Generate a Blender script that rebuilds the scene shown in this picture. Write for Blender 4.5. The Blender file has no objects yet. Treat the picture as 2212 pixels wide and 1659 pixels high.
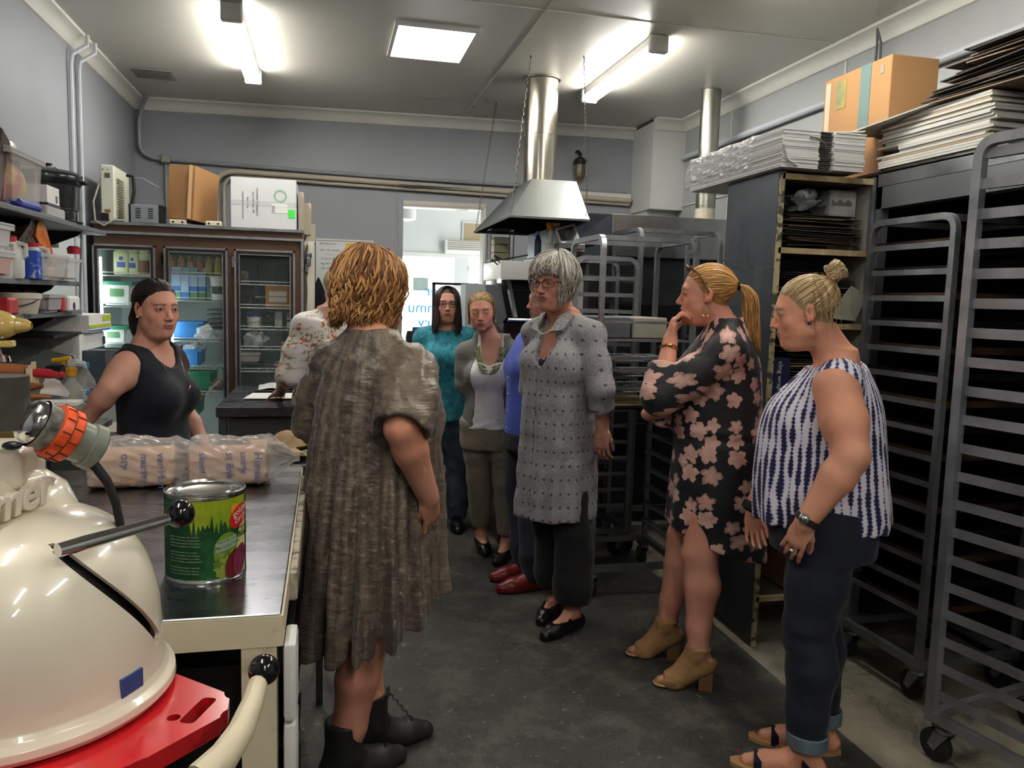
import bpy, bmesh, math, random
import numpy as np
from mathutils import Vector, Matrix
random.seed(7); np.random.seed(7)
SC = bpy.context.scene
COL = SC.collection

# ------------------------------------------------------------ camera
FPX, FW, FH = 1700.0, 2212.0, 1659.0
PITCH, ROLL, YAW, CAMH = math.radians(6.1), math.radians(1.6), math.radians(13.4), 1.5
Fv = Vector((math.sin(YAW)*math.cos(PITCH), math.cos(YAW)*math.cos(PITCH), -math.sin(PITCH)))
R0 = Vector((math.cos(YAW), -math.sin(YAW), 0)); U0 = R0.cross(Fv)
Rv = R0*math.cos(ROLL)+U0*math.sin(ROLL); Uv = -R0*math.sin(ROLL)+U0*math.cos(ROLL)
cam = bpy.data.cameras.new('camera'); co = bpy.data.objects.new('camera', cam); COL.objects.link(co)
m = Matrix(((Rv.x, Uv.x, -Fv.x, 0), (Rv.y, Uv.y, -Fv.y, 0), (Rv.z, Uv.z, -Fv.z, CAMH), (0, 0, 0, 1)))
co.matrix_world = m
cam.sensor_fit = 'HORIZONTAL'; cam.sensor_width = 36.0; cam.lens = FPX/FW*36.0; cam.clip_start = .05
SC.camera = co
def _ray(x, y): return Fv+Rv*((x-FW/2)/FPX)-Uv*((y-FH/2)/FPX)
def aty(x, y, Y): d = _ray(x, y); return Vector((0, 0, CAMH))+d*(Y/d.y)
def atx(x, y, X): d = _ray(x, y); return Vector((0, 0, CAMH))+d*(X/d.x)
def atz(x, y, z): d = _ray(x, y); return Vector((0, 0, CAMH))+d*((z-CAMH)/d.z)

# ------------------------------------------------------------ world, exposure
w = bpy.data.worlds.new('world'); SC.world = w; w.use_nodes = True
bg = w.node_tree.nodes['Background']; bg.inputs[0].default_value = (.90, .95, 1.0, 1); bg.inputs[1].default_value = 7.0
SC.view_settings.view_transform = 'Standard'; SC.view_settings.look = 'None'
SC.view_settings.exposure = 0.62; SC.view_settings.gamma = 1.0; SC.view_settings.use_curve_mapping = False
cy = SC.cycles; cy.max_bounces = 8; cy.diffuse_bounces = 4; cy.glossy_bounces = 4; cy.transmission_bounces = 6; cy.transparent_max_bounces = 12; cy.caustics_reflective = False; cy.caustics_refractive = False; cy.sample_clamp_indirect = 8.0; cy.use_adaptive_sampling = True; cy.adaptive_min_samples = 12; cy.adaptive_threshold = .06; cy.use_denoising = True
TUBE_POWER = 46.0      # emission of the fluorescent tubes
PANEL_POWER = 14.0

# ------------------------------------------------------------ materials
MATS = {}
def srgb(c):
    if isinstance(c, str):
        c = tuple(int(c[i:i+2], 16)/255 for i in (0, 2, 4))
    return tuple(((v/12.92) if v <= .04045 else ((v+.055)/1.055)**2.4) for v in c)
def mat(name, col='808080', rough=.5, metal=0., var=0., vscale=6., bump=0., bscale=40., trans=0., ior=1.45, alpha=1., col2=None, emit=0., coat=0., stretch=(1,1,1), spec=.5, sss=0., thr=(.4,.6), sheen=0.):
    if name in MATS: return MATS[name]
    m = bpy.data.materials.new(name); m.use_nodes = True; MATS[name] = m
    nt = m.node_tree; b = nt.nodes['Principled BSDF']; L = nt.links.new
    c = srgb(col); b.inputs['Base Color'].default_value = (*c, 1)
    b.inputs['Roughness'].default_value = rough; b.inputs['Metallic'].default_value = metal
    b.inputs['Transmission Weight'].default_value = trans; b.inputs['IOR'].default_value = ior; b.inputs['Alpha'].default_value = alpha
    b.inputs['Coat Weight'].default_value = coat; b.inputs['Specular IOR Level'].default_value = spec
    if sheen: b.inputs['Sheen Weight'].default_value = sheen
    if sss: b.inputs['Subsurface Weight'].default_value = sss; b.inputs['Subsurface Radius'].default_value = (.02, .008, .004); b.inputs['Subsurface Scale'].default_value = .5
    if emit: b.inputs['Emission Color'].default_value = (*c, 1); b.inputs['Emission Strength'].default_value = emit
    if var or bump or col2:
        tc = nt.nodes.new('ShaderNodeTexCoord'); mp = nt.nodes.new('ShaderNodeMapping'); L(tc.outputs['Object'], mp.inputs[0]); mp.inputs['Scale'].default_value = stretch
    if var or col2:
        n = nt.nodes.new('ShaderNodeTexNoise'); n.inputs['Scale'].default_value = vscale; n.inputs['Detail'].default_value = 6; n.inputs['Roughness'].default_value = .62; L(mp.outputs[0], n.inputs[0])
        r = nt.nodes.new('ShaderNodeValToRGB'); L(n.outputs[0], r.inputs[0])
        c2 = srgb(col2) if col2 else tuple(max(0, v*(1-var)) for v in c)
        c1 = c if col2 else tuple(min(1, v*(1+var*.5)) for v in c)
        r.color_ramp.elements[0].position = thr[0] if col2 else .3; r.color_ramp.elements[1].position = thr[1] if col2 else .7
        r.color_ramp.elements[0].color = (*c2, 1); r.color_ramp.elements[1].color = (*c1, 1)
        L(r.outputs[0], b.inputs['Base Color'])
        rr = nt.nodes.new('ShaderNodeMapRange'); rr.inputs[3].default_value = max(.02, rough-.08); rr.inputs[4].default_value = min(1, rough+.1); L(n.outputs[0], rr.inputs[0]); L(rr.outputs[0], b.inputs['Roughness'])
    if bump:
        n2 = nt.nodes.new('ShaderNodeTexNoise'); n2.inputs['Scale'].default_value = bscale; n2.inputs['Detail'].default_value = 4; L(mp.outputs[0], n2.inputs[0])
        bp = nt.nodes.new('ShaderNodeBump'); bp.inputs['Strength'].default_value = bump; bp.inputs['Distance'].default_value = .01; L(n2.outputs[0], bp.inputs['Height']); L(bp.outputs[0], b.inputs['Normal'])
    return m
def attrmat(name, rough=.5, spec=.4, bump=0., bscale=200., sss=0., aniso=False, sheen=0.):
    """colour comes from the mesh's own colour attribute"""
    m = mat(name, '808080', rough, bump=bump, bscale=bscale, spec=spec, sss=sss, sheen=sheen)
    nt = m.node_tree; a = nt.nodes.new('ShaderNodeAttribute'); a.attribute_name = 'Col'
    nt.links.new(a.outputs['Color'], nt.nodes['Principled BSDF'].inputs['Base Color'])
    return m

steel = mat('stainless', '9a9c9e', .32, 1., var=.18, vscale=9, stretch=(1, 1, .15), bump=.02, bscale=60)
steel_dull = mat('stainless_dull', '7d7f80', .42, 1., var=.3, vscale=7, bump=.03)
steel_top = mat('bench_steel', '8f9198', .27, 1., var=.25, vscale=5, stretch=(.6, 2.5, 1), bump=.03, bscale=30)
alu = mat('aluminium', 'a7aaac', .38, 1., var=.2, vscale=14)
alu_worn = mat('worn_aluminium', '8f9295', .5, .85, var=.35, vscale=9, bump=.05)
chrome = mat('chrome', 'd0d0d0', .09, 1.)
iron = mat('dark_iron', '2a2a29', .5, .5, var=.4, vscale=12)
black = mat('black_plastic', '141416', .35)
black_gloss = mat('black_gloss', '0c0c0e', .12, coat=.5)
rubber = mat('rubber', '1d1d1e', .75, var=.2)
white = mat('white_plastic', 'dcdcd8', .4, var=.05)
white_paint = mat('white_paint', 'd6d5cd', .45, var=.06)
cream = mat('cream_enamel', 'ece2cc', .22, var=.05, vscale=3, coat=.6)
cream_chip = mat('cream_chipped', 'd9cdb0', .45, col2='b9a98a', vscale=14, thr=(.3, .42), bump=.03)
card = mat('cardboard', '9c7249', .8, var=.12, vscale=5, bump=.03)
card_pale = mat('cardboard_pale', 'd0a678', .8, var=.1, vscale=5)
paper = mat('paper', 'e2e1dc', .8, var=.04)
wood_edge = mat('cream_wood', 'b9a67e', .6, col2='8d7852', vscale=10, thr=(.3, .6))
veneer = mat('brown_veneer', '604433', .4, var=.25, vscale=4, stretch=(1, 1, 9))
glass = mat('clear_glass', 'f2f7f5', .02, alpha=.07, spec=.6)
clearp = mat('clear_plastic', 'e8e8e6', .12, alpha=.30)
frost = mat('frosted_plastic', 'dfe0dd', .3, alpha=.62)

# ------------------------------------------------------------ mesh helpers
class MB:
    def __init__(s): s.bm = bmesh.new()
    def box(s, x0, x1, y0, y1, z0, z1, bev=0., seg=1, rot=None, piv=None):
        bm = s.bm
        v = [bm.verts.new(p) for p in ((x0,y0,z0),(x1,y0,z0),(x1,y1,z0),(x0,y1,z0),(x0,y0,z1),(x1,y0,z1),(x1,y1,z1),(x0,y1,z1))]
        f = [bm.faces.new([v[i] for i in q]) for q in ((0,3,2,1),(4,5,6,7),(0,1,5,4),(1,2,6,5),(2,3,7,6),(3,0,4,7))]
        if rot is not None:
            c = Vector(piv) if piv is not None else Vector(((x0+x1)/2, (y0+y1)/2, (z0+z1)/2))
            for q in v: q.co = c+rot@(q.co-c)
        if bev:
            es = list({e for q in f for e in q.edges}); bmesh.ops.bevel(bm, geom=es, offset=bev, segments=seg, affect='EDGES', profile=.6)
        return s
    def cyl(s, p0, p1, r0, r1=None, n=16, caps=True):
        r1 = r0 if r1 is None else r1
        return s.tube([p0, p1], [r0, r1], n, caps)
    def tube(s, pts, r, n=8, caps=True, sq=False, flat=1., up=None):
        bm = s.bm; P = [Vector(p) for p in pts]; k = len(P)
        rs = list(r) if hasattr(r, '__len__') else [r]*k
        T = []
        for i in range(k):
            a = P[max(i-1, 0)]; b = P[min(i+1, k-1)]; t = (b-a); T.append(t.normalized() if t.length > 1e-9 else Vector((0, 0, 1)))
        u = Vector(up) if up is not None else (Vector((0, 0, 1)) if abs(T[0].z) < .9 else Vector((1, 0, 0)))
        rings = []; off = math.pi/4 if sq else 0
        for i in range(k):
            u = (u-T[i]*u.dot(T[i]))
            u = u.normalized() if u.length > 1e-6 else T[i].orthogonal().normalized()
            vv = T[i].cross(u)
            rings.append([bm.verts.new(P[i]+(u*math.cos(2*math.pi*j/n+off)*flat+vv*math.sin(2*math.pi*j/n+off))*rs[i]) for j in range(n)])
        for i in range(k-1):
            for j in range(n):
                bm.faces.new((rings[i][j], rings[i][(j+1) % n], rings[i+1][(j+1) % n], rings[i+1][j]))
        if caps:
            bm.faces.new(rings[0][::-1]); bm.faces.new(rings[-1])
        return s
    def lathe(s, prof, c=(0, 0, 0), n=32, sx=1., sy=1., axis=None):
        bm = s.bm; c = Vector(c); rings = []
        R = Vector((0, 0, 1)).rotation_difference(Vector(axis).normalized()).to_matrix() if axis is not None else None
        for r, z in prof:
            if r < 1e-6:
                q = Vector((0, 0, z)); rings.append([bm.verts.new(c+(R@q if R else q))])
            else:
                ring = []
                for j in range(n):
                    a = 2*math.pi*j/n; q = Vector((r*math.cos(a)*sx, r*math.sin(a)*sy, z)); ring.append(bm.verts.new(c+(R@q if R else q)))
                rings.append(ring)
        for a, b in zip(rings[:-1], rings[1:]):
            if len(a) == 1 and len(b) == 1: continue
            for j in range(n):
                j2 = (j+1) % n
                if len(a) == 1: bm.faces.new((a[0], b[j], b[j2])) if True else 0
                elif len(b) == 1: bm.faces.new((a[j], a[j2], b[0]))
                else: bm.faces.new((a[j], a[j2], b[j2], b[j]))
        return s
    def sphere(s, c, r, n=16, m=10):
        r = (r, r, r) if not hasattr(r, '__len__') else r
        prof = [(math.sin(math.pi*i/m), -math.cos(math.pi*i/m)) for i in range(m+1)]
        prof[0] = (0, -1); prof[-1] = (0, 1)
        k = len(s.bm.verts); s.bm.verts.ensure_lookup_table()
        s.lathe(prof, (0, 0, 0), n); s.bm.verts.ensure_lookup_table()
        for v in list(s.bm.verts)[k:]: v.co = Vector((c[0]+v.co.x*r[0], c[1]+v.co.y*r[1], c[2]+v.co.z*r[2]))
        return s
    def poly(s, pts, vec):
        """extrude a flat polygon (3d points) by vec"""
        bm = s.bm; a = [bm.verts.new(Vector(p)) for p in pts]; b = [bm.verts.new(Vector(p)+Vector(vec)) for p in pts]; n = len(a)
        bm.faces.new(a[::-1]); bm.faces.new(b)
        for i in range(n): bm.faces.new((a[i], a[(i+1) % n], b[(i+1) % n], b[i]))
        return s
    def grid(s, fn, nu, nv, closed_u=False):
        bm = s.bm; g = [[bm.verts.new(fn(i/(nu if closed_u else nu-1), j/(nv-1))) for j in range(nv)] for i in range(nu)]
        for i in range(nu if closed_u else nu-1):
            for j in range(nv-1):
                i2 = (i+1) % nu; bm.faces.new((g[i][j], g[i2][j], g[i2][j+1], g[i][j+1]))
        return s
    def xform(s, M):
        bmesh.ops.transform(s.bm, matrix=M, verts=s.bm.verts); return s
    def mesh(s, name, smooth=35):
        bmesh.ops.recalc_face_normals(s.bm, faces=s.bm.faces)
        me = bpy.data.meshes.new(name); s.bm.to_mesh(me); s.bm.free()
        if smooth:
            me.polygons.foreach_set('use_smooth', [True]*len(me.polygons)); me.set_sharp_from_angle(angle=math.radians(smooth))
        return me
    def build(s, name, material, parent=None, loc=None, smooth=35, label=None):
        me = s.mesh(name, smooth); me.materials.append(material)
        return link(name, me, parent, loc, label)
def link(name, me, parent=None, loc=None, label=None):
    o = bpy.data.objects.new(name, me); COL.objects.link(o)
    if parent is not None: o.parent = parent
    if loc is not None: o.location = loc
    if label: o['label'] = label
    return o
def tag(o, label, cat, group=None):
    o['label'] = label; o['category'] = cat
    if group: o['group'] = group
    return o
def struct(o): o['kind'] = 'structure'; return o
def thing(name, label, cat, loc=(0, 0, 0), rz=0., group=None):
    o = bpy.data.objects.new(name, None); o.empty_display_size = .1; COL.objects.link(o); o.location = loc; o.rotation_euler = (0, 0, rz)
    return tag(o, label, cat, group)
def dup(root, loc=None, rz=None, label=None, scale=None):
    def cp(o, parent):
        c = o.copy(); COL.objects.link(c); c.parent = parent
        for ch in o.children: cp(ch, c)
        return c
    r = cp(root, root.parent)
    if loc is not None: r.location = loc
    if rz is not None: r.rotation_euler = (0, 0, rz)
    if label: r['label'] = label
    if scale: r.scale = scale
    return r
def text(s, size, material, parent, loc, rot=(0, 0, 0), ext=.0006, name='lettering', shear=0., sx=1., bevel=0., align='LEFT', off=0.):
    cu = bpy.data.curves.new(name, 'FONT'); cu.body = s; cu.size = size; cu.extrude = ext; cu.shear = shear; cu.align_x = align; cu.bevel_depth = bevel; cu.offset = off
    t = bpy.data.objects.new('t', cu); COL.objects.link(t)
    dg = bpy.context.evaluated_depsgraph_get(); me = bpy.data.meshes.new_from_object(t.evaluated_get(dg)); bpy.data.objects.remove(t)
    me.materials.clear(); me.materials.append(material)
    o = link(name, me, parent, loc); o.rotation_euler = rot; o.scale = (sx, 1, 1)
    return o
RX = math.pi/2
def arc(p0, p1, p2, n=6):
    """rounded corner points from p0 via p1 to p2 (quadratic)"""
    p0, p1, p2 = Vector(p0), Vector(p1), Vector(p2)
    return [p0*(1-t)**2+p1*2*t*(1-t)+p2*t*t for t in [i/n for i in range(n+1)]]
# ============================================================ the room
XL, XR, ZC = -1.48, 2.89, 3.0
def YB(x): return 6.94-.0777*(x+1.476)
wallm = mat('wall_paint', '93969b', .42, var=.05, vscale=2.5, bump=.015, bscale=25)
wallr = mat('wall_panel_paint', 'a3a6a6', .4, var=.05, vscale=2.5, bump=.01)
ceilm = mat('ceiling_paint', 'c6c3b8', .3, var=.05, vscale=1.5)
trimw = mat('cornice_paint', 'd2d2c8', .4, var=.06)
# floor: dark worn concrete with pale flecks, built as one slab, and the pale bare concrete strip along the right wall
fm = mat('dark_floor', '42413d', .62, var=.3, vscale=7, bump=.12, bscale=45)
nt = fm.node_tree; b = nt.nodes['Principled BSDF']; L = nt.links.new
def flecks(nt, b, scale, pos, colr, th):
    tc = nt.nodes.new('ShaderNodeTexCoord')
    n = nt.nodes.new('ShaderNodeTexNoise'); n.inputs['Scale'].default_value = scale; n.inputs['Detail'].default_value = 7; n.inputs['Roughness'].default_value = .7; L(tc.outputs['Object'], n.inputs[0])
    r = nt.nodes.new('ShaderNodeValToRGB'); r.color_ramp.elements[0].position = th[0]; r.color_ramp.elements[1].position = th[1]; L(n.outputs[0], r.inputs[0])
    mx = nt.nodes.new('ShaderNodeMix'); mx.data_type = 'RGBA'
    src = b.inputs['Base Color'].links[0].from_socket
    L(r.outputs[0], mx.inputs[0]); L(src, mx.inputs[6]); mx.inputs[7].default_value = (*srgb(colr), 1); L(mx.outputs[2], b.inputs['Base Color'])
flecks(nt, b, 5, 0, '57534a', (.5, .62)); flecks(nt, b, 3.2, 0, '35352f', (.52, .66)); flecks(nt, b, 26, 0, '7f7869', (.615, .655)); flecks(nt, b, 70, 0, 'b0a994', (.685, .70))
struct(MB().box(XL-.2, 1.79, -4.0, 11.5, -.1, 0).build('floor', fm))
fb = mat('bare_concrete', '8f8775', .7, col2='6b6456', vscale=3, thr=(.38, .62), bump=.15, bscale=50)
nt = fb.node_tree; b = nt.nodes['Principled BSDF']; L = nt.links.new
flecks(nt, b, 9, 0, '4a4438', (.62, .72))
struct(MB().box(1.79, XR+.2, -4.0, 11.5, -.1, -.002).build('floor', fb))
struct(MB().box(XL-.2, XR+.2, -4.0, 6.95, ZC, ZC+.15).build('ceiling', ceilm))
cj = MB().box(-1.48, 2.89, 4.115, 4.121, ZC-.004, ZC+.02).box(1.105, 1.111, -4.0, 6.9, ZC-.004, ZC+.02)
struct(cj.build('trim_1', ceilm))
struct(MB().box(XL-.15, XL, -4.0, 7.0, 0, ZC).build('wall_left', wallm))
struct(MB().box(XR, XR+.15, -4.0, 7.0, 0, ZC).build('wall_right', wallr))
struct(MB().box(XL-.15, XR+.15, -4.15, -4.0, 0, ZC).build('wall_front', wallm))
# back wall with the doorway to the shop
DX0, DX1, DZ = .633, 1.327, 2.275
def wseg(x0, x1, z0, z1): return [(x0, YB(x0), z0), (x1, YB(x1), z0), (x1, YB(x1), z1), (x0, YB(x0), z1)]
bw = MB()
for q in (wseg(XL, DX0, 0, ZC), wseg(DX0, DX1, DZ, ZC), wseg(DX1, XR, 0, ZC)): bw.poly(q, (0, .12, 0))
struct(bw.build('wall_back', wallm))
# door lining: reflective head strip and right jamb
dl = MB()
dl.poly([(DX0, YB(DX0)-.012, DZ-.005), (DX1, YB(DX1)-.012, DZ-.005), (DX1, YB(DX1)-.012, DZ+.03), (DX0, YB(DX0)-.012, DZ+.03)], (0, .02, 0))
dl.poly([(DX0, YB(DX0)-.005, DZ-.02), (DX1, YB(DX1)-.005, DZ-.02), (DX1, YB(DX1)-.005, DZ), (DX0, YB(DX0)-.005, DZ)], (0, .14, 0))
struct(dl.build('trim_2', mat('door_head', 'b9b2a8', .25, .6)))
struct(MB().box(DX1-.016, DX1+.004, YB(DX1)-.008, YB(DX1)+.13, 0, DZ).build('trim_3', white_paint))
# vertical joint strip of the back wall sheeting
struct(MB().box(.57, .585, YB(.57)-.008, YB(.57)+.01, 0, 2.43).box(.585, 2.6, YB(1.6)-.05, YB(1.6)-.02, 2.42, 2.43).build('trim_4', wallm))
# boxed pier in the back right corner
struct(MB().box(2.60, XR, 6.18, 6.62, 2.28, ZC-.02).build('wall_pier', mat('pier_paint', 'c9cac6', .4, var=.04)))
struct(MB().box(2.62, XR, 6.30, 6.62, 0, 2.29).build('wall_pier', MATS['pier_paint']))
# cornice, coved profile
def cove(p0, p1, inward):
    prof = [(0, 0), (.085, 0), (.078, -.012), (.05, -.02), (.03, -.035), (.018, -.06), (.014, -.085), (0, -.09)]
    p0, p1, n = Vector(p0), Vector(p1), Vector(inward)
    return MB().poly([p0+n*a+Vector((0, 0, c)) for a, c in prof], p1-p0)
struct(cove((XL, -4.0, ZC), (XL, 6.94, ZC), (1, 0, 0)).build('trim_5', trimw))
struct(cove((XR, -4.0, ZC), (XR, 6.2, ZC), (-1, 0, 0)).build('trim_6', trimw))
struct(cove((XL, YB(XL), ZC), (2.60, YB(2.6), ZC), (0, -1, 0)).build('trim_7', trimw))
struct(cove((2.60, 6.18, ZC), (XR, 6.18, ZC), (0, -1, 0)).build('trim_8', trimw))
# sheet joints and pipe rail on the right wall
struct(MB().box(XR-.008, XR, 4.1, 4.115, 0, ZC-.09).box(XR-.008, XR, 5.4, 5.415, 0, ZC-.09).box(XR-.012, XR, 3.5, 6.2, 2.31, 2.318).build('trim_9', trimw))
# ------------------------------------------------------------ the shop behind the doorway
shopw = mat('shop_wall', 'c9cbc6', .6)
SY = 10.2
wz0, wz1 = .55, 2.02
WX0, WXM0, WXM1, WX1 = -.6, 1.62, 1.80, 3.6
sw = MB().box(-2, 4.2, SY, SY+.15, wz1, 3.2).box(-2, WX0, SY, SY+.15, 0, wz1).box(WXM0, WXM1, SY-.02, SY+.15, 0, wz1).box(WX0, WXM0, SY, SY+.15, 0, wz0).box(WX1, 4.2, SY, SY+.15, 0, wz1)
struct(sw.build('wall_shop', shopw))
struct(MB().box(-2, -1.9, 6.95, SY, 0, 3.2).box(4.1, 4.2, 6.8, SY, 0, 3.2).build('wall_shop_side', shopw))
struct(MB().box(-2, 4.2, 6.95, SY+.2, 3.2, 3.3).build('ceiling_shop', white_paint))
struct(MB().box(WX0, WX1, SY-.03, SY, wz1, wz1+.05).box(WXM1, WX1, SY-.03, SY+.02, wz1-.17, wz1-.1).build('trim_10', white_paint))
struct(MB().box(WX0, WXM0, SY+.05, SY+.056, wz0, wz1).build('window_1', glass))
struct(MB().box(WXM1, WX1, SY+.05, SY+.056, .02, wz1).build('window_2', glass))
# pavement outside
struct(MB().box(-8, 12, SY+.16, 24, -.2, -.1).build('ground', mat('pavement', 'a8a69f', .8, var=.1)))
struct(MB().box(-10, 14, 23, 23.4, -.1, 2.2).build('wall_street', mat('street_wall', 'c8c6bb', .8)))

# ============================================================ lamps
tubem = mat('tube_glow', 'fffcf6', .3, emit=TUBE_POWER)
fixm = mat('batten_paint', 'c9c9c2', .4)
def batten(name, label, x, y0, y1, group):
    t = thing(name, label, 'light', (x, (y0+y1)/2, ZC), 0, group); h = (y1-y0)/2
    MB().box(-.045, .045, -h, h, -.055, 0, .006).build('batten_body', fixm, t)
    for s in (-1, 1):
        MB().cyl((s*.036, -h+.02, -.075), (s*.036, h-.02, -.075), .0135, n=12).build('tube', tubem, t)
    for s in (-1, 1):
        MB().box(-.055, .055, s*h-.022, s*h+.022, -.098, 0, .008).build('end_cap', fixm, t)
    return t
batten('fluorescent_light', 'twin tube ceiling batten above the glass-door fridge', -.482, 4.52, 5.78, 'twin tube ceiling battens')
batten('fluorescent_light', 'twin tube ceiling batten between the two metal flues', 1.815, 4.30, 5.50, 'twin tube ceiling battens')
batten('fluorescent_light', 'twin tube ceiling batten cut off by the top of the picture', 1.80, 2.25, 3.46, 'twin tube ceiling battens')
batten('fluorescent_light', 'twin tube ceiling batten over the near bench, above the camera', -.45, .55, 1.75, 'twin tube ceiling battens')
batten('fluorescent_light', 'added twin tube ceiling batten behind the camera on the right side', 1.55, -.75, .45, 'twin tube ceiling battens')  # unseen lamp, added to brighten the near side and the people
batten('fluorescent_light', 'added twin tube ceiling batten behind the camera in the middle', .45, -1.6, -.4, 'twin tube ceiling battens')  # second unseen lamp, added for light from the camera side
batten('fluorescent_light', 'added twin tube ceiling batten far behind the camera', .9, -3.4, -2.2, 'twin tube ceiling battens')  # third added lamp out of view, more light from the front
t = thing('ceiling_panel_light', 'square glowing white ceiling light panel', 'light', (.6, 4.82, ZC))
MB().box(-.215, .215, -.29, .29, -.018, -.002).build('diffuser', mat('panel_glow', 'fffdf6', .4, emit=PANEL_POWER), t)
f = MB()
for a in ((-.235, .235, -.31, -.29), (-.235, .235, .29, .31), (-.235, -.215, -.29, .29), (.215, .235, -.29, .29)): f.box(a[0], a[1], a[2], a[3], -.022, 0)
f.build('frame', fixm, t)

# ------------------------------------------------------------ fittings of the shop seen through the doorway
t = thing('air_conditioner', 'white slatted air conditioner on the shop wall beyond the doorway', 'air conditioner', (0, 0, 0))
a0, a1 = aty(961, 547, SY-.1), aty(1066, 522, SY-.1)
MB().box(a0.x, a1.x, SY-.12, SY-.001, a0.z, a1.z, .01).build('casing', white, t)
for k in range(5): MB().box(a0.x+.03, a1.x-.03, SY-.128, SY-.118, a0.z+.05+k*.026, a0.z+.064+k*.026).build('slat', mat('ac_slat', '8f8576', .5), t)
a0, a1 = aty(998, 522, SY-.02), aty(1070, 482, SY-.02)
t = thing('wall_board', 'tan board in pale frame on the shop wall above the air conditioner', 'board', (0, 0, 0)); MB().box(a0.x, a1.x, SY-.03, SY-.001, a0.z, a1.z).build('frame', shopw, t); MB().box(a0.x+.02, a1.x-.02, SY-.036, SY-.03, a0.z+.02, a1.z-.02).build('panel', mat('tan_board', 'a08f70', .7), t)
c = aty(880, 462, 8.6); t = thing('pendant_lamp', 'white dome pendant lamp just inside the shop doorway', 'lamp', c)
MB().lathe([(.02, .17), (.05, .15), (.085, .08), (.095, .0), (.09, -.06), (.088, -.06), (.09, .0), (.08, .075)], n=28).build('lamp_shade', white, t); MB().sphere((0, 0, -.03), .05).build('bulb', mat('bulb_glow', 'fff6e0', .4, emit=6.), t); MB().cyl((0, 0, .17), (0, 0, 3.2-c.z), .004, n=6).build('flex', black, t)
signm = mat('sign_blue', '1f9ad6', .5)
t = thing('window_sign', 'blue window lettering seen from behind, reading backwards', 'sign', (0, SY+.045, 0))
for s_, px, py, k in (('per', 962, 640, .20), ('mmu', 948, 676, .20), ('ry', 930, 707, .20)):
    q = aty(px, py, SY+.045); text(s_, k, signm, t, (q.x, 0, q.z), (RX, 0, 0), .001, 'lettering', sx=-1.)
t = thing('poster', 'pale grey poster stuck on the shop window', 'poster', (0, SY+.046, 0)); a0, a1 = aty(893, 627, SY), aty(926, 600, SY); MB().box(a0.x, a1.x, 0, .002, a0.z, a1.z).build('sheet', mat('poster_grey', '9fb0a8', .6, var=.2, vscale=9), t)
t = thing('display_counter', 'glass-topped shop counter with dark rail beyond the doorway', 'counter', (0, 0, 0))
a0, a1 = aty(934, 612, 8.2), aty(1050, 617, 8.2); MB().box(a0.x, a1.x+.3, 8.18, 8.22, a0.z-.012, a0.z+.012).box(a0.x, a0.x+.03, 8.18, 8.22, 1.1, a0.z).build('top_rail', iron, t); MB().box(a0.x, a1.x+.3, 8.2, 8.75, 0, 1.12).build('counter_body', mat('counter_dark', '4a4a48', .5), t); MB().box(a0.x, a1.x+.3, 8.19, 8.196, 1.12, a0.z).build('glass_front', glass, t)
for i, (px, h_) in enumerate(((888, .16), (900, .2), (908, .13))):
    q = aty(px, 700, 8.0); o = MB().lathe([(0, 0), (.05, 0), (.055, h_*.6), (.04, h_), (0, h_)], n=14).build('shop_jar', [iron, navyb0, mat('cup_tan', 'b5a084', .6)][i] if False else [iron, mat('jar_blue', '2a3a66', .4), mat('cup_tan', 'b5a084', .6)][i], None, (q.x, 8.0, 1.0)); tag(o, ['dark jar on the shop shelf left of the doorway view', 'dark blue jar on the shop shelf', 'tan cup on the shop shelf'][i], 'jar')
o = MB().box(.2, 1.15, 7.85, 8.15, 0, 1.0).build('shop_shelf', mat('shop_shelf_grey', '6b6c6a', .6)); tag(o, 'low grey shop cupboard behind the doorway carrying jars', 'cupboard')
# ============================================================ pipes and fittings on the walls
pipem = mat('grey_conduit', '8f9396', .45, var=.1)
pipew = mat('painted_conduit', 'b9bdc3', .45, var=.05)
beigep = mat('beige_pipe', 'b3aa97', .55, var=.08)
for x, k in ((5.26, 'left'), (5.42, 'right')):
    o = MB().tube([(XL+.02, x, 1.0), (XL+.02, x, 2.80), (XL+.03, x, 2.86), (XL+.10, x+.05, 2.93), (XL+.10, x+.06, 2.99)], .012, 8).build('wall_conduit', pipew)
    tag(o, 'pale painted conduit rising up the left wall, %s of the pair' % ('nearer' if k == 'left' else 'farther'), 'pipe', 'conduits on the left wall')
o = MB().tube([(XL+.12, 6.80, 2.985)]+arc((XL+.09, 6.84, 2.95), (XL+.06, 6.89, 2.90), (XL+.045, 6.895, 2.82))+[(XL+.045, 6.895, 2.66)]+arc((XL+.045, 6.895, 2.64), (XL+.05, 6.895, 2.545), (XL+.2, 6.89, 2.535))
    +[(-1.24, 6.885, 2.535), (.3, YB(.3)-.03, 2.49), (2.55, YB(2.55)-.03, 2.46)], .016, 8).build('wall_conduit', pipem)
tag(o, 'long grey conduit bending out of the ceiling corner and running along back wall', 'pipe')
o = MB().box(-1.275, -1.21, 6.85, 6.92, 2.505, 2.57, .006).cyl((-1.243, 6.885, 2.5), (-1.243, 6.885, 2.15), .009).build('junction_box', mat('box_grey', '8d9088', .5)); tag(o, 'small square grey junction box on the conduit above the fridge', 'junction box')
o = MB().tube([(-.86, 6.80, 1.9), (-.86, 6.80, 2.30)]+arc((-.86, 6.80, 2.32), (-.86, 6.80, 2.46), (-.70, 6.80, 2.462))+[(0, YB(0)-.06, 2.45), (2.58, YB(2.58)-.06, 2.385)], .022, 10).build('beige_pipe', beigep)
tag(o, 'beige lagged pipe curving round the white carton and along back wall', 'pipe')
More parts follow.
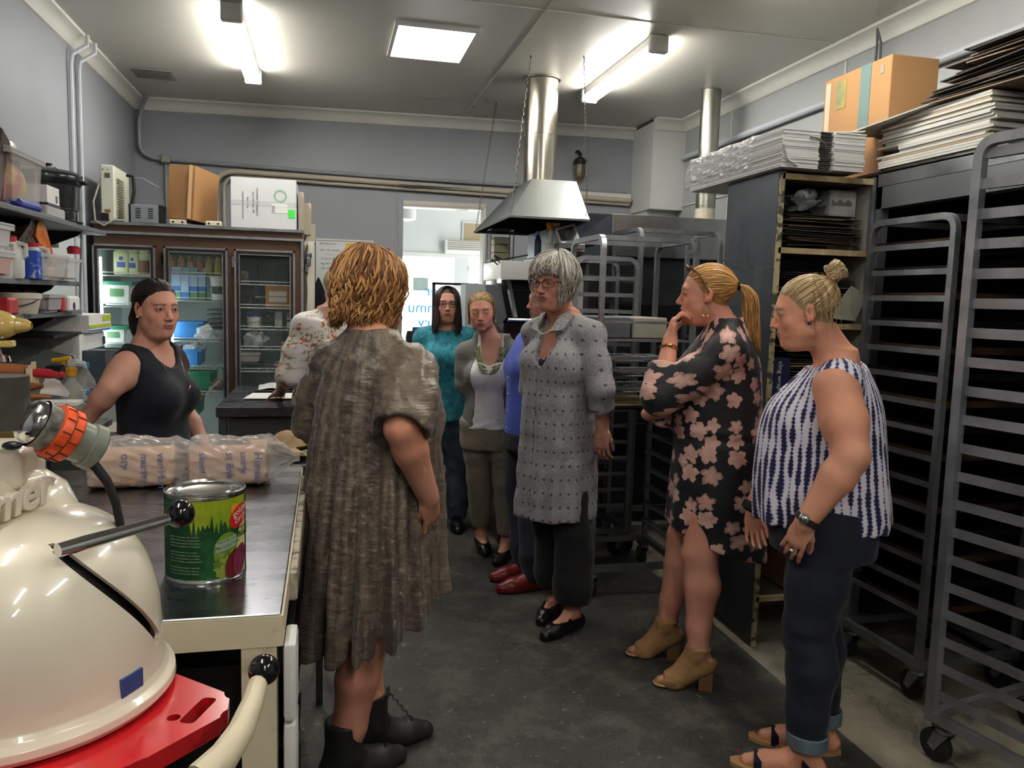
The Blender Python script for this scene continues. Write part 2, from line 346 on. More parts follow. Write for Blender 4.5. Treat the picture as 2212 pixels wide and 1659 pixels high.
o = MB().tube([(-.80, 6.83, 1.9), (-.80, 6.83, 2.30)]+arc((-.80, 6.83, 2.32), (-.80, 6.83, 2.43), (-.66, 6.83, 2.432))+[(0, YB(0)-.04, 2.41), (2.58, YB(2.58)-.04, 2.355)], .014, 8).build('beige_pipe', beigep)
tag(o, 'thinner beige pipe tucked under the lagged pipe on back wall', 'pipe')
o = MB().box(1.6, 2.59, YB(2.1)-.075, YB(2.1)-.03, 2.40, 2.445).build('cable_duct', white_paint); tag(o, 'cream cable duct on the back wall left of the pier', 'duct')
# vent in the ceiling corner
t = thing('ceiling_vent', 'small dark slatted vent in ceiling near back left corner', 'vent', (-1.17, 6.1, ZC))
for i in range(5): MB().box(-.13, .13, -.11+i*.05, -.075+i*.05, -.012, -.002).build('slat', mat('vent_grey', '77776f', .6), t)
# bulkhead lamp on the back wall
t = thing('wall_lamp', 'old bulkhead lamp with amber jar glass on the back wall', 'lamp', (2.10, YB(2.1), 2.62))
MB().tube([(0, -.01, .16), (0, -.05, .16), (.01, -.09, .13), (.01, -.09, .08)], .014, 8).build('bracket', iron, t)
MB().lathe([(.03, .1), (.055, .08), (.058, .05), (.05, .045)], (.01, -.09, 0), 20).build('cap', iron, t)
MB().lathe([(.045, .05), (.048, 0), (.042, -.06), (.02, -.085), (0, -.088)], (.01, -.09, 0), 20).build('glass_jar', mat('amber_glass', '8f7f5a', .2, trans=.5), t)
# whiteboard
t = thing('whiteboard', 'white framed whiteboard covered with handwriting on the back wall', 'whiteboard', (.155, YB(.155)-.02, 1.72), 0)
MB().box(-.225, .225, 0, .012, -.235, .235).build('board', mat('whiteboard_white', 'd9dad9', .2), t)
fr = MB()
for a in ((-.235, .235, .228, .24), (-.235, .235, -.24, -.228), (-.235, -.223, -.23, .23), (.223, .235, -.23, .23)): fr.box(a[0], a[1], -.008, .014, a[2], a[3])
fr.build('frame', white, t)
inkk = mat('marker_black', '33343a', .6); inkr = mat('marker_red', 'c06a6a', .6); inkg = mat('marker_green', '7fae9c', .6)
for s, x, z, k, c in (('Bake Ingredients', -.205, .195, .02, inkk), ('Bake  Pies  Specials', -.2, .143, .02, inkk), ('Monday  Tuesday', -.16, .108, .02, inkg), ('2 Curry Pies', -.195, .07, .026, inkk), ('veg 40 x B', -.2, .03, .026, inkk), ('Gar Mix', -.195, -.01, .026, inkk), ('ORDER  PIES', .05, .2, .02, inkr), ('see  list', .06, .175, .02, inkr), ('tart shells', .055, .15, .02, inkr)):
    text(s, k, c, t, (x, -.001, z), (RX, 0, 0), .0003, 'handwriting', shear=.2)
o = MB().box(.16-.0, .232, YB(.2)-.026, YB(.2)-.022, 1.862, 1.93).build('sticky_note', mat('note_yellow', 'e0b32c', .7)); tag(o, 'yellow square sticky note on the whiteboard', 'note')
o = MB().cyl((.258, YB(.2)-.032, 1.855), (.258, YB(.2)-.022, 1.855), .012).build('magnet', black); tag(o, 'round black magnet on whiteboard below the yellow note', 'magnet')
o = MB().cyl((.245, YB(.2)-.032, 1.815), (.245, YB(.2)-.022, 1.815), .014).build('magnet', mat('magnet_red', 'd0614f', .4)); tag(o, 'round red magnet on the whiteboard', 'magnet')
o = MB().box(.0, .075, YB(.1)-.05, YB(.1)-.024, 1.675, 1.70, .004, rot=Matrix.Rotation(-.7, 3, 'Y')).build('board_eraser', black); tag(o, 'tilted black eraser stuck on the whiteboard', 'eraser')
o = MB().box(.42, .52, YB(.47)-.05, YB(.47), 1.80, 1.90, .004).build('fire_alarm_box', mat('alarm_red', 'b3262a', .4)); tag(o, 'small red box on wall beside whiteboard behind the person in taupe dress', 'box')
# black cap hanging on a hook
t = thing('baseball_cap', 'black cap hanging on the wall beside the whiteboard', 'cap', (-.06, YB(0)-.05, 1.52))
MB().grid(lambda u, v: Vector((.075*math.sin(v*math.pi*.52+.05)*math.cos(u*6.283)*(1+.08*math.sin(3*u*6.283)), -.055*math.sin(v*math.pi*.52+.05)*math.sin(u*6.283)-.02, .12-.26*v)), 20, 10, True).build('crown', mat('black_cloth', '17181a', .9, bump=.1), t)
MB().sphere((0, -.04, -.13), (.085, .07, .012)).build('brim', MATS['black_cloth'], t)

# ============================================================ glass-door fridge
FX0, FX1, FY0, FY1, FZ = -1.43, -.15, 5.5, 6.15, 1.905
liner = mat('fridge_liner', 'c3cdc8', .4)
fr = thing('display_fridge', 'brown veneer fridge with three aluminium-framed glass doors', 'fridge', (0, 0, 0))
DO = [(-1.43, -1.062), (-1.012, -.625), (-.583, -.200)]; DTOP, DBOT = 1.78, .30
b = MB().box(FX0, FX1, FY0+.02, FY1, DTOP, FZ).box(FX0, FX1, FY0+.02, FY1, 0, DBOT).box(DO[0][1], DO[1][0], FY0+.005, FY0+.06, DBOT, DTOP).box(DO[1][1], DO[2][0], FY0+.005, FY0+.06, DBOT, DTOP).box(DO[2][1], FX1, FY0+.005, FY0+.06, DBOT, DTOP)
b.box(FX1-.03, FX1, FY0+.02, FY1, DBOT, DTOP); b.build('carcass', veneer, fr)
MB().box(FX0, FX1-.03, FY1-.03, FY1-.01, DBOT, DTOP).box(FX0, FX0+.012, FY0+.02, FY1, DBOT, DTOP).box(FX0, FX1-.03, FY0+.06, FY1, DTOP-.004, DTOP-.001).box(FX1-.036, FX1-.031, FY0+.02, FY1, DBOT, DTOP).box(DO[1][1]+.015, DO[1][1]+.022, FY0+.08, FY1, DBOT, DTOP).build('liner', liner, fr)
MB().box(FX0-.01, FX1+.006, FY0+.0, FY1, FZ, FZ+.018).build('top_edge', alu_worn, fr)
MB().box(FX0-.01, FX1+.004, FY0-.004, FY0+.02, 1.848, 1.864).box(FX1-.012, FX1+.004, FY0-.004, FY0+.02, 0, 1.848).build('front_trim', alu, fr)
gl = mat('door_glass', '9fb5ae', .03, alpha=.05, spec=.6)
for i, (x0, x1) in enumerate(DO):
    d = MB()
    for a in ((x0, x1, DTOP-.012, DTOP), (x0, x1, DBOT, DBOT+.012), (x0, x0+.012, DBOT, DTOP), (x1-.012, x1, DBOT, DTOP)): d.box(a[0], a[1], FY0-.03, FY0+.004, a[2], a[3])
    dd = d.build('door', alu, fr)
    g = MB()
    for a in ((x0+.012, x1-.012, DTOP-.03, DTOP-.012), (x0+.012, x1-.012, DBOT+.012, DBOT+.03), (x0+.012, x0+.028, DBOT+.03, DTOP-.03), (x1-.028, x1-.012, DBOT+.03, DTOP-.03)): g.box(a[0], a[1], FY0-.026, FY0, a[2], a[3])
    g.build('gasket', mat('gasket_brown', '2d211b', .5), dd)
    e = MB()
    for a in ((x0+.028, x1-.028, DTOP-.036, DTOP-.03), (x0+.028, x1-.028, DBOT+.03, DBOT+.036), (x0+.028, x0+.034, DBOT+.03, DTOP-.03), (x1-.034, x1-.028, DBOT+.03, DTOP-.03)): e.box(a[0], a[1], FY0-.027, FY0-.004, a[2], a[3])
    e.build('glazing_bead', alu, dd)
    MB().box(x0+.028, x1-.028, FY0-.016, FY0-.012, DBOT+.03, DTOP-.03).build('pane', gl, dd)
    if i: MB().box(x0-.014, x0-.002, FY0-.02, FY0+.01, 1.66, 1.73).box(x0-.016, x0+.002, FY0-.03, FY0-.01, 1.70, 1.715).build('hinge', chrome, dd)
coldm = mat('fridge_tube_glow', 'e9fbff', .3, emit=9.)
for x in (-1.405, -.985): MB().cyl((x, FY0+.05, .5), (x, FY0+.05, 1.50 if x > -1.2 else 1.70), .011).build('fridge_tube', coldm, fr)
SH = [(-1.415, -1.04, (1.585, 1.385, 1.13, .85)), (-1.02, -.61, (1.60, 1.435, 1.17, .985, .815)), (-.60, -.19, (1.555, 1.40, 1.255, 1.12, .97))]
wire = mat('fridge_wire', 'cfd6d3', .35)
for x0, x1, zs in SH:
    for z in zs:
        s = MB().box(x0, x1, FY0+.06, FY0+.066, z-.004, z+.002).box(x0, x1, FY0+.06, FY0+.066, z+.018, z+.023).box(x0, x1, FY1-.07, FY1-.06, z-.004, z+.002)
        for k in range(15): s.box(x0+.01+k*(x1-x0-.02)/14-.0015, x0+.01+k*(x1-x0-.02)/14+.0015, FY0+.06, FY1-.06, z-.002, z+.001)
        s.build('wire_shelf', wire, fr)
# ---- containers
def bottle(name, label, loc, r, h, body, capm, cat='bottle', neck=.38, cap_h=.03, group=None, labm=None, sy=1., handle=False):
    t = thing(name, label, cat, loc, 0, group)
    MB().lathe([(0, 0), (r*.92, 0), (r, .012), (r, h*.62), (r*.9, h*.72), (r*neck*1.1, h*.9), (r*neck, h-cap_h)], n=24, sy=sy).build('bottle_body', body, t)
    MB().lathe([(r*neck*1.25, h-cap_h), (r*neck*1.25, h), (0, h)], n=16).build('cap', capm, t)
    if labm: MB().lathe([(r*1.012, h*.2), (r*1.012, h*.5)], n=24, sy=sy).build('wrapper', labm, t)
    if handle: MB().tube([(r*.5, 0, h*.86), (r*1.15, 0, h*.82), (r*1.15, 0, h*.55), (r*.9, 0, h*.5)], .009, 6).build('handle', body, t)
    return t
def tub(name, label, loc, w, d, h, body, lidm=None, cat='tub', rz=0., taper=.9, label_col=None, group=None, open_top=False):
    t = thing(name, label, cat, loc, rz, group)
    def ring(z, s): return [Vector((sx*w/2*s, sy*d/2*s, z)) for sx, sy in ((-1, -1), (1, -1), (1, 1), (-1, 1))]
    b = MB(); bm = b.bm
    A = [bm.verts.new(p) for p in ring(0, taper)]; B = [bm.verts.new(p) for p in ring(h, 1.)]
    bm.faces.new(A[::-1])
    for i in range(4): bm.faces.new((A[i], A[(i+1) % 4], B[(i+1) % 4], B[i]))
    bmesh.ops.bevel(bm, geom=[e for e in bm.edges if not e.is_boundary], offset=min(w, d)*.08, segments=2, affect='EDGES')
    if open_top: bmesh.ops.solidify(bm, geom=bm.faces[:], thickness=.003)
    b.build('tub_body', body, t)
    rim = MB()
    for a in ((-w/2-.006, w/2+.006, -d/2-.006, -d/2+.004), (-w/2-.006, w/2+.006, d/2-.004, d/2+.006), (-w/2-.006, -w/2+.004, -d/2, d/2), (w/2-.004, w/2+.006, -d/2, d/2)): rim.box(a[0], a[1], a[2], a[3], h-.012, h+.002)
    rim.build('rim', lidm or body, t)
    if lidm: MB().box(-w/2-.008, w/2+.008, -d/2-.008, d/2+.008, h, h+.012, .004).build('lid', lidm, t)
    if label_col: MB().box(-w*.2, w*.22, -d/2*.985-.002, -d/2*.96, h*.4, h*.75).build('sticker', label_col, t)
    return t
def bucket(name, label, loc, r, h, body, lidm, cat='bucket', labm=None):
    t = thing(name, label, cat, loc)
    MB().lathe([(0, 0), (r*.84, 0), (r*.86, .005), (r, h-.01), (r*1.04, h-.01), (r*1.04, h)], n=28).build('bucket_body', body, t)
    MB().lathe([(r*1.06, h-.008), (r*1.06, h+.012), (r*.9, h+.014), (0, h+.01)], n=28).build('lid', lidm, t)
    MB().tube([(r*1.03*math.cos(a), -abs(r*1.05*math.sin(a)), h*.92-h*.5*math.sin(a)) for a in [math.pi*i/12 for i in range(13)]], .0025, 5).build('wire_handle', chrome, t)
    if labm: MB().grid(lambda u, v: Vector((r*.965*math.sin((u-.5)*1.8), -r*.965*math.cos((u-.5)*1.8), h*(.3+.35*v))), 10, 2).build('sticker', labm, t)
    return t
def carton(name, label, loc, w, d, h, bands, cat='carton', gable=False, rz=0., group=None):
    """bands: list of (z0,z1,material) fractions"""
    t = thing(name, label, cat, loc, rz, group)
    for z0, z1, m in bands: MB().box(-w/2, w/2, -d/2, d/2, z0*h, z1*h).build('carton_side', m, t)
    if gable: MB().poly([(-w/2, -d/2, h), (-w/2, d/2, h), (-w/2, 0, h+.03)], (w, 0, 0)).box(-w/2, w/2, -.003, .003, h+.028, h+.05).build('gable_top', bands[-1][2], t)
    return t
milk = mat('milk_plastic', 'd7d5a4', .4); mwhite = mat('tub_white', 'd8dad4', .4); mgreen = mat('lid_green', '2f7a5a', .4); myellow = mat('crate_yellow', 'c9902a', .5)
lblue = mat('label_blue', '4a5fa8', .5); cblue = mat('carton_blue', '3d74b8', .45); cpale = mat('carton_pale', 'a9c4dd', .45); cgreen = mat('carton_green', '5d8a5a', .45)
navyb = mat('navy_blue', '2d3450', .5); oran = mat('carton_orange', 'c98a34', .6)
def jug(label, px, py, z, w, h, lab=None):
    p = aty(px, py, 5.72); t = thing('milk_bottle', label, 'bottle', (p.x, 5.72, z), 0, 'plastic milk bottles in the fridge')
    MB().box(-w/2, w/2, -w*.45, w*.45, 0, h*.62, w*.18, 3).build('bottle_body', milk, t)
    MB().lathe([(w*.5, h*.55), (w*.47, h*.7), (w*.36, h*.86), (w*.2, h*.95), (w*.2, h)], n=20, sy=.85).build('shoulder', milk, t)
    MB().lathe([(w*.23, h*.96), (w*.23, h*1.04), (0, h*1.04)], n=14).build('cap', mat('cap_cream', 'd5d2b0', .4), t)
    if lab: MB().box(-w*.26, w*.26, -w*.46, -w*.44, h*.2, h*.34).build('sticker', lblue, t); MB().cyl((0, -w*.46, h*.43), (0, -w*.44, h*.43), w*.14).build('sticker', lblue, t)
jug('big plastic milk bottle, left of three on top fridge shelf', 266, 600, 1.59, .10, .255, 1)
jug('big plastic milk bottle in the middle of three on top fridge shelf', 289, 600, 1.59, .085, .245, 1)
jug('plastic bottle with a brown wrapper, right of three on top fridge shelf', 314, 600, 1.59, .075, .24)
p = aty(316, 590, 5.68); o = MB().lathe([(.046, 0), (.046, .09)], n=20).build('bottle_sleeve', mat('sleeve_brown', '7a4a2e', .5), None, (p.x, 5.70, 1.60)); tag(o, 'brown paper sleeve round the right-hand bottle on top fridge shelf', 'sleeve')
tub('lidded_tub', 'white tub with green lid on the second fridge shelf behind the person in navy top', (aty(258, 660, 5.7).x, 5.72, 1.392), .19, .2, .145, mwhite, mgreen, label_col=cgreen)
tub('lidded_tub', 'white tub with green lid on the lowest visible left fridge shelf', (aty(250, 720, 5.7).x, 5.72, 1.137), .17, .2, .11, mwhite, mgreen, label_col=cgreen)
tub('yellow_crate', 'yellow plastic crate under the milk bottles in the fridge', (aty(315, 620, 5.8).x, 5.92, 1.40), .17, .2, .14, myellow, None, 'crate')
o = MB().box(-1.33, -1.08, 6.02, 6.05, 1.62, 1.77).build('red_pack', mat('pack_red', 'a23a26', .6)); tag(o, 'red pack standing behind the milk bottles in the fridge', 'packet')
for i in range(4):
    p = aty(382+i*17.5, 640, 5.7)
    carton('milk_carton', ['pale blue milk carton at the left end of the fridge row', 'plain pale blue milk carton second in the fridge row', 'blue-banded milk carton third in the fridge row', 'blue-banded milk carton at the right end, beside the white bucket'][i], (p.x, 5.7+.01*i, 1.441), .056, .07, .165, [(0, .3, cgreen if i != 1 else cblue), (.3, .34, cpale), (.34, .54, cblue if i != 1 else cpale), (.54, 1., cpale)], gable=True, group='milk cartons in the fridge')
bucket('yoghurt_bucket', 'white round bucket with green print right of the milk cartons', (aty(472, 640, 5.72).x, 5.72, 1.441), .052, .145, mwhite, mwhite, labm=mat('label_dkgreen', '3b4a3c', .5))
for i in range(6):
    p = aty(372+i*20, 575, 5.75); c = ['caa07a', 'c0926c', 'c79e80', 'b98f72', 'c8a24c', 'cfa94f'][i]
    bottle('juice_bottle', ['pinkish juice bottle at the left end of the top row', 'brown juice bottle second on the top shelf', 'pale pink juice bottle third on the top shelf', 'brownish juice bottle fourth on the top shelf', 'yellow juice bottle fifth on the top shelf', 'golden juice bottle at right end of top row'][i], (p.x, 5.75, 1.607), .03, .13, mat('juice_%d' % i, c, .3, trans=.2), mat('cap_orange', 'c98a4a', .4), group='juice bottles on the middle top fridge shelf')
cb = mat('crate_blue', '2f7fc4', .4); cg = mat('crate_green', '1f7a55', .4)
tub('blue_crate', 'upper bright blue crate in the middle fridge', (aty(405, 738, 5.72).x, 5.74, 1.178), .22, .24, .115, cb, None, 'crate', taper=.94)
tub('blue_crate', 'lower bright blue crate in the middle fridge with a plastic bag on it', (aty(400, 795, 5.72).x, 5.74, .993), .23, .24, .115, cb, None, 'crate', taper=.94)
tub('green_crate', 'dark green crate in the middle fridge below the blue crates', (aty(432, 850, 5.72).x, 5.75, .822), .2, .24, .14, cg, None, 'crate', taper=.94)
t = tub('green_basket', 'green lattice basket on the fridge floor', (aty(415, 890, 5.72).x, 5.72, .665), .14, .2, .12, cg, myellow, 'basket', taper=.94)
for k in range(3): MB().box(-.05+k*.035, -.028+k*.035, -.108, -.096, .03, .08).build('slot', black, t)
def blob(name, label, loc, r, m, cat, seed=0, amp=.25, n=28):
    rs = np.random.RandomState(seed); ph = rs.rand(5, 3)*6.28; fr_ = rs.rand(5, 3)*5+1.5
    b = MB(); b.sphere((0, 0, 0), 1., n, n//2)
    for v in b.bm.verts:
        q = v.co.copy(); d = sum(math.sin(q.x*fr_[i][0]+ph[i][0])*math.sin(q.y*fr_[i][1]+ph[i][1])*math.sin(q.z*fr_[i][2]+ph[i][2]) for i in range(5))*amp
        q = q*(1+d); v.co = Vector((q.x*r[0], q.y*r[1], max(q.z, -.85)*r[2]))
    o = b.build(name, m, None, Vector(loc)+Vector((0, 0, .85*r[2]))); return tag(o, label, cat)
bagm = mat('plastic_bag', 'dfe6e6', .25, alpha=.7, bump=.4, bscale=25)
blob('plastic_bag', 'crumpled white plastic bag hanging over the blue crate edge', (aty(448, 735, 5.66).x, 5.60, 1.178), (.055, .03, .05), bagm, 'bag', 3)
blob('plastic_bag', 'clear bag of food lying in the lower blue crate', (aty(415, 775, 5.66).x, 5.72, 1.085), (.06, .06, .035), bagm, 'bag', 5)
blob('bag_of_rolls', 'clear bag of bread rolls on the lower middle fridge shelf', (aty(468, 840, 5.68).x, 5.68, .822), (.06, .06, .045), mat('rolls_bag', 'b59a7a', .3, col2='8d8f88', vscale=18, trans=.2), 'bag', 8)
blob('lettuce_bag', 'bag of greens beside the green crate in the fridge', (aty(400, 845, 5.66).x, 5.64, .822), (.025, .05, .06), mat('greens', '6f7a4a', .5, col2='a9ab84', vscale=30), 'bag', 12)
bucket('round_container', 'shallow round clear container beside the upper blue crate', (aty(473, 735, 5.72).x, 5.75, 1.178), .05, .05, frost, frost, 'container')
# middle fridge dark stacks of trays
for k in range(6):
    o = MB().box(-.80, -.66, 5.80, 6.1, 1.20+k*.033, 1.212+k*.033).build('cooling_tray', steel_dull); tag(o, 'thin metal tray in the dim stack behind the blue crates', 'tray', 'metal trays stacked in the fridge')
t = carton('orange_carton', 'orange cardboard box with white stickers in right fridge', (aty(602, 648, 5.72).x, 5.75, 1.405), .165, .2, .145, [(0, 1, oran)], 'box')
for z in (.035, .075): MB().box(-.06, .055, -.103, -.1, z, z+.034).build('sticker', paper, t)
carton('navy_carton', 'navy blue box left of the orange box in the fridge', (aty(563, 648, 5.75).x, 5.78, 1.405), .07, .15, .14, [(0, .45, navyb), (.45, .5, paper), (.5, 1, navyb)], 'box')
blob('dark_bag', 'dark bag of meat on the second shelf of right fridge', (aty(543, 650, 5.72).x, 5.72, 1.405), (.055, .05, .035), mat('dark_meat', '4a3028', .3), 'bag', 21)
bucket('small_bucket', 'small white bucket with blue lid in right fridge', (aty(549, 700, 5.7).x, 5.7, 1.261), .05, .085, mwhite, mat('lid_navy', '2f3f8c', .4))
for i, (px, z) in enumerate(((602, 1.261), (628, 1.261))):
    carton('cream_carton', ['white cream carton on the third shelf of right fridge', 'white and blue cream carton at far right of third fridge shelf'][i], (aty(px, 700, 5.72).x, 5.74, z), .05, .06, .11, [(0, .4, mwhite), (.4, .52, navyb if i else mwhite), (.52, 1, mwhite)], gable=False)
blob('white_sack', 'white plastic sack with blue print in right fridge', (aty(550, 745, 5.7).x, 5.72, 1.125), (.075, .06, .06), mat('sack', 'c7ccd0', .4, col2='5a6fa0', vscale=12, thr=(.3, .36)), 'bag', 31)
o = MB().box(-.30, -.215, 5.66, 5.78, 1.125, 1.165, .006).build('cheese_block', mat('cheese', 'cbb25e', .5)); tag(o, 'small yellow block on fourth shelf of right fridge', 'block')
for i, (px, z, w_) in enumerate(((540, 1.02, .14), (540, .976, .16), (617, .976, .13))):
    tub('clear_tub', ['clear tub of pinkish food in right fridge', 'dark lidded tub on the bottom visible fridge shelf', 'clear tub at the bottom right of right fridge'][i], (aty(px, 790, 5.72).x, 5.75, z), w_, .2, .04+.03*(i == 0), [frost, mat('dark_tub', '3f4646', .4), frost][i], None)
o = MB().box(-.57, -.45, 5.69, 5.80, 1.025, 1.06, .01).build('pink_food', mat('pink_food', '9a6a55', .6, var=.4, vscale=40, bump=.4)); tag(o, 'pinkish food filling the clear tub in right fridge', 'food')
for i in range(3):
    o = MB().box(-.56+i*.12, -.47+i*.12, 5.9, 6.05, 1.56, 1.56+.14+.02*(i % 2), .004).build('dark_packet', mat('dark_pack_%d' % i, ['4a453c', '3c3d36', '2c2c2a'][i], .4)); tag(o, ['dark packet left on top shelf of right fridge', 'dark packet in the middle of top shelf, right fridge', 'dark packet right on top shelf of right fridge'][i], 'packet')
o = MB().box(-.565, -.515, 5.68, 5.76, 1.56, 1.65, .004).build('printed_packet', mat('print_pack', 'a08d80', .5, col2='5a4a45', vscale=30)); tag(o, 'small printed packet at left of top shelf in right fridge', 'packet')
# white cold-room panel beside the fridge with latch
t = thing('cold_cabinet', 'white cabinet edge with metal latch right of the brown fridge', 'cabinet', (-.10, 5.62, 0))
MB().box(-.045, .02, 0, .5, 0, 1.86).build('cabinet_body', mat('ivory', 'c9c6b6', .45, var=.1), t)
MB().box(-.02, .015, -.03, 0, 0, 1.84).build('door_edge', mat('ivory2', 'd4cfbd', .45), t)
MB().box(-.035, .005, -.055, -.028, 1.74, 1.78, .006).box(-.03, .0, -.06, -.03, 1.69, 1.745, .004).box(-.035, -.02, -.05, -.03, 1.65, 1.70).build('latch', chrome, t)
MB().tube([(-.025, -.033, 1.62), (-.02, -.036, 1.5), (-.028, -.033, 1.38)], .011, 6, flat=.3).build('strap', mat('strap_white', 'd5d3cc', .6), t)
o = MB().box(-.14, -.075, 5.9, 6.1, 1.87, 2.0).build('wall_plate', mat('ivory3', 'beb8a4', .6, var=.2)); tag(o, 'stained cream plate beside the top of the fridge', 'plate')
# ------------------------------------------------------------ on top of the fridge
T0 = FZ+.018
t = thing('white_carton', 'big white printed carton on top of the fridge', 'box', (-.40, 5.62, T0))
MB().box(-.205, .205, -.10, .38, 0, .325).build('carton_body', mat('carton_white', 'd3d5d6', .55, var=.04), t)
MB().box(-.2055, .2055, -.1012, .3, .148, .178).build('tape', mat('tape_clear', 'c4c6c7', .25), t)
inkd = mat('print_grey', '6b6e72', .7)
for s, x, z, k in (('www.bettercartons.com', -.135, .235, .018), ('Size: 1 Ctn', -.105, .20, .016), ('Item: 100 Plates  300', -.07, .235, .016), ('Sustainable Packaging Co', -.045, .26, .018)):
    text(s, k, inkd, t, (x, -.1015, z), (RX, RX, 0), .0003, 'print')
MB().grid(lambda u, v: Vector((.105+(.03+.012*v)*math.cos(u*6.283), -.1013, .215+(.03+.012*v)*math.sin(u*6.283))), 24, 2, True).build('round_emblem', mat('print_green', '8fae98', .7), t)
MB().box(.05, .15, -.1015, -.1, .105, .165).build('address_label', paper, t)
for k in range(8): MB().box(.053+k*.0022, .0542+k*.0022, -.1018, -.1014, .107, .15).build('barcode_bar', inkd, t)
MB().box(.155, .198, -.1018, -.1, .075, .13).build('sticker', mat('sticker_green', '3fe04a', .5), t, label='bright green sticker')
for i in range(2):
    o = MB().box(-.185+i*.03, -.15+i*.045, 5.68+i*.2, 5.9+i*.2, T0, T0+.27-.05*i).build('leaning_board', mat('panel_ivory', 'b8ad9a', .6)); tag(o, ['pale board leaning behind the white carton', 'smaller pale board behind the white carton'][i], 'board')
t = thing('brown_carton', 'brown cardboard box standing tilted on top of the fridge', 'box', (-.87, 5.60, T0+.035), 0)
MB().box(-.075, .095, -.07, .30, 0, .345, rot=Matrix.Rotation(.06, 3, 'Y')@Matrix.Rotation(-.28, 3, 'Z')).build('carton_body', card, t)
MB().box(.008, .03, -.105, -.101, .005, .345, rot=Matrix.Rotation(.06, 3, 'Y')).build('tape', mat('tape_shine', 'c39c72', .15), t)
t.rotation_euler = (0, 0, 0)
for i, px in enumerate((385, 462)):
    p = aty(px, 475, 5.53); t = thing('power_board', ['cream power socket block under the brown carton', 'cream power socket block left of the white carton'][i], 'socket', (p.x, 5.53, T0), 0, 'socket blocks on the fridge')
    MB().box(-.05, .05, -.02, .03, 0, .032, .004).build('socket_body', mat('socket_cream', 'd8cfb6', .4), t)
    for s in (-.028, .028): MB().cyl((s, -.0215, .016), (s, -.019, .016), .007).build('socket_hole', iron, t)
# refrigeration unit (white louvred) and grey transformer box
t = thing('compressor_unit', 'tall cream louvred cooling unit on top of the fridge', 'cooler', (-1.335, 5.56, T0))
MB().box(-.045, .035, -.05, .34, 0, .35, .006).build('housing', mat('unit_cream', 'cdccbd', .45, var=.06), t)
for k in range(15): MB().box(.034, .045, .0, .16, .03+k*.017, .04+k*.017, rot=Matrix.Rotation(.4, 3, 'Y')).build('louvre', mat('louvre', 'a9a791', .5), t)
MB().box(-.02, .012, -.0515, -.049, .27, .30).build('switch', mat('dark_switch', '55584f', .4), t); MB().box(-.025, .01, -.0515, -.049, .055, .075).build('badge', mat('rust', '8a5a33', .6), t)
for s in (-.03, .0): MB().cyl((s, -.0515, .32), (s, -.049, .32), .004).build('screw', iron, t)
MB().box(-.045, .0, -.06, -.05, .0, .05).build('terminal', black, t)
t = thing('transformer_box', 'grey vented metal box between cooling unit and brown carton', 'box', (-1.12, 5.56, T0))
MB().box(-.095, .085, -.05, .12, 0, .115, .003).build('casing', mat('grey_case', '7b8087', .45), t)
MB().box(-.10, -.088, -.052, .12, 0, .117).box(.078, .092, -.052, .12, 0, .117).build('edge_strip', black, t)
for c in (-.045, .03):
    for k in range(5): MB().box(c-.015, c+.015, -.0515, -.049, .03+k*.014, .036+k*.014).build('vent_slot', iron, t)
o = MB().tube([(-1.25, 5.7, T0+.30), (-1.17, 5.68, T0+.30), (-1.06, 5.66, T0+.24), (-1.02, 5.62, T0+.12), (-1.02, 5.6, T0+.01)], .004, 6).build('grey_cable', pipem); tag(o, 'thin grey cable looping over the grey metal box', 'cable')
o = MB().tube([(-1.24, 5.58, T0+.30), (-1.20, 5.56, T0+.29), (-1.195, 5.56, T0+.2), (-1.21, 5.56, T0+.12)], .011, 8).build('black_hose', rubber); tag(o, 'black hose hanging beside the cooling unit', 'hose')
o = MB().tube([(-1.37, 5.53, T0+.3), (-1.42, 5.5, T0+.12), (-1.41, 5.49, T0), (-1.36, 5.485, T0-.03), (-1.30, 5.49, T0+.01), (-1.24, 5.5, T0+.012)], .005, 6).build('power_lead', beigep); tag(o, 'beige cord dropping over the fridge front edge', 'cable')

# ============================================================ left wall shelves
shm = mat('grey_shelf', '6f7375', .5, .4, var=.15)
def shelf(name, label, y0, y1, z, depth, th=.022):
    t = thing(name, label, 'shelf', (XL, y0, z))
    MB().box(0, depth, 0, y1-y0, -th, 0, .002).build('board', shm, t)
    for y in (.25, (y1-y0)*.55, (y1-y0)-.25): MB().poly([(0, y, -th), (depth*.85, y, -th), (depth*.8, y, -th-.02), (0, y, -.16)], (0, .012, 0)).build('bracket', iron, t)
    return t
shelf('wall_shelf', 'top grey wall shelf carrying the black pot', 2.7, 4.62, 1.80, .345)
shelf('wall_shelf', 'middle grey wall shelf with red-capped bottles', 2.7, 4.28, 1.53, .31)
shelf('wall_shelf', 'lower narrow grey wall shelf with small tubs', 2.7, 4.28, 1.39, .31)
SX = -1.22
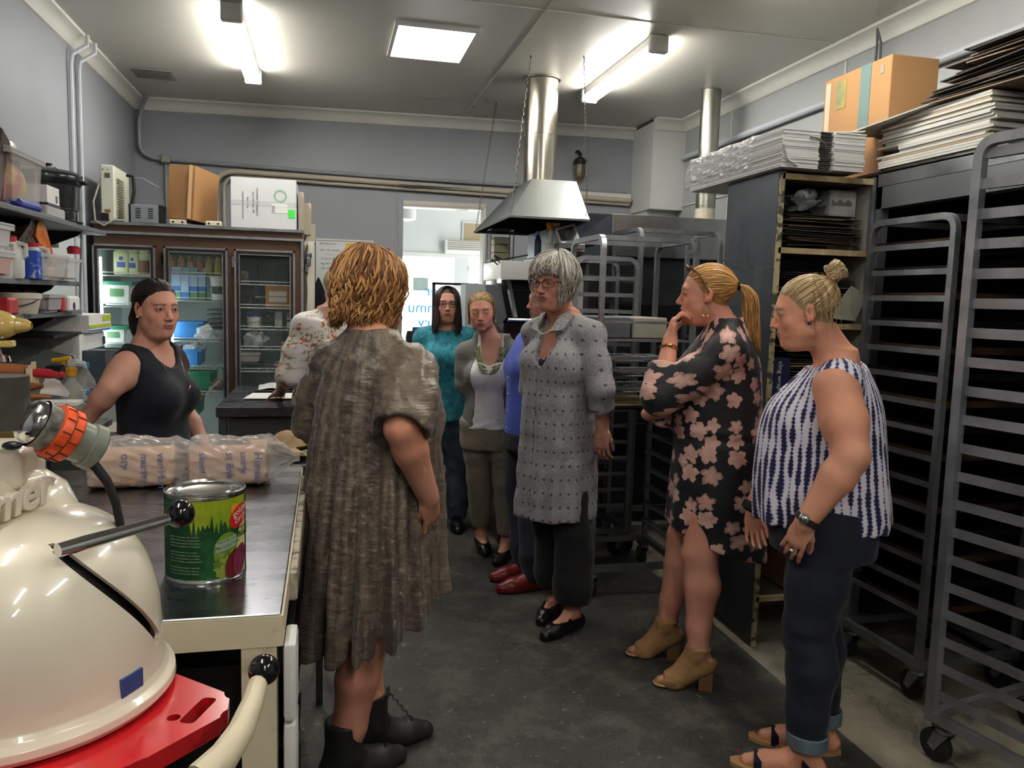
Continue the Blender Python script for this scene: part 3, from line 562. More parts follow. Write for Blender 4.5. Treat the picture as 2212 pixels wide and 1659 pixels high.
# top shelf
tub('storage_tub', 'clear storage tub with red and yellow contents on top shelf', (-1.26, 3.52, 1.80), .24, .36, .205, mat('tub_clear', 'e2e0dd', .2, alpha=.20), mat('tub_rim', 'd4d2ce', .3, alpha=.6), rz=0, open_top=True)
o = MB().sphere((0, 0, .09), (.088, .15, .095), 20, 12).build('red_bag', mat('red_contents', 'c0533a', .6, col2='c9a23a', vscale=9, thr=(.45, .55)), None, (-1.24, 3.50, 1.805)); tag(o, 'red and yellow bag inside the clear storage tub', 'bag')
t = thing('food_packet', 'dark brown foil packet sticking out of the clear tub', 'packet', (-1.26, 3.55, 1.95), 0)
MB().grid(lambda u, v: Vector(((u-.5)*.02+.012*math.sin(v*4), (u-.5)*.26+.01*v, v*.125+.008*math.sin(u*9))), 14, 6).grid(lambda u, v: Vector(((u-.5)*.02+.02+.012*math.sin(v*4), (u-.5)*.26+.01*v, v*.125+.008*math.sin(u*9))), 14, 6).build('foil', mat('brown_foil', '4a2a20', .3, col2='5f6b35', vscale=14), t)
o = MB().box(-1.33, -1.16, 3.26, 3.36, 1.80, 2.08, .01, rot=Matrix.Rotation(-.5, 3, 'X')).build('dark_packet', mat('dark_foil', '4a3a33', .3)); tag(o, 'dark orange-edged packet leaning at left edge of top shelf', 'packet')
o = MB().box(-1.20, -1.135, 3.42, 3.66, 1.80, 1.835, .012).build('blue_cloth', mat('blue_bag', '2f3a9a', .4, bump=.5)); tag(o, 'crumpled blue bag in front of the clear tub', 'bag')
t = thing('plain_box', 'small white box with dark print beside the black pot', 'box', (-1.22, 3.84, 1.845)); MB().box(-.07, .07, -.08, .08, 0, .085).build('box_body', paper, t); MB().box(.0705, .0715, .03, .055, .02, .05).build('print', inkd, t); MB().box(-.072, .072, -.082, .082, 0, .012).build('blue_edge', navyb, t)
o = MB().box(-1.30, -1.145, 3.74, 3.98, 1.80, 1.845, .006).build('clear_tray', frost); tag(o, 'low clear tray under the small white box', 'tray')
t = thing('soup_pot', 'big black soup kettle with lid on the top shelf end', 'pot', (-1.27, 4.16, 1.80))
MB().lathe([(0, 0), (.118, 0), (.122, .01), (.122, .055), (.126, .06), (.126, .068), (.128, .07), (.134, .17), (.145, .182), (.150, .20), (.147, .215), (.13, .216)], n=40).build('kettle_body', mat('pot_black', '1c1d20', .3, coat=.3), t)
MB().lathe([(.148, .214), (.150, .222), (.12, .238), (.06, .248), (.02, .25), (.018, .262), (.026, .272), (0, .276)], n=40).build('lid', mat('pot_lid', '3a3b40', .35, .3), t)
MB().tube([(.13, -.02, .19), (.165, -.02, .19), (.165, .02, .19), (.13, .02, .19)], .007, 6).build('handle', black, t)
MB().box(.02, .05, -.06, -.02, .245, .252).build('lid_notch', chrome, t)
MB().lathe([(0, .0), (.14, 0), (.145, .008), (.13, .012), (0, .012)], n=32).build('base_dish', black, t)
# middle shelf
z = 1.53
tub('stacked_tub', 'clear tub of pink icing at left edge of middle shelf', (SX, 3.22, z), .17, .2, .085, mat('pink_tub', 'd9a8a4', .4, trans=.2), frost)
tub('stacked_tub', 'clear tub stacked on the pink icing tub', (SX, 3.22, z+.10), .17, .2, .085, frost, frost)
for i, (y, h) in enumerate(((3.40, .15), (3.47, .16), (3.66, .15))):
    bottle('sauce_bottle', ['white bottle with red cap left on middle shelf', 'second white red-capped bottle on middle shelf', 'white red-capped bottle by the orange bag'][i], (SX+.02*i, y, z), .05, h, mat('bottle_white', 'dcdcd4', .35, trans=.1), mat('cap_red', 'b8262a', .35), neck=.42, cap_h=.03, group='red-capped bottles on the middle shelf', handle=True)
tub('clear_box', 'clear plastic box of packets on middle shelf', (SX+.03, 3.74, z), .16, .26, .105, clearp, None, open_top=True)
o = MB().box(-1.19-.02, -1.135, 3.58, 3.625, z, z+.115, .004).build('blue_printed_box', mat('bright_blue_print', '2f55c0', .5, col2='dfe3ee', vscale=25, thr=(.35, .45))); tag(o, 'narrow blue and white printed box on middle shelf edge', 'box')
tub('clear_box', 'smaller clear plastic box at right end of middle shelf', (SX+.02, 4.02, z), .15, .2, .10, clearp, None, open_top=True)
o = MB().box(-.06, .06, -.07, .07, 0, .06, .01).build('white_contents', paper, None, (SX+.02, 4.02, z+.006)); tag(o, 'white packets inside the smaller clear box', 'packet')
o = MB().box(-.05, .05, -.1, .1, 0, .05, .012).build('pink_contents', mat('peach', 'd6a890', .6), None, (SX+.02, 3.74, z+.006)); tag(o, 'peach packets inside the clear plastic box', 'packet')
t = thing('orange_bag', 'shiny orange and brown foil bag slumped on middle shelf', 'bag', (SX+.01, 3.80, z+.11))
MB().poly([(-.03, -.30, .02), (-.03, .02, .02), (-.03, .17, -.05), (-.03, .02, .135), (-.03, -.06, .19), (-.03, -.14, .11)], (.05, 0, 0)).build('bag_top', mat('bag_dark', '3a2a1e', .25, bump=.3), t)
MB().poly([(.022, -.02, .03), (.022, .175, -.06), (.022, .04, .115), (.022, -.04, .15), (.022, -.09, .07)], (.006, 0, 0)).build('bag_front', mat('bag_orange', 'c9581c', .2, col2='d98a3a', vscale=14, bump=.3), t)
o = MB().box(-1.30, -1.2, 3.5, 3.72, z, z+.17, .01).build('navy_bag', navyb); tag(o, 'navy blue packet behind the red-capped bottles', 'packet')
o = MB().box(-1.42, -1.3, 3.86, 4.06, z, z+.15, .006).build('dark_box', mat('dkbrown_box', '3c2f2a', .6)); tag(o, 'dark brown box at the back of middle shelf', 'box')
# lower shelf
z = 1.39
bottle('purple_bottle', 'purple and blue bottle at left edge of lower shelf', (SX, 3.19, z), .035, .10, mat('purple', '6f6a9a', .4), white, labm=lblue)
bucket('cream_bowl', 'cream round tub on lower shelf', (SX+.01, 3.55, z), .085, .07, mat('bowl_cream', 'c9bfae', .5), mat('bowl_rim', 'cfc8b8', .5), 'tub')
o = MB().box(-1.23, -1.15, 3.30, 3.40, z, z+.065, .008).build('red_packet', mat('packet_red', 'b02a2a', .5)); tag(o, 'red packet on the lower shelf left of the cream tub', 'packet')
tub('plain_tub', 'pale grey plastic tub in the middle of lower shelf', (SX, 3.80, z), .16, .2, .075, mat('tub_grey', 'b9b3b4', .4, trans=.2), None)
o = MB().box(-1.22, -1.14, 3.885, 3.925, z, z+.072, .006).build('red_box', mat('box_red', 'c02528', .45)); tag(o, 'bright red upright packet on lower shelf', 'packet')
t = thing('white_tape_box', 'small white box with navy dot at right end of lower shelf', 'box', (SX, 4.04, z)); MB().box(-.05, .085, -.075, .085, 0, .07, .008).build('box_body', paper, t); MB().cyl((.08, -.01, .025), (.0865, -.01, .025), .018).build('navy_dot', navyb, t)
o = MB().lathe([(0, .07), (.10, .075), (.11, .09), (.07, .12), (0, .13)], n=24).build('black_tin', iron, None, (-1.32, 3.62, z-.01)); tag(o, 'black upturned pan at the back of the lower shelf', 'pan')
o = MB().tube([(-1.3, 3.85, z+.09), (-1.3, 4.1, z+.09)], .02, 8).build('black_tool', black); tag(o, 'black tool lying at back of lower shelf', 'tool')
# wire post on shelf end
o = MB().tube([(-1.18, 4.27, 1.30), (-1.17, 4.27, 1.55), (-1.16, 4.29, 1.82)], .006, 6).build('shelf_cable', pipem); tag(o, 'thin grey cable running down at the shelf ends', 'cable')
o = MB().box(XL+.001, XL+.012, 3.9, 5.45, .9, 1.8).build('wall_sheet', mat('pale_sheet', 'c3c9c8', .35)); tag(o, 'pale splashback sheet behind the shelves beside the fridge', 'panel')
t = thing('red_tap_valve', 'white valve with red cap below top shelf end', 'valve', (-1.36, 4.5, 1.70)); MB().cyl((0, 0, 0), (0, 0, .06), .03).build('valve_body', white, t); MB().lathe([(0, -.03), (.03, -.028), (.034, 0), (.02, .012), (0, .012)], (.10, .0, .0), 14).build('cap', mat('valve_red', 'd23a4a', .4), t)

# ============================================================ bench along the left wall
t = thing('wall_bench', 'grey steel bench along the left wall under the shelves', 'bench', (XL, 3.98, 0))
MB().box(0, .38, 0, .93, .925, .95, .004).build('worktop', steel_dull, t); MB().box(0, .36, .02, .91, .1, .925).build('cabinet_body', mat('bench_grey', '8a8d88', .5), t)
o = MB().box(-.1, .12, 0, .3, 0, .82).build('pale_cabinet', mat('pale_cab', 'a9a897', .5), None, (-1.02, 4.05, 0)); tag(o, 'pale low cabinet beside the wall bench behind the person in navy top', 'cabinet')
# oven / microwave white box with angled lid
t = thing('bench_oven', 'white bench-top oven with dark door on the wall bench', 'oven', (-1.28, 4.34, .95))
MB().box(-.18, .14, -.22, .22, 0, .33, .015, 2).build('oven_body', white, t); MB().box(.138, .146, -.19, .19, .05, .25).build('oven_door', mat('oven_glass', '2b3a44', .1), t); MB().box(.135, .147, .17, .20, .26, .30).build('corner_plate', navyb, t)
o = MB().poly([(-1.44, 4.0, 1.03), (-1.1, 4.0, .98), (-1.08, 4.0, 1.12), (-1.14, 4.0, 1.19), (-1.44, 4.0, 1.25)], (0, .018, 0)).build('slicer_guard', mat('guard_grey', '9a9c97', .35, .3)); tag(o, 'grey angled metal guard plate in front of bench oven', 'guard')
t = thing('printed_carton', 'white carton with lime green stripes lying above the bench oven', 'box', (-1.27, 4.40, 1.283)); MB().box(-.16, .15, -.2, .2, 0, .085).build('box_body', paper, t)
lime = mat('lime', 'b0bf33', .5); MB().box(.1505, .152, -.2, .2, .02, .036).box(.1505, .152, .04, .2, .05, .08).build('green_stripe', lime, t); MB().box(.1505, .152, -.2, .18, .004, .012).build('blue_stripe', cblue, t)
o = MB().box(-.2, .12, -.3, .1, 0, .012).build('black_tray', black, None, (-1.26, 4.05, 1.28)); tag(o, 'thin black tray below the lime striped carton', 'tray')
# steel drawer unit between wall bench and fridge
t = thing('steel_drawer_unit', 'stainless drawer unit standing in front of left fridge door', 'drawers', (-.98, 5.12, 0))
MB().box(-.42, .10, -.15, .2, 0, 1.16).build('unit_body', steel_dull, t)
for z0, z1 in ((.98, 1.15), (.78, .965), (.4, .765)): MB().box(-.41, .09, -.165, -.15, z0, z1, .003).build('drawer', steel, t)
MB().box(-.41, .09, -.19, -.165, .97, .985).build('handle', alu, t)
# near small table with mixer, rolling pins ...
t = thing('side_table', 'low steel side table with baking tools beside the machine', 'table', (-1.22, 3.35, 0))
MB().box(-.25, .30, -.40, .42, .90, .93, .004).build('table_top', steel_dull, t)
for x in (-.22, .26):
    for y in (-.35, .37): MB().box(x-.02, x+.02, y-.02, y+.02, 0, .9).build('leg', steel_dull, t)
tz = .93
t = thing('stand_mixer', 'pale yellow stand mixer head at left edge of the picture', 'mixer', (-1.16, 3.16, tz))
MB().sphere((-.02, 0, .43), (.115, .07, .06), 24, 16).build('mixer_head', mat('mixer_yellow', 'd9bb6a', .2, coat=.6), t)
MB().lathe([(.03, 0), (.022, .03), (.012, .045)], (.085, 0, .43), 14, axis=(1, 0, 0)).build('hub', MATS['mixer_yellow'], t)
MB().lathe([(.06, .352), (.064, .356), (.064, .372), (.06, .376)], (.01, 0, 0), 24).build('collar', MATS['mixer_yellow'], t)
MB().lathe([(.015, .35), (.02, .33), (.045, .32), (.05, .30), (.02, .29)], (.01, 0, 0), 20).build('planetary', chrome, t)
MB().box(-.16, -.08, -.05, .05, 0, .42, .02).build('column', MATS['mixer_yellow'], t); MB().box(-.16, .12, -.08, .08, 0, .03, .01).build('base', MATS['mixer_yellow'], t)
MB().lathe([(.05, .03), (.075, .06), (.085, .17), (.085, .24), (.082, .24), (.07, .06), (.04, .035)], (.02, 0, 0), 28).build('mixing_bowl', chrome, t)
def pin(label, p0, p1, r, m, hm, hl=.10, hr=.014):
    p0, p1 = Vector(p0), Vector(p1); d = (p1-p0).normalized(); t = thing('rolling_pin', label, 'rolling pin', p0); e = p1-p0
    MB().tube([Vector((0, 0, 0)), e*.02, e*.5, e*.98, e], [r*.8, r, r, r, r*.8], 16).build('barrel', m, t)
    MB().tube([e, e+d*.02, e+d*hl*.6, e+d*hl], [hr*.7, hr, hr*1.1, hr*.6], 10).build('handle', hm, t); MB().tube([-d*hl, -d*hl*.4, Vector((0, 0, 0))], [hr*.6, hr, hr*.7], 10).build('handle', hm, t)
wd1 = mat('pin_wood', 'a8663a', .4, var=.25, vscale=6, stretch=(.3, 4, 4)); wd2 = mat('pin_wood_dark', '8a5028', .45, var=.25, vscale=6); redh = mat('red_handle', 'b32a35', .3)
Y = 3.05
def at3(px, py, YY): return aty(px, py, YY)
pin('thick wooden rolling pin with red handle on the side table', at3(-40, 797, Y), at3(58, 804, Y), .026, wd1, redh, .12, .016)
pin('slim brown wooden rolling pin lying below the thick one', at3(-40, 842, Y-.1), at3(22, 838, Y-.1), .018, wd2, wd2, .10, .014)
o = MB().tube([at3(-10, 856, Y-.12), at3(60, 856, Y-.12), at3(110, 858, Y-.12)], [.012, .012, .006], 8).build('wooden_spoon', wd1); tag(o, 'long wooden spoon handle lying on the side table', 'spoon')
o = MB().tube([at3(100, 800, Y+.02), at3(135, 805, Y+.02)], [.02, .03], 10).build('brush_head', black); tag(o, 'black brush head beyond the red rolling pin handle', 'brush')
for i in range(4):
    p = at3(62+i*6, 830, Y-.02+.01*i); o = MB().box(-.006, .006, -.006, .006, 0, .06+.012*(i % 3)).build('wooden_peg', mat('peg', 'd8c9a6', .6), None, (p.x, p.y, p.z-.005)); tag(o, ['leftmost pale wooden peg beside rolling pin', 'second pale wooden peg beside rolling pin', 'third pale wooden peg beside rolling pin', 'rightmost pale wooden peg beside rolling pin'][i], 'peg', 'pale wooden pegs')
o = MB().poly([at3(85, 850, Y), at3(147, 857, Y), at3(120, 825, Y+.1), at3(95, 823, Y+.1)], (0, .02, .012)).build('purple_packet', mat('packet_mauve', 'a79fb4', .5, col2='d6cfc2', vscale=8)); tag(o, 'mauve and white paper packet on the side table', 'packet')
o = MB().box(-.05, .08, -.04, .04, 0, .012).build('paper_sheet', paper, None, at3(118, 866, Y-.05)-Vector((0, 0, .012))); tag(o, 'folded white paper at the edge of the side table', 'paper')
# spray bottle and water bottle
p = at3(163, 862, 3.30)
t = thing('spray_bottle', 'clear spray bottle with yellow trigger and yellow liquid', 'spray bottle', (p.x-.012, 3.30, tz))
MB().lathe([(0, 0), (.036, 0), (.04, .01), (.04, .16), (.035, .19), (.017, .215), (.016, .235)], n=24, sy=.8).build('bottle_body', mat('spray_clear', 'e6e8d6', .1, alpha=.45), t)
MB().lathe([(0, .003), (.035, .003), (.036, .085), (0, .085)], n=20, sy=.8).build('liquid', mat('yellow_liquid', 'cdc23a', .1), t)
MB().lathe([(.02, .235), (.021, .262), (.012, .27)], n=16).build('collar', mat('amber', 'd99a2c', .35), t)
MB().box(-.012, .02, -.012, .012, .268, .30, .005).tube([(.02, 0, .285), (.045, 0, .28), (.055, 0, .262)], [.014, .012, .004], 8).build('sprayer_head', frost, t)
MB().tube([(-.065, 0, .292), (-.03, 0, .295), (0, 0, .30)], [.008, .011, .012], 8).tube([(-.022, 0, .29), (-.03, 0, .26), (-.04, 0, .235)], [.007, .007, .006], 8).build('trigger', mat('trigger_yellow', 'd9a429', .35), t)
p = at3(176, 862, 3.36)
t = thing('water_bottle', 'clear plastic water bottle with blue cap and blue wrapper', 'bottle', (p.x+.008, 3.38, tz))
MB().lathe([(0, 0), (.036, 0), (.041, .01), (.041, .185), (.036, .21), (.016, .245), (.014, .26)], n=24).build('bottle_body', clearp, t)
MB().lathe([(.018, .258), (.018, .278), (0, .28)], n=14).build('cap', mat('cap_blue', '3a8fc9', .35), t)
MB().lathe([(.0418, .105), (.0418, .18)], n=24).build('wrapper', mat('wrap_blue', '4a86c0', .4, col2='d5dce6', vscale=13, thr=(.48, .52)), t)
# ============================================================ middle steel bench
t = thing('middle_bench', 'steel-topped bench between the fridge and the person in taupe dress', 'bench', (-.56, 4.32, 0))
MB().box(0, .46, 0, 1.02, .845, .90, .004).build('worktop', steel_top, t); MB().box(.06, .42, .04, .98, .12, .845).build('bench_frame', mat('bench_dark', '4b4a47', .5, .3), t)
for x in (.03, .43):
    for y in (.05, .95): MB().box(x-.02, x+.02, y-.02, y+.02, 0, .845).build('leg', steel_dull, t)
o = MB().poly([(-.45, 4.60, .906), (-.11, 4.60, .906), (-.11, 4.86, .906), (-.42, 4.86, .906)], (0, 0, .003)).build('baking_sheet', paper)
o.location.z = 0; tag(o, 'sheet of white baking paper on the middle bench', 'paper')
o = MB().box(-.44, -.12, 4.61, 4.90, .900, .904).build('oven_tray', iron); tag(o, 'dark oven tray under the sheet of baking paper', 'tray')
o = MB().box(-.42, -.12, 4.95, 5.25, .900, .912, .003).build('oven_tray', iron); tag(o, 'dark oven tray under the crumpled foil on the middle bench', 'tray')
o = MB().grid(lambda u, v: Vector((-.40+.27*u, 4.97+.25*v, .915+.022*abs(math.sin(u*7+v*3))*abs(math.sin(v*5+u*2))+.02*(u > .7)*math.sin(v*20+u*30)**2)), 22, 14).build('crumpled_wrap', mat('foil_white', 'dcdcdc', .3, .2)); tag(o, 'crumpled white wrap and foil on the dark tray', 'foil')
# crumpled bread crust bags behind the loaves
blob('brown_paper', 'crumpled tan paper bag behind the bagged loaves', (-.17, 2.95, .905), (.11, .07, .035), mat('tan_paper', 'b79b76', .7, bump=.6, bscale=30), 'paper', 41, .5)
t = thing('steel_stand', 'low steel stand behind the near bench under the tan paper', 'stand', (-.16, 2.98, 0)); MB().box(-.16, .16, -.16, .17, .86, .90, .004).build('stand_top', steel_dull, t)
for sx in (-.14, .14):
    for sy in (-.14, .15): MB().box(sx-.012, sx+.012, sy-.012, sy+.012, 0, .86).build('leg', steel_dull, t)
# ============================================================ near bench
BX0, BX1, BY0, BY1, BZ = -1.02, -.078, 1.44, 2.72, .92
t = thing('near_bench', 'cream chipped-paint work bench with a worn steel top', 'bench', (0, 0, 0))
MB().box(BX0, BX1, BY0, BY1, BZ-.004, BZ, .002).build('steel_sheet', steel_top, t)
MB().box(BX0, BX1+.002, BY0-.002, BY0+.03, BZ-.062, BZ-.004).box(BX1-.03, BX1+.004, BY0, BY1, BZ-.062, BZ-.005).box(BX0, BX1, BY1-.03, BY1, BZ-.062, BZ-.005).build('apron', cream_chip, t)
MB().box(BX0+.02, BX1-.03, BY0+.03, BY1-.03, BZ-.05, BZ-.005).build('core_board', wood_edge, t)
for x in (BX1-.07, BX0+.02):
    for y in (BY0, BY1-.06): MB().box(x, x+.062, y, y+.06, 0, BZ-.062).build('leg', cream_chip, t)
MB().box(BX1+.002, BX1+.02, BY0+.25, BY1-.1, BZ-.075, BZ-.012, .002).build('side_rail', mat('rail_worn', 'b3a892', .5, col2='4a443a', vscale=30, thr=(.4, .5)), t)
# black crates under the bench and white bottles beside leg
crm = mat('crate_black', '151619', .4, var=.2)
for i in range(5):
    t = thing('black_crate', ['lowest black plastic crate in the stack under near bench', 'second black crate from the floor under near bench', 'third black crate from the floor under near bench', 'fourth black crate from the floor under near bench', 'top black crate of the stack under near bench'][i], 'crate', (-.33, 1.93, .0+i*.155), 0, 'stacked black crates under the near bench')
    z0 = .001
    MB().box(-.28, .25, -.36, .36, z0, z0+.012).box(-.28, .25, -.36, -.348, z0, .125).box(-.28, .25, .348, .36, z0, .15).box(-.28, -.268, -.36, .36, z0, .15).box(.238, .25, -.36, .36, z0, .15).box(-.28, -.14, -.372, -.348, .125, .152).box(.02, .25, -.372, -.348, .125, .152).build('crate_shell', crm, t)
    MB().box(.25, .262, -.372, .372, .137, .152).box(.25, .262, -.372, .372, .0, .014).build('crate_rim', crm, t)
for i in range(3):
    t = thing('white_jerrycan', ['uppermost white plastic container beside bench leg', 'middle white plastic container beside bench leg', 'lowest white plastic container beside bench leg'][i], 'container', (-.062, 1.475, .715-i*.155), 0, 'white containers beside the bench leg')
    MB().box(-.012, .012, -.05, .05, 0, .15, .01, 2).build('container_side', white, t)
o = MB().box(-.10, -.045, 1.43, 1.62, 0, .28, .004).build('cream_block', cream_chip); tag(o, 'cream painted block on floor against the bench leg', 'block')

# ============================================================ dough divider (cream dome machine)
mc = Vector((-.425, 1.205, 0)); RR = .195
t = thing('dough_divider', 'cream enamel dough divider with domed head and black ball levers', 'machine', mc)
prof = [(.200, .918), (.206, .926), (.205, .936), (.196, .944), (.191, .952), (.189, .97), (.1885, 1.0), (.186, 1.04), (.180, 1.075), (.169, 1.108), (.152, 1.136), (.130, 1.160), (.10, 1.178), (.065, 1.190), (.03, 1.195), (0, 1.196)]
def pinterp(z):
    for (r0, z0), (r1, z1) in zip(prof[:-1], prof[1:]):
        if z0 <= z <= z1: return r0+(r1-r0)*(z-z0)/max(1e-9, z1-z0)
    return 0.
d = MB(); N = 200
pa = np.array(prof); tt_ = np.linspace(0, len(prof)-1, 120); q0 = np.stack([np.interp(tt_, np.arange(len(prof)), pa[:, c]) for c in (0, 1)], 1)
qs = q0.copy(); m_ = tt_ > 5
for _ in range(24): qs[1:-1] = np.where(m_[1:-1, None], (qs[:-2]+2*qs[1:-1]+qs[2:])/4, qs[1:-1])
qs[-1] = (0, qs[-2, 1]); fine = [tuple(v) for v in qs]; d.lathe(fine, (0, 0, 0), N)
# slot: removed faces along a slanting curve
def slot_phi(z): # azimuth of the slot centre (radians) at height z; the mesh columns are laid along it
    return math.radians(-6-46*max(0., min(1.08, (z-1.0)/.17)))
for v in d.bm.verts:
    r_, a_ = math.hypot(v.co.x, v.co.y), math.atan2(v.co.y, v.co.x)+slot_phi(v.co.z); v.co.x, v.co.y = r_*math.cos(a_), r_*math.sin(a_)
kill = []
for f in d.bm.faces:
    c = f.calc_center_median(); ph = math.atan2(c.y, c.x)
    if .985 < c.z < 1.165 and abs(ph-slot_phi(c.z)) < .052-.018*(c.z < .993)-.012*(c.z > 1.158): kill.append(f)
bmesh.ops.delete(d.bm, geom=kill, context='FACES')
bmesh.ops.recalc_face_normals(d.bm, faces=d.bm.faces)
bmesh.ops.solidify(d.bm, geom=d.bm.faces[:], thickness=.006)
d.build('dome', cream, t, smooth=60)
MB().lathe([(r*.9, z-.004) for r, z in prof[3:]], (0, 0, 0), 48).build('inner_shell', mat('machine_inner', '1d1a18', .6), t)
MB().box(.165, .192, -.02, .02, .952, .978).build('badge', mat('badge_blue', '34508a', .35), t).rotation_euler = (0, 0, math.radians(-28))
# lever with ball through the slot
a0 = aty(185, 1172, 1.09)-mc; a1 = aty(362, 1122, 1.18)-mc; bc = aty(389, 1110, 1.195)-mc
lv = MB().tube([a0-(a1-a0)*.3, a0, a0.lerp(a1, .5), a1], [.009, .010, .0085, .0085], 12).build('lever', chrome, t)
MB().sphere(bc, .0205, 28, 18).build('ball_knob', black_gloss, lv)
# lower lever
e = aty(570, 1447, 1.10)-mc
pts = [aty(430, 1690, .92)-mc, aty(480, 1640, .95)-mc, aty(520, 1580, .99)-mc, aty(545, 1520, 1.04)-mc, aty(557, 1480, 1.08)-mc]
ll = MB().tube(pts, [.020, .018, .016, .014, .013], 12, flat=1.2).build('lever', cream_chip, t)
MB().sphere(e, .0215, 28, 18).build('ball_knob', black_gloss, ll)
# neck housing standing on the dome, its lettered face turned towards the bench
hA = aty(138, 1096, 1.235)-mc; hB = aty(0, 1166, 1.135)-mc; hd = (hA-hB); hd.z = 0; hd.normalize(); hn = Vector((-hd.y, hd.x, 0)); zt = (aty(130, 1008, 1.24)).z
b = MB(); bm = b.bm; fp = [hA, hB-hd*.22, hB-hd*.22+hn*.17, hA+hn*.17]
V0 = [bm.verts.new((q.x, q.y, 1.02)) for q in fp]; V1 = [bm.verts.new((q.x+hn.x*.012*(i < 2), q.y+hn.y*.012*(i < 2), zt)) for i, q in enumerate(fp)]
bm.faces.new(V0[::-1]); bm.faces.new(V1)
for i in range(4): bm.faces.new((V0[i], V0[(i+1) % 4], V1[(i+1) % 4], V1[i]))
bmesh.ops.bevel(bm, geom=bm.edges[:], offset=.022, segments=5, affect='EDGES', profile=.55); b.build('neck_housing', cream, t)
gc = hA+hn*.075-hd*.02; MB().lathe([(.105, .98), (.100, 1.06), (.092, zt-.07), (.075, zt-.03), (.05, zt-.01), (0, zt-.006)], (gc.x, gc.y, 0), 40).build('gear_cover', cream, t)
q = aty(-20, 975, 1.20)-mc; MB().box(q.x-.12, q.x+.045, q.y-.03, q.y+.08, zt-.02, zt+.038, .012, 3).build('top_block', cream, t)
tx = text('timer', .062, cream, t, (0, 0, 0), (0, 0, 0), .005, 'raised_script', shear=.28, bevel=.0022, align='RIGHT')
Xa = (hd+Vector((0, 0, .12))).normalized(); Za = -hn; Ya = Za.cross(Xa).normalized(); pos = hA-hd*.030-hn*.004; pos.z = hA.z+.022
tx.matrix_local = Matrix(((Xa.x, Ya.x, Za.x, pos.x), (Xa.y, Ya.y, Za.y, pos.y), (Xa.z, Ya.z, Za.z, pos.z), (0, 0, 0, 1)))
MB().box(-.26, .14, -.12, .2, .0, .86, .02, 2).build('pedestal', cream_chip, t)
MB().lathe([(.16, .84), (.17, .86), (.17, .885)], (0, 0, 0), 48).build('pan_base', steel_dull, t)
# orange-ringed plug coupling and its cables
ax0 = aty(58, 905, 1.16); ax1 = aty(182, 958, 1.20); dr = (ax1-ax0).normalized()
t = thing('plug_coupling', 'power coupling with bright orange ring on the cream machine', 'plug', ax0); Lq = (ax1-ax0).length
zz = lambda prof: [(r, z*Lq) for r, z in prof]
MB().lathe(zz([(0, -.12), (.018, -.1), (.028, .0), (.031, .1), (.031, .18)]), (0, 0, 0), 32, axis=dr).build('chrome_cap', chrome, t)
MB().lathe(zz([(.0335, .16), (.0335, .22), (.031, .23), (.031, .52)]), (0, 0, 0), 32, axis=dr).build('grey_sleeve', mat('grime_sleeve', '4a4a45', .5, col2='8d8d80', vscale=30), t)
MB().lathe(zz([(.03, .40), (.037, .41), (.038, .44), (.038, .72), (.036, .75), (.030, .755)]), (0, 0, 0), 40, axis=dr).build('orange_ring', mat('ring_orange', 'e2531f', .4), t)
gr = MB(); Rq = Vector((0, 0, 1)).rotation_difference(dr).to_matrix()
for k in range(12):
    for (za, zb), o_ in (((.42, .57), 0), ((.57, .73), .5)):
        ang = 2*math.pi*(k+o_)/12; c0 = Rq@Vector((.0383*math.cos(ang), .0383*math.sin(ang), za*Lq)); c1 = Rq@Vector((.0383*math.cos(ang), .0383*math.sin(ang), zb*Lq)); gr.tube([c0, c1], .0011, 5)
gr.tube([Rq@Vector((.0383*math.cos(q), .0383*math.sin(q), .57*Lq)) for q in [2*math.pi*i/40 for i in range(41)]], .0011, 5)
gr.build('ring_groove', mat('groove_brown', '7a2f16', .6), t)
MB().lathe(zz([(.029, .6), (.029, 1.0), (.032, 1.02), (.033, 1.2), (.028, 1.25), (0, 1.22)]), (0, 0, 0), 32, axis=dr).build('clear_collar', mat('collar_smoke', '8e9485', .3, trans=.3), t)
MB().sphere((.004, .0, -.006), (.012, .008, .006)).build('wing_nut', black, t).location = aty(18, 953, 1.12)-ax0
o = MB().lathe([(0, 0), (.03, 0), (.03, .07), (0, .07)], n=24).build('metal_cup', mat('dark_cup', '4a463f', .5, var=.4), None, aty(12, 925, 1.16)); tag(o, 'dark metal cup at left edge behind the plug coupling', 'cup')
for k in (0, 1):
    P = [aty(x, y, 1.21+k*.012+.001*i) for i, (x, y) in enumerate(((150, 985), (180, 993), (205, 1010), (232, 1045), (250, 1090), (262, 1150), (268, 1210)))]
    o = MB().tube([p+Vector((0, 0, .006*k)) for p in P], .0055, 8).build('black_cable', rubber); tag(o, ['thick black cable curving down from the coupling, lower one', 'thick black cable curving down from the coupling, upper one'][k], 'cable', 'cables from the coupling')
# red cutting plate under the dome
rp = [(-.30, .165), (.03, .165), (.165, .07), (.29, -.045), (.292, -.10), (.20, -.20), (.02, -.30), (-.30, -.30)]
b = MB(); bm = b.bm
out = [bm.verts.new((x, y, .888)) for x, y in rp]
f = bm.faces.new(out); r = bmesh.ops.extrude_face_region(bm, geom=[f]); bmesh.ops.translate(bm, verts=[v for v in r['geom'] if isinstance(v, bmesh.types.BMVert)], vec=(0, 0, .026))
bmesh.ops.bevel(bm, geom=[e for e in bm.edges if abs(e.verts[0].co.z-e.verts[1].co.z) > .01], offset=.012, segments=3, affect='EDGES')
tr = thing('red_plate', 'glossy red plastic board with hand slot under the cream dome', 'board', mc)
redm = mat('red_board', 'c01a20', .22, spec=.6)
ro = b.build('board', redm, tr)
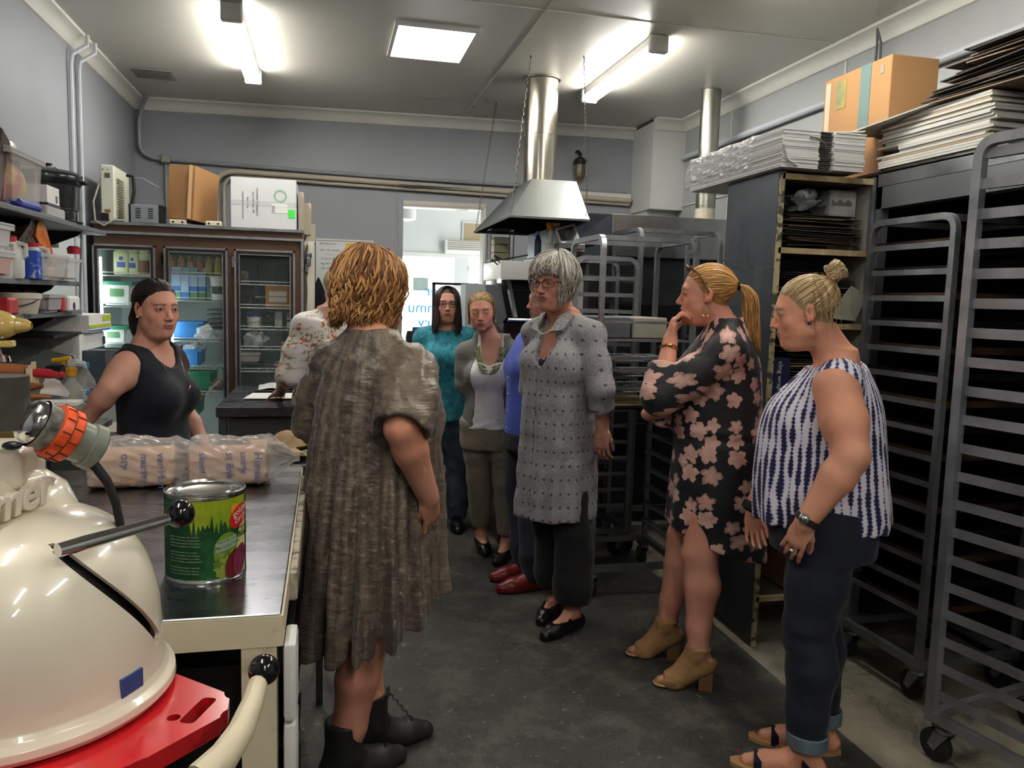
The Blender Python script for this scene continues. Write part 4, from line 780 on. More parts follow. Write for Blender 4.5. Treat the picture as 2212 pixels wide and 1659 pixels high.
# cut hand slot and hole with boolean
cut = MB(); ang = math.atan2(.20-.06, .12)
cM = Matrix.Translation((.252, -.083, 0))@Matrix.Rotation(math.radians(70), 4, 'Z')
cut.box(-.035, .035, -.011, .011, .86, .94, .008, 3); cut.xform(cM); cut.cyl((.222, -.098, .86), (.222, -.098, .94), .009, n=20)
cme = cut.mesh('cut', 0); cobj = bpy.data.objects.new('cut', cme); COL.objects.link(cobj); cobj.location = mc
md = ro.modifiers.new('b', 'BOOLEAN'); md.object = cobj; md.operation = 'DIFFERENCE'; md.solver = 'EXACT'
bpy.context.view_layer.update(); dg = bpy.context.evaluated_depsgraph_get()
nme = bpy.data.meshes.new_from_object(ro.evaluated_get(dg)); ro.modifiers.clear(); ro.data = nme; bpy.data.objects.remove(cobj)

# ============================================================ the big green can
cp = Vector((-.241, 1.69, BZ)); CR, CHh = .0785, .178
t = thing('food_can', 'large green labelled tin of sliced beetroot on the near bench', 'can', cp)
MB().lathe([(0, .003), (CR-.004, .003), (CR, 0), (CR+.001, .003), (CR-.0005, .006), (CR-.0005, CHh-.005), (CR+.001, CHh-.003), (CR+.001, CHh), (CR-.002, CHh+.001), (CR-.004, CHh-.004), (CR-.010, CHh-.005), (CR-.012, CHh-.003), (CR-.017, CHh-.005), (CR-.020, CHh-.003), (CR-.026, CHh-.006), (CR-.030, CHh-.004), (CR-.034, CHh-.005), (0, CHh-.005)], n=64).build('tin_body', mat('tin', 'c9c9c4', .18, 1., var=.1, vscale=20), t)
# printed wrap: colour from the label's own position (dark green, lime top, fern shapes, beetroot slices)
LF = math.radians(-84)     # centre azimuth of the visible part of the label
def on_can(u, v, k=.0006): a = LF+u/CR; return Vector(((CR+k)*math.cos(a), (CR+k)*math.sin(a), v))
gm = mat('label_green', '1f5a2a', .35, col2='163f22', vscale=10)
MB().grid(lambda a, v: on_can((a-.5)*2*math.pi*CR, .008+v*(CHh-.017), .0002), 64, 6, True).build('wrapper', gm, t)
def curved(poly, m, k, name):
    b = MB(); bm = b.bm
    vs = [bm.verts.new((x, 0, z)) for x, z in poly]; bm.faces.new(vs)
    for i in range(24):
        xx = -.10+i*.2/24
        bmesh.ops.bisect_plane(bm, geom=bm.verts[:]+bm.edges[:]+bm.faces[:], plane_co=(xx, 0, 0), plane_no=(1, 0, 0))
    for v in bm.verts: v.co = on_can(v.co.x, v.co.z, k)
    bmesh.ops.triangulate(bm, faces=bm.faces[:]); return b.build(name, m, t, smooth=0)
limem = mat('label_lime', '9aa51e', .35, col2='7f9a1c', vscale=14)
rs = random.Random(5)
top = [(-.028, .168), (.062, .168), (.1, .168)]; bot = [(.10, .10)]
ferns = []
x = .095
while x > -.026:
    ferns += [(x, .108+rs.uniform(-.012, .006)+(x+.03)*.12*(1 if x > .03 else .3)), (x-.004, .128+rs.uniform(-.01, .014)-(.02 if x > .05 else 0))]; x -= .0085
curved([(-.03, .168), (.10, .168)]+ferns, limem, .0005, 'label_sky')
curved([(.047+.03*math.cos(a)*(1+.0*a), .06+.04*math.sin(a)) for a in [i*2*math.pi/20 for i in range(20)]], mat('label_glow', '6f9a2a', .4), .0004, 'label_patch')
curved([(.10, .008), (.10, .13), (.085, .128), (.075, .1), (.07, .07), (.06, .04), (.05, .008)], mat('label_cream', 'cfd08a', .4), .0006, 'label_patch')
def disc(cx, cz, r0, r1, rot=.5): return [(cx+r0*math.cos(a)*math.cos(rot)-r1*math.sin(a)*math.sin(rot), cz+r0*math.cos(a)*math.sin(rot)+r1*math.sin(a)*math.cos(rot)) for a in [i*2*math.pi/28 for i in range(28)]]
curved(disc(.062, .032, .031, .022, 1.2), mat('beet_dark', '6e2026', .4), .0010, 'beet_slice')
curved(disc(.078, .037, .032, .020, 1.3), mat('beet', '8d2f4d', .4, var=.3, vscale=60), .0014, 'beet_slice')
for i, (x, z, s) in enumerate(((.03, .025, .012), (.024, .037, .009), (.037, .047, .010), (.045, .052, .009), (.033, .015, .010), (.048, .012, .009))):
    curved([(x+s*(1+.3*math.sin(5*a+i))*math.cos(a), z+s*(1+.3*math.cos(4*a))*math.sin(a)) for a in [j*2*math.pi/18 for j in range(18)]], mat('lettuce%d' % (i % 2), ['8fa03c', '5d7a2a'][i % 2], .5), .0008, 'lettuce_leaf')
curved(disc(.076, .128, .030, .020, .65), mat('logo_red', 'cc2a22', .35), .0012, 'logo_oval'); curved(disc(.066, .143, .012, .012, 0), mat('logo_orange', 'e89a26', .35), .0010, 'logo_sun')
def ctext(s, u, v, size, m, shear=0., rot=0., nm='lettering', k=.0018):
    o = text(s, size, m, t, (0, 0, 0), (0, 0, 0), 0, nm, shear=shear)
    for vv in o.data.vertices:
        x, z = vv.co.x, vv.co.y; vv.co = on_can(u+x*math.cos(rot)-z*math.sin(rot), v+x*math.sin(rot)+z*math.cos(rot), k)
    return o
wl = mat('label_white', 'e8e8e2', .4); wlk = mat('label_black', '20241c', .4); wlg = mat('label_text', 'a9b79a', .4)
ctext('golden', .0595, .126, .019, wl, rot=.35); ctext('circle', .064, .112, .018, wl, rot=.35)
ctext('sliced', .0715, .083, .026, wlk); ctext('beetroot', .073, .101, .009, wlk, .2)
curved([(.02, .072), (.066, .081), (.068, .088), (.066, .092), (.03, .085), (.02, .08)], mat('banner', '9db09a', .4), .0012, 'banner'); curved([(.02, .060), (.066, .069), (.068, .076), (.066, .080), (.03, .073), (.02, .068)], MATS['banner'], .0012, 'banner')
ctext('Naturally Low in Fat', .024, .078, .0072, wlk, .1, .19); ctext('No Added Colour', .024, .066, .0072, wlk, .1, .19)
for k in range(13):
    if k in (4, 9): continue
    ctext(['packed in australia with natural', 'golden circle beets are prepared', 'without preservatives and colours', 'try them in a salad or on burgers', '', 'serve chilled with roast meats,', 'ideal on sandwiches with lettuce', 'store unused portions in a clean', 'covered container, refrigerate and', '', 'use within three days of opening', 'for more recipes please visit us', 'product of australia best before'][k], -.072, .095-k*.0062, .0048, wlg)

# ============================================================ bagged bread loaves
crustm = mat('bread_crust', 'd8ad86', .8, var=.15, vscale=8, bump=.1); filmm = mat('bag_film', 'f8f4f2', .14, alpha=.30, bump=.25, bscale=9, spec=1.); inkb = mat('bag_ink', '6b78a8', .6)
def loaf(label, c, w_, d_, h_, rz, seed, words):
    t = thing('bread_loaf', label, 'bread', c, rz); rs = np.random.RandomState(seed)
    MB().box(-w_/2, w_/2, -d_/2, d_/2, .004, h_*.80, .022, 3).build('loaf', crustm, t)
    ph = rs.rand(8)*6.28
    def film(u, v):
        a = 2*math.pi*u; x = -w_/2*1.06+v*w_*1.45
        k = 1. if x < w_/2*1.03 else max(.12, 1-(x-w_/2*1.03)/(w_*.34)*.9)
        lead = max(.30, min(1., (x+w_/2*1.06)/.012)) if x < -w_/2+.012 else 1.
        cy, cz = math.cos(a), math.sin(a); n = 3.6
        q = (abs(cy)**n+abs(cz)**n)**(-1/n)
        yy = q*cy*(d_/2+.007)*k*lead; zz = q*cz*h_*.5*k*lead
        wr = .0022*math.sin(9*a+x*40+ph[0])+.0018*math.sin(17*a-x*70+ph[1])
        top = h_*.5+zz
        if top > h_*.5: top += .010*math.sin(x*16+ph[3])**2+.002*math.sin(40*x+7*a)
        tail = max(0, x-w_/2*1.0)
        return Vector((x, yy+wr*cy+tail*.25*math.sin(ph[4]), max(.002, top+wr*cz*1.2+tail*.05)))
    MB().grid(film, 72, 60, True).build('plastic_bag', filmm, t)
    for i, (s, x, k) in enumerate(words):
        text(s, k, inkb, t, (x, -d_/2-.0095, h_*.80), (RX, RX, 0), .0002, 'print')
    return t
loaf('bagged white loaf at left with tied bag end pointing right', (-.555, 2.50, BZ), .235, .13, .135, .05, 1, (('nana', -.09, .026), ('ory', -.02, .032), ('munity', .03, .032), ('ver Huntsm', .075, .032)))
loaf('bagged loaf at right whose bag end overhangs the bench corner', (-.285, 2.50, BZ), .225, .13, .135, -.02, 2, (('sliced', -.075, .028), ('st Bak', .0, .032), ('unity', .04, .032), ('Hunter', .08, .034)))
# ============================================================ flues and hood
flm = mat('flue_steel', 'b9b4a6', .22, 1., var=.12, vscale=4, stretch=(1, 1, .3), bump=.05, bscale=7)
t = thing('hood_flue', 'wide shiny steel flue from hood to ceiling', 'flue', (1.43, 5.36, 0))
MB().lathe([(.112, 2.28), (.112, 2.62), (.114, 2.621), (.114, 2.63), (.112, 2.631), (.112, 2.995)], n=40).build('flue_pipe', flm, t); MB().lathe([(.112, 2.985), (.125, 2.99), (.125, 2.999)], n=40).build('ceiling_ring', flm, t)
t = thing('oven_flue', 'narrower steel flue at the right with yellow tape remnants', 'flue', (2.63, 5.25, 0))
MB().lathe([(.068, 2.06), (.068, 2.2), (.070, 2.201), (.070, 2.33), (.068, 2.331), (.068, 2.998)], n=32).build('flue_pipe', mat('flue_dull', '9b9a90', .35, 1., var=.2, vscale=6), t)
MB().lathe([(.0705, 2.06), (.0705, 2.18)], n=32).build('sleeve', mat('sleeve_cream', 'b9b3a0', .5), t); MB().lathe([(.0712, 2.34), (.0712, 2.40)], n=32).build('tape', mat('tape_amber', 'b98a4a', .5, col2='a89f84', vscale=14), t)
HX0, HX1, HY0, HY1, HZ = 1.02, 1.50, 4.45, 5.64, 1.98
t = thing('extraction_hood', 'stainless extraction hood hanging on chains below the flue', 'hood', (0, 0, 0))
b = MB(); bm = b.bm
lo = [(HX0, HY0, HZ), (HX1, HY0, HZ), (HX1+.10, HY1, HZ), (HX0+.01, HY1, HZ)]; up = [(1.30, 5.05, 2.285), (1.60, 5.05, 2.285), (1.60, 5.55, 2.285), (1.30, 5.55, 2.285)]
lo2 = [(x, y, HZ-.012) for x, y, z in lo]
V = [[bm.verts.new(p) for p in q] for q in (lo2, lo, up)]
for a, c in ((0, 1), (1, 2)):
    for i in range(4): bm.faces.new((V[a][i], V[a][(i+1) % 4], V[c][(i+1) % 4], V[c][i]))
bm.faces.new(V[2])
b.build('canopy', mat('hood_steel', '6f7372', .5, 1., var=.15, vscale=5, bump=.02), t, smooth=20)
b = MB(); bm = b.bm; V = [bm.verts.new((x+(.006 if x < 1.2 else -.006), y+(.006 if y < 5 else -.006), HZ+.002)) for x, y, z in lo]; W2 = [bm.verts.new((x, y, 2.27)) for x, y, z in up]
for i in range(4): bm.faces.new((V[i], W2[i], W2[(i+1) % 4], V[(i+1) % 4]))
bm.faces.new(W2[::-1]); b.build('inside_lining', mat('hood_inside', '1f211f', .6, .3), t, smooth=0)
def chain(name, label, p0, p1):
    p0, p1 = Vector(p0), Vector(p1); t = thing(name, label, 'chain', p0, 0, 'chains holding the hood'); d = p1-p0; n = int(d.length/.028)
    b = MB()
    for i in range(n):
        c = d*((i+.5)/n); ax = d.normalized(); s = Vector((1, 0, 0)) if i % 2 else Vector((0, 1, 0)); s = (s-ax*s.dot(ax)).normalized()
        b.tube([c+ax*.016*math.cos(a)+s*.006*math.sin(a) for a in [k*math.pi/4 for k in range(9)]], .0018, 4, caps=False)
    b.build('chain_links', mat('chain_dark', '5c5a50', .5, .6), t); MB().tube([Vector((0, 0, .02)), Vector((0, .012, .012)), Vector((0, 0, 0))], .004, 6).build('hook', iron, t)
for i, ((x, y), (px, py)) in enumerate((((1.03, 4.47), (1147, 125)), ((1.50, 4.5), (1262, 125)), ((1.04, 5.6), (1072, 225)))):
    top = atz(px, py, ZC-.015); chain('hood_chain', ['front left hood chain hanging left of the wide flue', 'front right hood chain crossing the lit ceiling batten', 'rear left hood chain near the doorway'][i], top, (x, y, HZ+.02))
# ============================================================ ovens behind the racks
t = thing('deck_oven', 'big stainless oven with canopy behind the rack trolleys', 'oven', (0, 0, 0))
MB().box(1.42, 2.62, 4.98, 5.70, 0, 1.80, .006).build('oven_body', mat('oven_steel', '4f5356', .35, .9, var=.2), t)
MB().box(1.785, 2.62, 4.86, 5.70, 1.80, 2.07, .004).build('canopy', steel, t)
MB().poly([(1.42, 4.90, 1.80), (1.785, 4.87, 1.80), (1.785, 4.87, 2.065), (1.55, 4.88, 2.065), (1.42, 4.90, 1.97)], (0, .7, 0)).build('canopy_end', mat('hood_slate', '4b5158', .35, .7), t)
for k, z in enumerate((.45, .85, 1.25)): MB().box(1.75, 2.55, 4.955, 4.982, z, z+.24, .004).build('oven_door', mat('oven_door', '35383b', .25, .8), t)
for i, z in enumerate((1.845, 1.74)):
    d_ = MB().box(1.47, 1.62, 4.70+.0*i, 4.86, z, z+.045, .003).build('control_box', black, t)
    for k in (0, 1): MB().sphere((1.585+.022*k, 4.698, z+.022), .008, 10, 8).build('button', chrome, d_)
MB().box(1.44, 1.64, 4.84, 4.99, 0, 1.80).build('front_column', mat('oven_front', '6c6f70', .35, .8), t)
o = MB().box(1.50, 1.60, 4.825, 4.838, 1.35, 1.65).build('notice_sheet', paper); tag(o, 'white notice sheet on the oven front behind person in grey tunic', 'paper')
o = MB().cyl((1.50, 4.815, 1.56), (1.50, 4.822, 1.56), .022).build('blue_sticker', cblue); tag(o, 'round blue sticker on the white notice', 'sticker')
o = MB().box(1.50, 1.60, 4.825, 4.838, .95, 1.31).build('notice_sheet', paper); tag(o, 'long white sheet hanging below the notice on the oven', 'paper')
# pie warmer with slanted reflective lid
t = thing('pie_warmer', 'white-topped warmer with slanted mirror-black front by the person in grey tunic', 'warmer', (0, 0, 0))
MB().box(1.04, 1.39, 4.62, 5.2, 0, 1.37, .004).build('warmer_body', mat('warmer_brown_reflection', '3a2a20', .3, .3, var=.4, vscale=3), t)  # brownish reflections put into the body colour
MB().poly([(1.03, 4.50, 1.40), (1.03, 4.62, 1.36), (1.03, 5.15, 1.36), (1.03, 5.15, 1.62), (1.03, 4.72, 1.62)], (.37, 0, 0)).build('slanted_lid', mat('black_mirror', '1a1b1d', .06, .4), t)
MB().box(1.02, 1.40, 4.66, 5.2, 1.62, 1.735, .012, 2).build('white_top', mat('warmer_white', 'e9e9e4', .35), t)
MB().tube([(1.03, 4.47, 1.385), (1.40, 4.47, 1.385)], .012, 8).build('front_rail', chrome, t)
for x in (1.07, 1.36): MB().poly([(x, 4.48, 1.40), (x, 4.52, 1.38), (x, 4.73, 1.60), (x, 4.69, 1.62)], (.02, 0, 0)).build('lid_strut', steel, t)
MB().lathe([(0, 0), (.012, 0), (.013, .02), (0, .022)], n=12).build('pilot_lamp', mat('pilot_glow', 'fff6e8', .3, emit=4.), t, (1.022, 4.70, 1.60))
t = thing('wall_carton', 'white and blue carton on the wall left of the warmer', 'box', (1.03, 5.35, 1.30)); MB().box(-.10, .10, 0, .2, 0, .30).build('box_body', mat('carton_bluewhite', 'b9c0c4', .6), t); MB().box(-.02, .06, -.003, 0, .06, .14).build('print', cblue, t)
# spray bottles and tablet
for i, (px, col) in enumerate(((1189, 'd99a2c'), (1202, 'd9a63c'))):
    p = aty(px, 545, 4.76); t = thing('spray_bottle', ['white spray bottle with all-orange trigger on the warmer', 'white spray bottle with white trigger and orange collar on the warmer'][i], 'spray bottle', (p.x, 4.76, 1.735), 0, 'spray bottles on the warmer')
    MB().box(-.03, .03, -.025, .025, 0, .12, .014, 3).build('bottle_body', mat('spray_white', 'dadad2', .4), t); MB().lathe([(.014, .11), (.013, .20), (.016, .20)], n=14).build('neck', MATS['spray_white'], t)
    MB().lathe([(.017, .198), (.017, .225), (.01, .23)], n=12).build('collar', mat('spray_or%d' % i, col, .4), t)
    MB().box(-.03, .016, -.009, .009, .225, .248, .004).tube([(-.022, 0, .23), (-.026, 0, .205), (-.03, 0, .19)], .005, 6).build('trigger', MATS['spray_or0'] if i == 0 else MATS['spray_white'], t)
bottle('small_dark_bottle', 'dark blue bottle with blue cap behind the white spray bottles', (1.30, 4.86, 1.735), .022, .20, mat('dk_bottle', '2b3a4a', .3), mat('cap_lblue', '3a8fd0', .4))
t = thing('tablet_screen', 'white-framed tablet showing a picture, tilted on the oven shelf', 'tablet', aty(1233, 505, 4.66)-Vector((0, 0, .06)))
M3 = Matrix.Rotation(math.radians(-17), 4, 'Y')@Matrix.Rotation(math.radians(-12), 4, 'X')
MB().box(-.065, .065, -.004, .004, 0, .115, .003).xform(M3).build('tablet_body', white, t); MB().box(-.052, .052, -.0048, -.0042, .014, .10).xform(M3).build('screen', mat('screen_img', '9ea3a8', .15, col2='54524e', vscale=14, emit=0.), t)
MB().box(-.08, .09, -.02, .10, -.03, .0, .003).build('stand', steel_dull, t)
o = MB().box(1.47, 1.545, 4.66, 4.70, 1.805, 1.838, .003).build('red_label_box', mat('box_or', 'c4643c', .5, col2='d9d2c8', vscale=30)); tag(o, 'small orange and white box under the upper black control box', 'box')
for i in range(3):
    o = MB().box(-.055, .055, -.05, .05, 0, .05, .004).build('cream_tub', mat('cream_tub', 'c2bfa0', .5, trans=.1), None, (1.18, 5.42, 1.77+i*.054)); tag(o, ['lowest cream tub on the wall rack under the hood', 'middle cream tub on the wall rack under the hood', 'top cream tub on the wall rack under the hood'][i], 'tub', 'cream tubs under the hood')
t = thing('wall_rack', 'thin wire rack holding the cream tubs below the hood', 'rack', (1.18, 5.42, 1.70))
f = MB()
for x in (-.08, .08):
    for y in (-.06, .06): f.tube([(x, y, 0), (x, y, .28)], .004, 6)
for z in (.065, .28): f.tube([(-.08, -.06, z), (.08, -.06, z), (.08, .06, z), (-.08, .06, z), (-.08, -.06, z)], .004, 6)
f.build('wire_frame', alu, t); MB().box(-.08, .08, -.06, .06, 0, .006).build('tray', alu, t)
o = MB().tube([aty(1140, 551, 4.7), aty(1085, 561, 4.62), aty(1068, 552, 4.6), aty(1062, 560, 4.6), aty(1075, 572, 4.6), aty(1080, 568, 4.6), aty(1072, 556, 4.6)], .004, 6).build('wire_hook', iron); tag(o, 'bent wire oven hook jutting out beside the warmer', 'hook')

# ============================================================ tray trolleys
def caster(parent, x, y, zt=.14, r=.055):
    c = MB().box(x-.03, x+.03, y-.03, y+.03, zt-.012, zt).build('caster', steel_dull, parent)
    MB().lathe([(.028, zt-.012), (.03, zt-.025), (.02, zt-.035)], (x, y, 0), 16).build('swivel', alu, c)
    f = MB()
    for s in (-.02, .02): f.poly([(x+s-.003, y-.025, zt-.03), (x+s-.003, y+.025, zt-.03), (x+s-.003, y+.045, r), (x+s-.003, y+.02, r-.015)], (.006, 0, 0))
    f.build('fork', alu_worn, c)
    MB().lathe([(0, -.014), (.02, -.016), (r-.008, -.014), (r, -.009), (r, .009), (r-.008, .014), (.02, .016), (0, .014)], (x, y+.028, r), 24, axis=(1, 0, 0)).build('wheel', rubber, c)
    MB().cyl((x-.024, y+.028, r), (x+.024, y+.028, r), .008).build('axle', alu, c)
def trolley(label, loc, rz, w_, d_, H, zs, m, tube=.013, rl=.020, lip=.024, extra_posts=()):
    t = thing('tray_trolley', label, 'trolley', loc, rz)
    for s in (-1, 1):
        x = s*w_/2; q = .06
        pts = [(x, -d_/2, .14), (x, -d_/2, H-q)]+arc((x, -d_/2, H-q), (x, -d_/2, H), (x, -d_/2+q, H))+[(x, d_/2-q, H)]+arc((x, d_/2-q, H), (x, d_/2, H), (x, d_/2, H-q))+[(x, d_/2, .14)]
        MB().tube(pts, tube*1.35, 4, sq=True).build('side_frame', m, t, smooth=20)
        for z in zs:
            MB().box(x-s*.004-(lip if s > 0 else 0), x-s*.004+(lip if s < 0 else 0), -d_/2+.01, d_/2-.01, z, z+.003).box(x-s*.006, x-s*.003, -d_/2+.01, d_/2-.01, z-.002, z+rl).build('runner', m, t)
    b = MB()
    for y in (-d_/2, d_/2):
        b.box(-w_/2, w_/2, y-.014, y+.014, .14, .172)
    for x in (-w_/2, w_/2): b.box(x-.014, x+.014, -d_/2, d_/2, .14, .172)
    b.build('base_frame', m, t); b = MB()
    for y in (-d_/2+.07, d_/2-.07): b.box(-w_/2, w_/2, y-.012, y+.012, H-.013, H+.012)
    b.build('top_bar', m, t)
    for x in (-w_/2+.02, w_/2-.02):
        for y in (-d_/2+.02, d_/2-.04): caster(t, x, y)
    return t
Z1 = [.30, .38, .46, .54, .62, .70, .80]
tr1 = trolley('rounded aluminium tray trolley right behind person in grey tunic', (1.555, 3.90, 0), .0, .49, .48, 1.82, [.26, .36, .46, .56, .66, .76, .86, .96], alu)
for z in (1.07, 1.16, 1.22, 1.31, 1.40): MB().box(-.245, .245, -.245, -.235, z, z+.012).build('cross_bar', alu, tr1)
for k, z in enumerate((1.14, 1.215, 1.06)):
    s = MB().tube([(-.23, -.22, z), (.23, -.22, z)], .005, 6).tube([(-.23, .22, z), (.23, .22, z)], .005, 6)
    for i in range(22): s.tube([(-.22+i*.021, -.22, z+.002), (-.22+i*.021, .22, z+.002)], .0022, 4)
    s.build('wire_shelf', chrome, tr1)
t = thing('oven_trolley_tray', 'oven tray lined with stained baking paper on the aluminium trolley', 'tray', (1.56, 3.86, .985))
MB().box(-.24, .24, -.30, .22, 0, .006).box(-.24, .24, -.30, -.294, 0, .02).build('tray', iron, t); MB().box(-.235, .235, -.30, .21, .0065, .008).build('baking_paper', mat('stained_paper', 'a59165', .7, col2='6e5426', vscale=7, thr=(.35, .6)), t)
o = MB().sphere((0, 0, .03), (.07, .06, .03), 18, 10).build('oven_mitt', MATS['black_cloth'], None, (1.36, 3.84, .993)); tag(o, 'black oven cloth lying on the lined tray', 'cloth')
for i, (x, c) in enumerate(((1.42, '5e6265'), (1.62, '9a968a'))):
    o = MB().box(-.09, .10, -.16, .16, 0, .11, .006).build('box_on_trolley', mat('trbox%d' % i, c, .5), None, (x, 3.95, 1.319)); tag(o, ['slate grey box on the upper trolley shelf', 'grey-beige box on upper trolley shelf by the person in floral dress'][i], 'box')
MB().box(-.235, .235, -.22, .22, 1.312, 1.318).build('shelf_plate', alu, tr1)
trolley('second aluminium tray trolley standing further back by the oven', (2.03, 4.55, 0), .05, .52, .40, 1.93, [.3+.11*i for i in range(14)], alu_worn)
trolley('third tray trolley mostly hidden behind the person in floral dress', (1.565, 4.46, 0), math.pi/2-.03, .34, .36, 1.75, [.3+.095*i for i in range(15)], alu)

# ============================================================ grey steel cabinet with cream shelf edges
t = thing('shelf_cabinet', 'tall cabinet with grey steel side and cream shelf edges full of folded boxes', 'cabinet', (0, 0, 0))
CX0, CX1, CY0, CY1, CZ = 1.842, 2.295, 3.0, 3.44, 2.065
MB().box(CX0-.006, CX0+.003, CY0+.012, CY1, .03, CZ).build('side_panel', mat('slate_steel', '5b6067', .38, .55, var=.25, vscale=3, bump=.03, bscale=8), t)
MB().box(CX0-.004, CX0+.016, CY0-.002, CY0+.014, .0, CZ).build('front_post', mat('post_chipped', 'b5a884', .6, col2='4c4a44', vscale=22, thr=(.45, .52)), t)
MB().box(CX1-.016, CX1, CY0, CY0+.014, 0, CZ).build('front_post', alu_worn, t)
MB().box(CX0, CX1, CY1-.012, CY1, 0, CZ).box(CX1-.012, CX1, CY0+.014, CY1, 0, CZ).build('back_panel', mat('cab_back', '8b8a80', .6), t)
SHZ = (2.04, 1.735, 1.42, 1.10, .80, .52, .215)
for z in SHZ:
    s_ = MB().box(CX0+.004, CX1-.014, CY0+.012, CY1-.012, z-.006, z+.012).build('shelf_board', mat('shelf_dark', '4b4438', .7), t)
    MB().box(CX0+.004, CX1-.014, CY0-.002, CY0+.012, z-.008, z+.016).build('shelf_edge', wood_edge, s_)
rs = random.Random(11)
def sheets(nm, label, group, n, x0, x1, y0, y1, z0, dz, ms, tilt=.05, jit=.03, th=.0035, cat='cardboard'):
    me = {}
    for i in range(n):
        m = ms[rs.randrange(len(ms))]
        if m.name not in me:
            b = MB().box(x0, x1, y0, y1, 0, th).mesh(nm, 0); b.materials.append(m); me[m.name] = b
        o = link(nm, me[m.name]); cx, cy = (x0+x1)/2, (y0+y1)/2
        o.location = (rs.uniform(-jit, jit), rs.uniform(-jit, jit)*.6, z0+i*dz); 
        a = rs.uniform(-tilt, tilt)
        o.rotation_euler = (0, a*.0, 0)
        o.location.z += 0
        tag(o, label, cat, group)
dk = [mat('card_dk1', '2c2722', .7), mat('card_dk2', '5a4a3c', .7, var=.2), mat('card_dk3', '3a3632', .7), mat('card_dk4', '8d7b66', .7)]
def pile(label, group, n, z0, zmax, xa, xb, ms=dk):
    """loosely piled folded cartons; every sheet rests above the one below"""
    for i in range(n):
        z = z0+(zmax-z0)*i/n; b = MB(); L_ = rs.uniform(.26, .38); x = rs.uniform(xa, max(xa, xb-L_)); g = rs.uniform(-.012, .012)
        yy = CY0+.03+rs.uniform(0, .04)
        b.poly([(x, yy, z), (x+L_, yy, z+g), (x+L_, yy+.32, z+g), (x, yy+.32, z)], (0, 0, .003))
        tag(b.build('folded_carton', rs.choice(ms), None, smooth=0), label, 'cardboard', group)
pile('dark folded carton in the loose pile on the upper cabinet shelf', 'folded cartons on the upper cabinet shelf', 24, 1.765, 1.90, CX0+.02, CX1-.02)
pile('dark folded carton in the pile on the second cabinet shelf', 'folded cartons on the second cabinet shelf', 20, 1.445, 1.66, CX0+.02, CX1-.02)
pile('dark folded carton in the pile on the third cabinet shelf', 'folded cartons on the third cabinet shelf', 20, 1.125, 1.34, CX0+.02, CX1-.02)
pile('dark folded carton in the pile on the lower cabinet shelves', 'folded cartons on the lower cabinet shelves', 8, .55, .70, CX0+.02, CX1-.02)
t = thing('zigzag_carton', 'white printed carton standing at right of upper cabinet shelf', 'box', (2.215, 3.10, 1.752)); MB().box(-.07, .06, 0, .2, 0, .265).build('box_body', mat('carton_grey', '9a9a96', .6, col2='c6c6c0', vscale=8), t)
for z in (.21, .14, .06):
    MB().poly([(-.06+.02*k, -.002, z+(0 if k % 2 else .016)) for k in range(6)]+[(.04, -.002, z-.012), (-.06, -.002, z-.012)], (0, .001, 0)).build('zigzag_print', mat('zig_grey', '7b7b78', .6), t)
blob('bread_bag', 'clear plastic bag lying on top of the dark cartons', (2.02, 3.12, 1.915), (.07, .06, .04), mat('bag_clear', 'c9ced0', .15, trans=.6, ior=1.2, bump=.4), 'bag', 51, .4)
o = MB().cyl((2.0, 3.1, 1.98), (2.09, 3.16, 2.0), .028).build('paper_roll', paper); tag(o, 'roll of white plastic lying in the top cabinet compartment', 'roll')
o = MB().box(1.865, 1.92, 3.03, 3.3, .83, 1.06, .003).build('cling_wrap_box', mat('wrap_navy', '1e2447', .45)); tag(o, 'navy cling wrap box standing on a low cabinet shelf', 'box')
t = thing('cling_wrap_carton', 'navy cling wrap carton beside the tie-dye top person\'s chin', 'box', (1.90, 3.02, 1.115)); MB().box(-.03, .05, 0, .25, 0, .17).build('box_body', MATS['wrap_navy'], t); text('cling wrap', .03, paper, t, (-.005, -.001, .155), (RX, RX, 0), .0003, 'lettering')
o = MB().box(2.02, 2.28, 3.02, 3.40, .232, .46, .004).build('low_carton', card); tag(o, 'brown carton on the lowest cabinet shelf', 'box')
o = MB().poly([(2.10, 3.0, 1.46), (2.20, 2.985, 1.60), (2.28, 2.985, 1.56), (2.24, 3.0, 1.45)], (0, .004, 0)).build('white_card', mat('white_card', 'a9aa98', .6)); tag(o, 'pale folded card poking out of cabinet behind the hair bun', 'card')
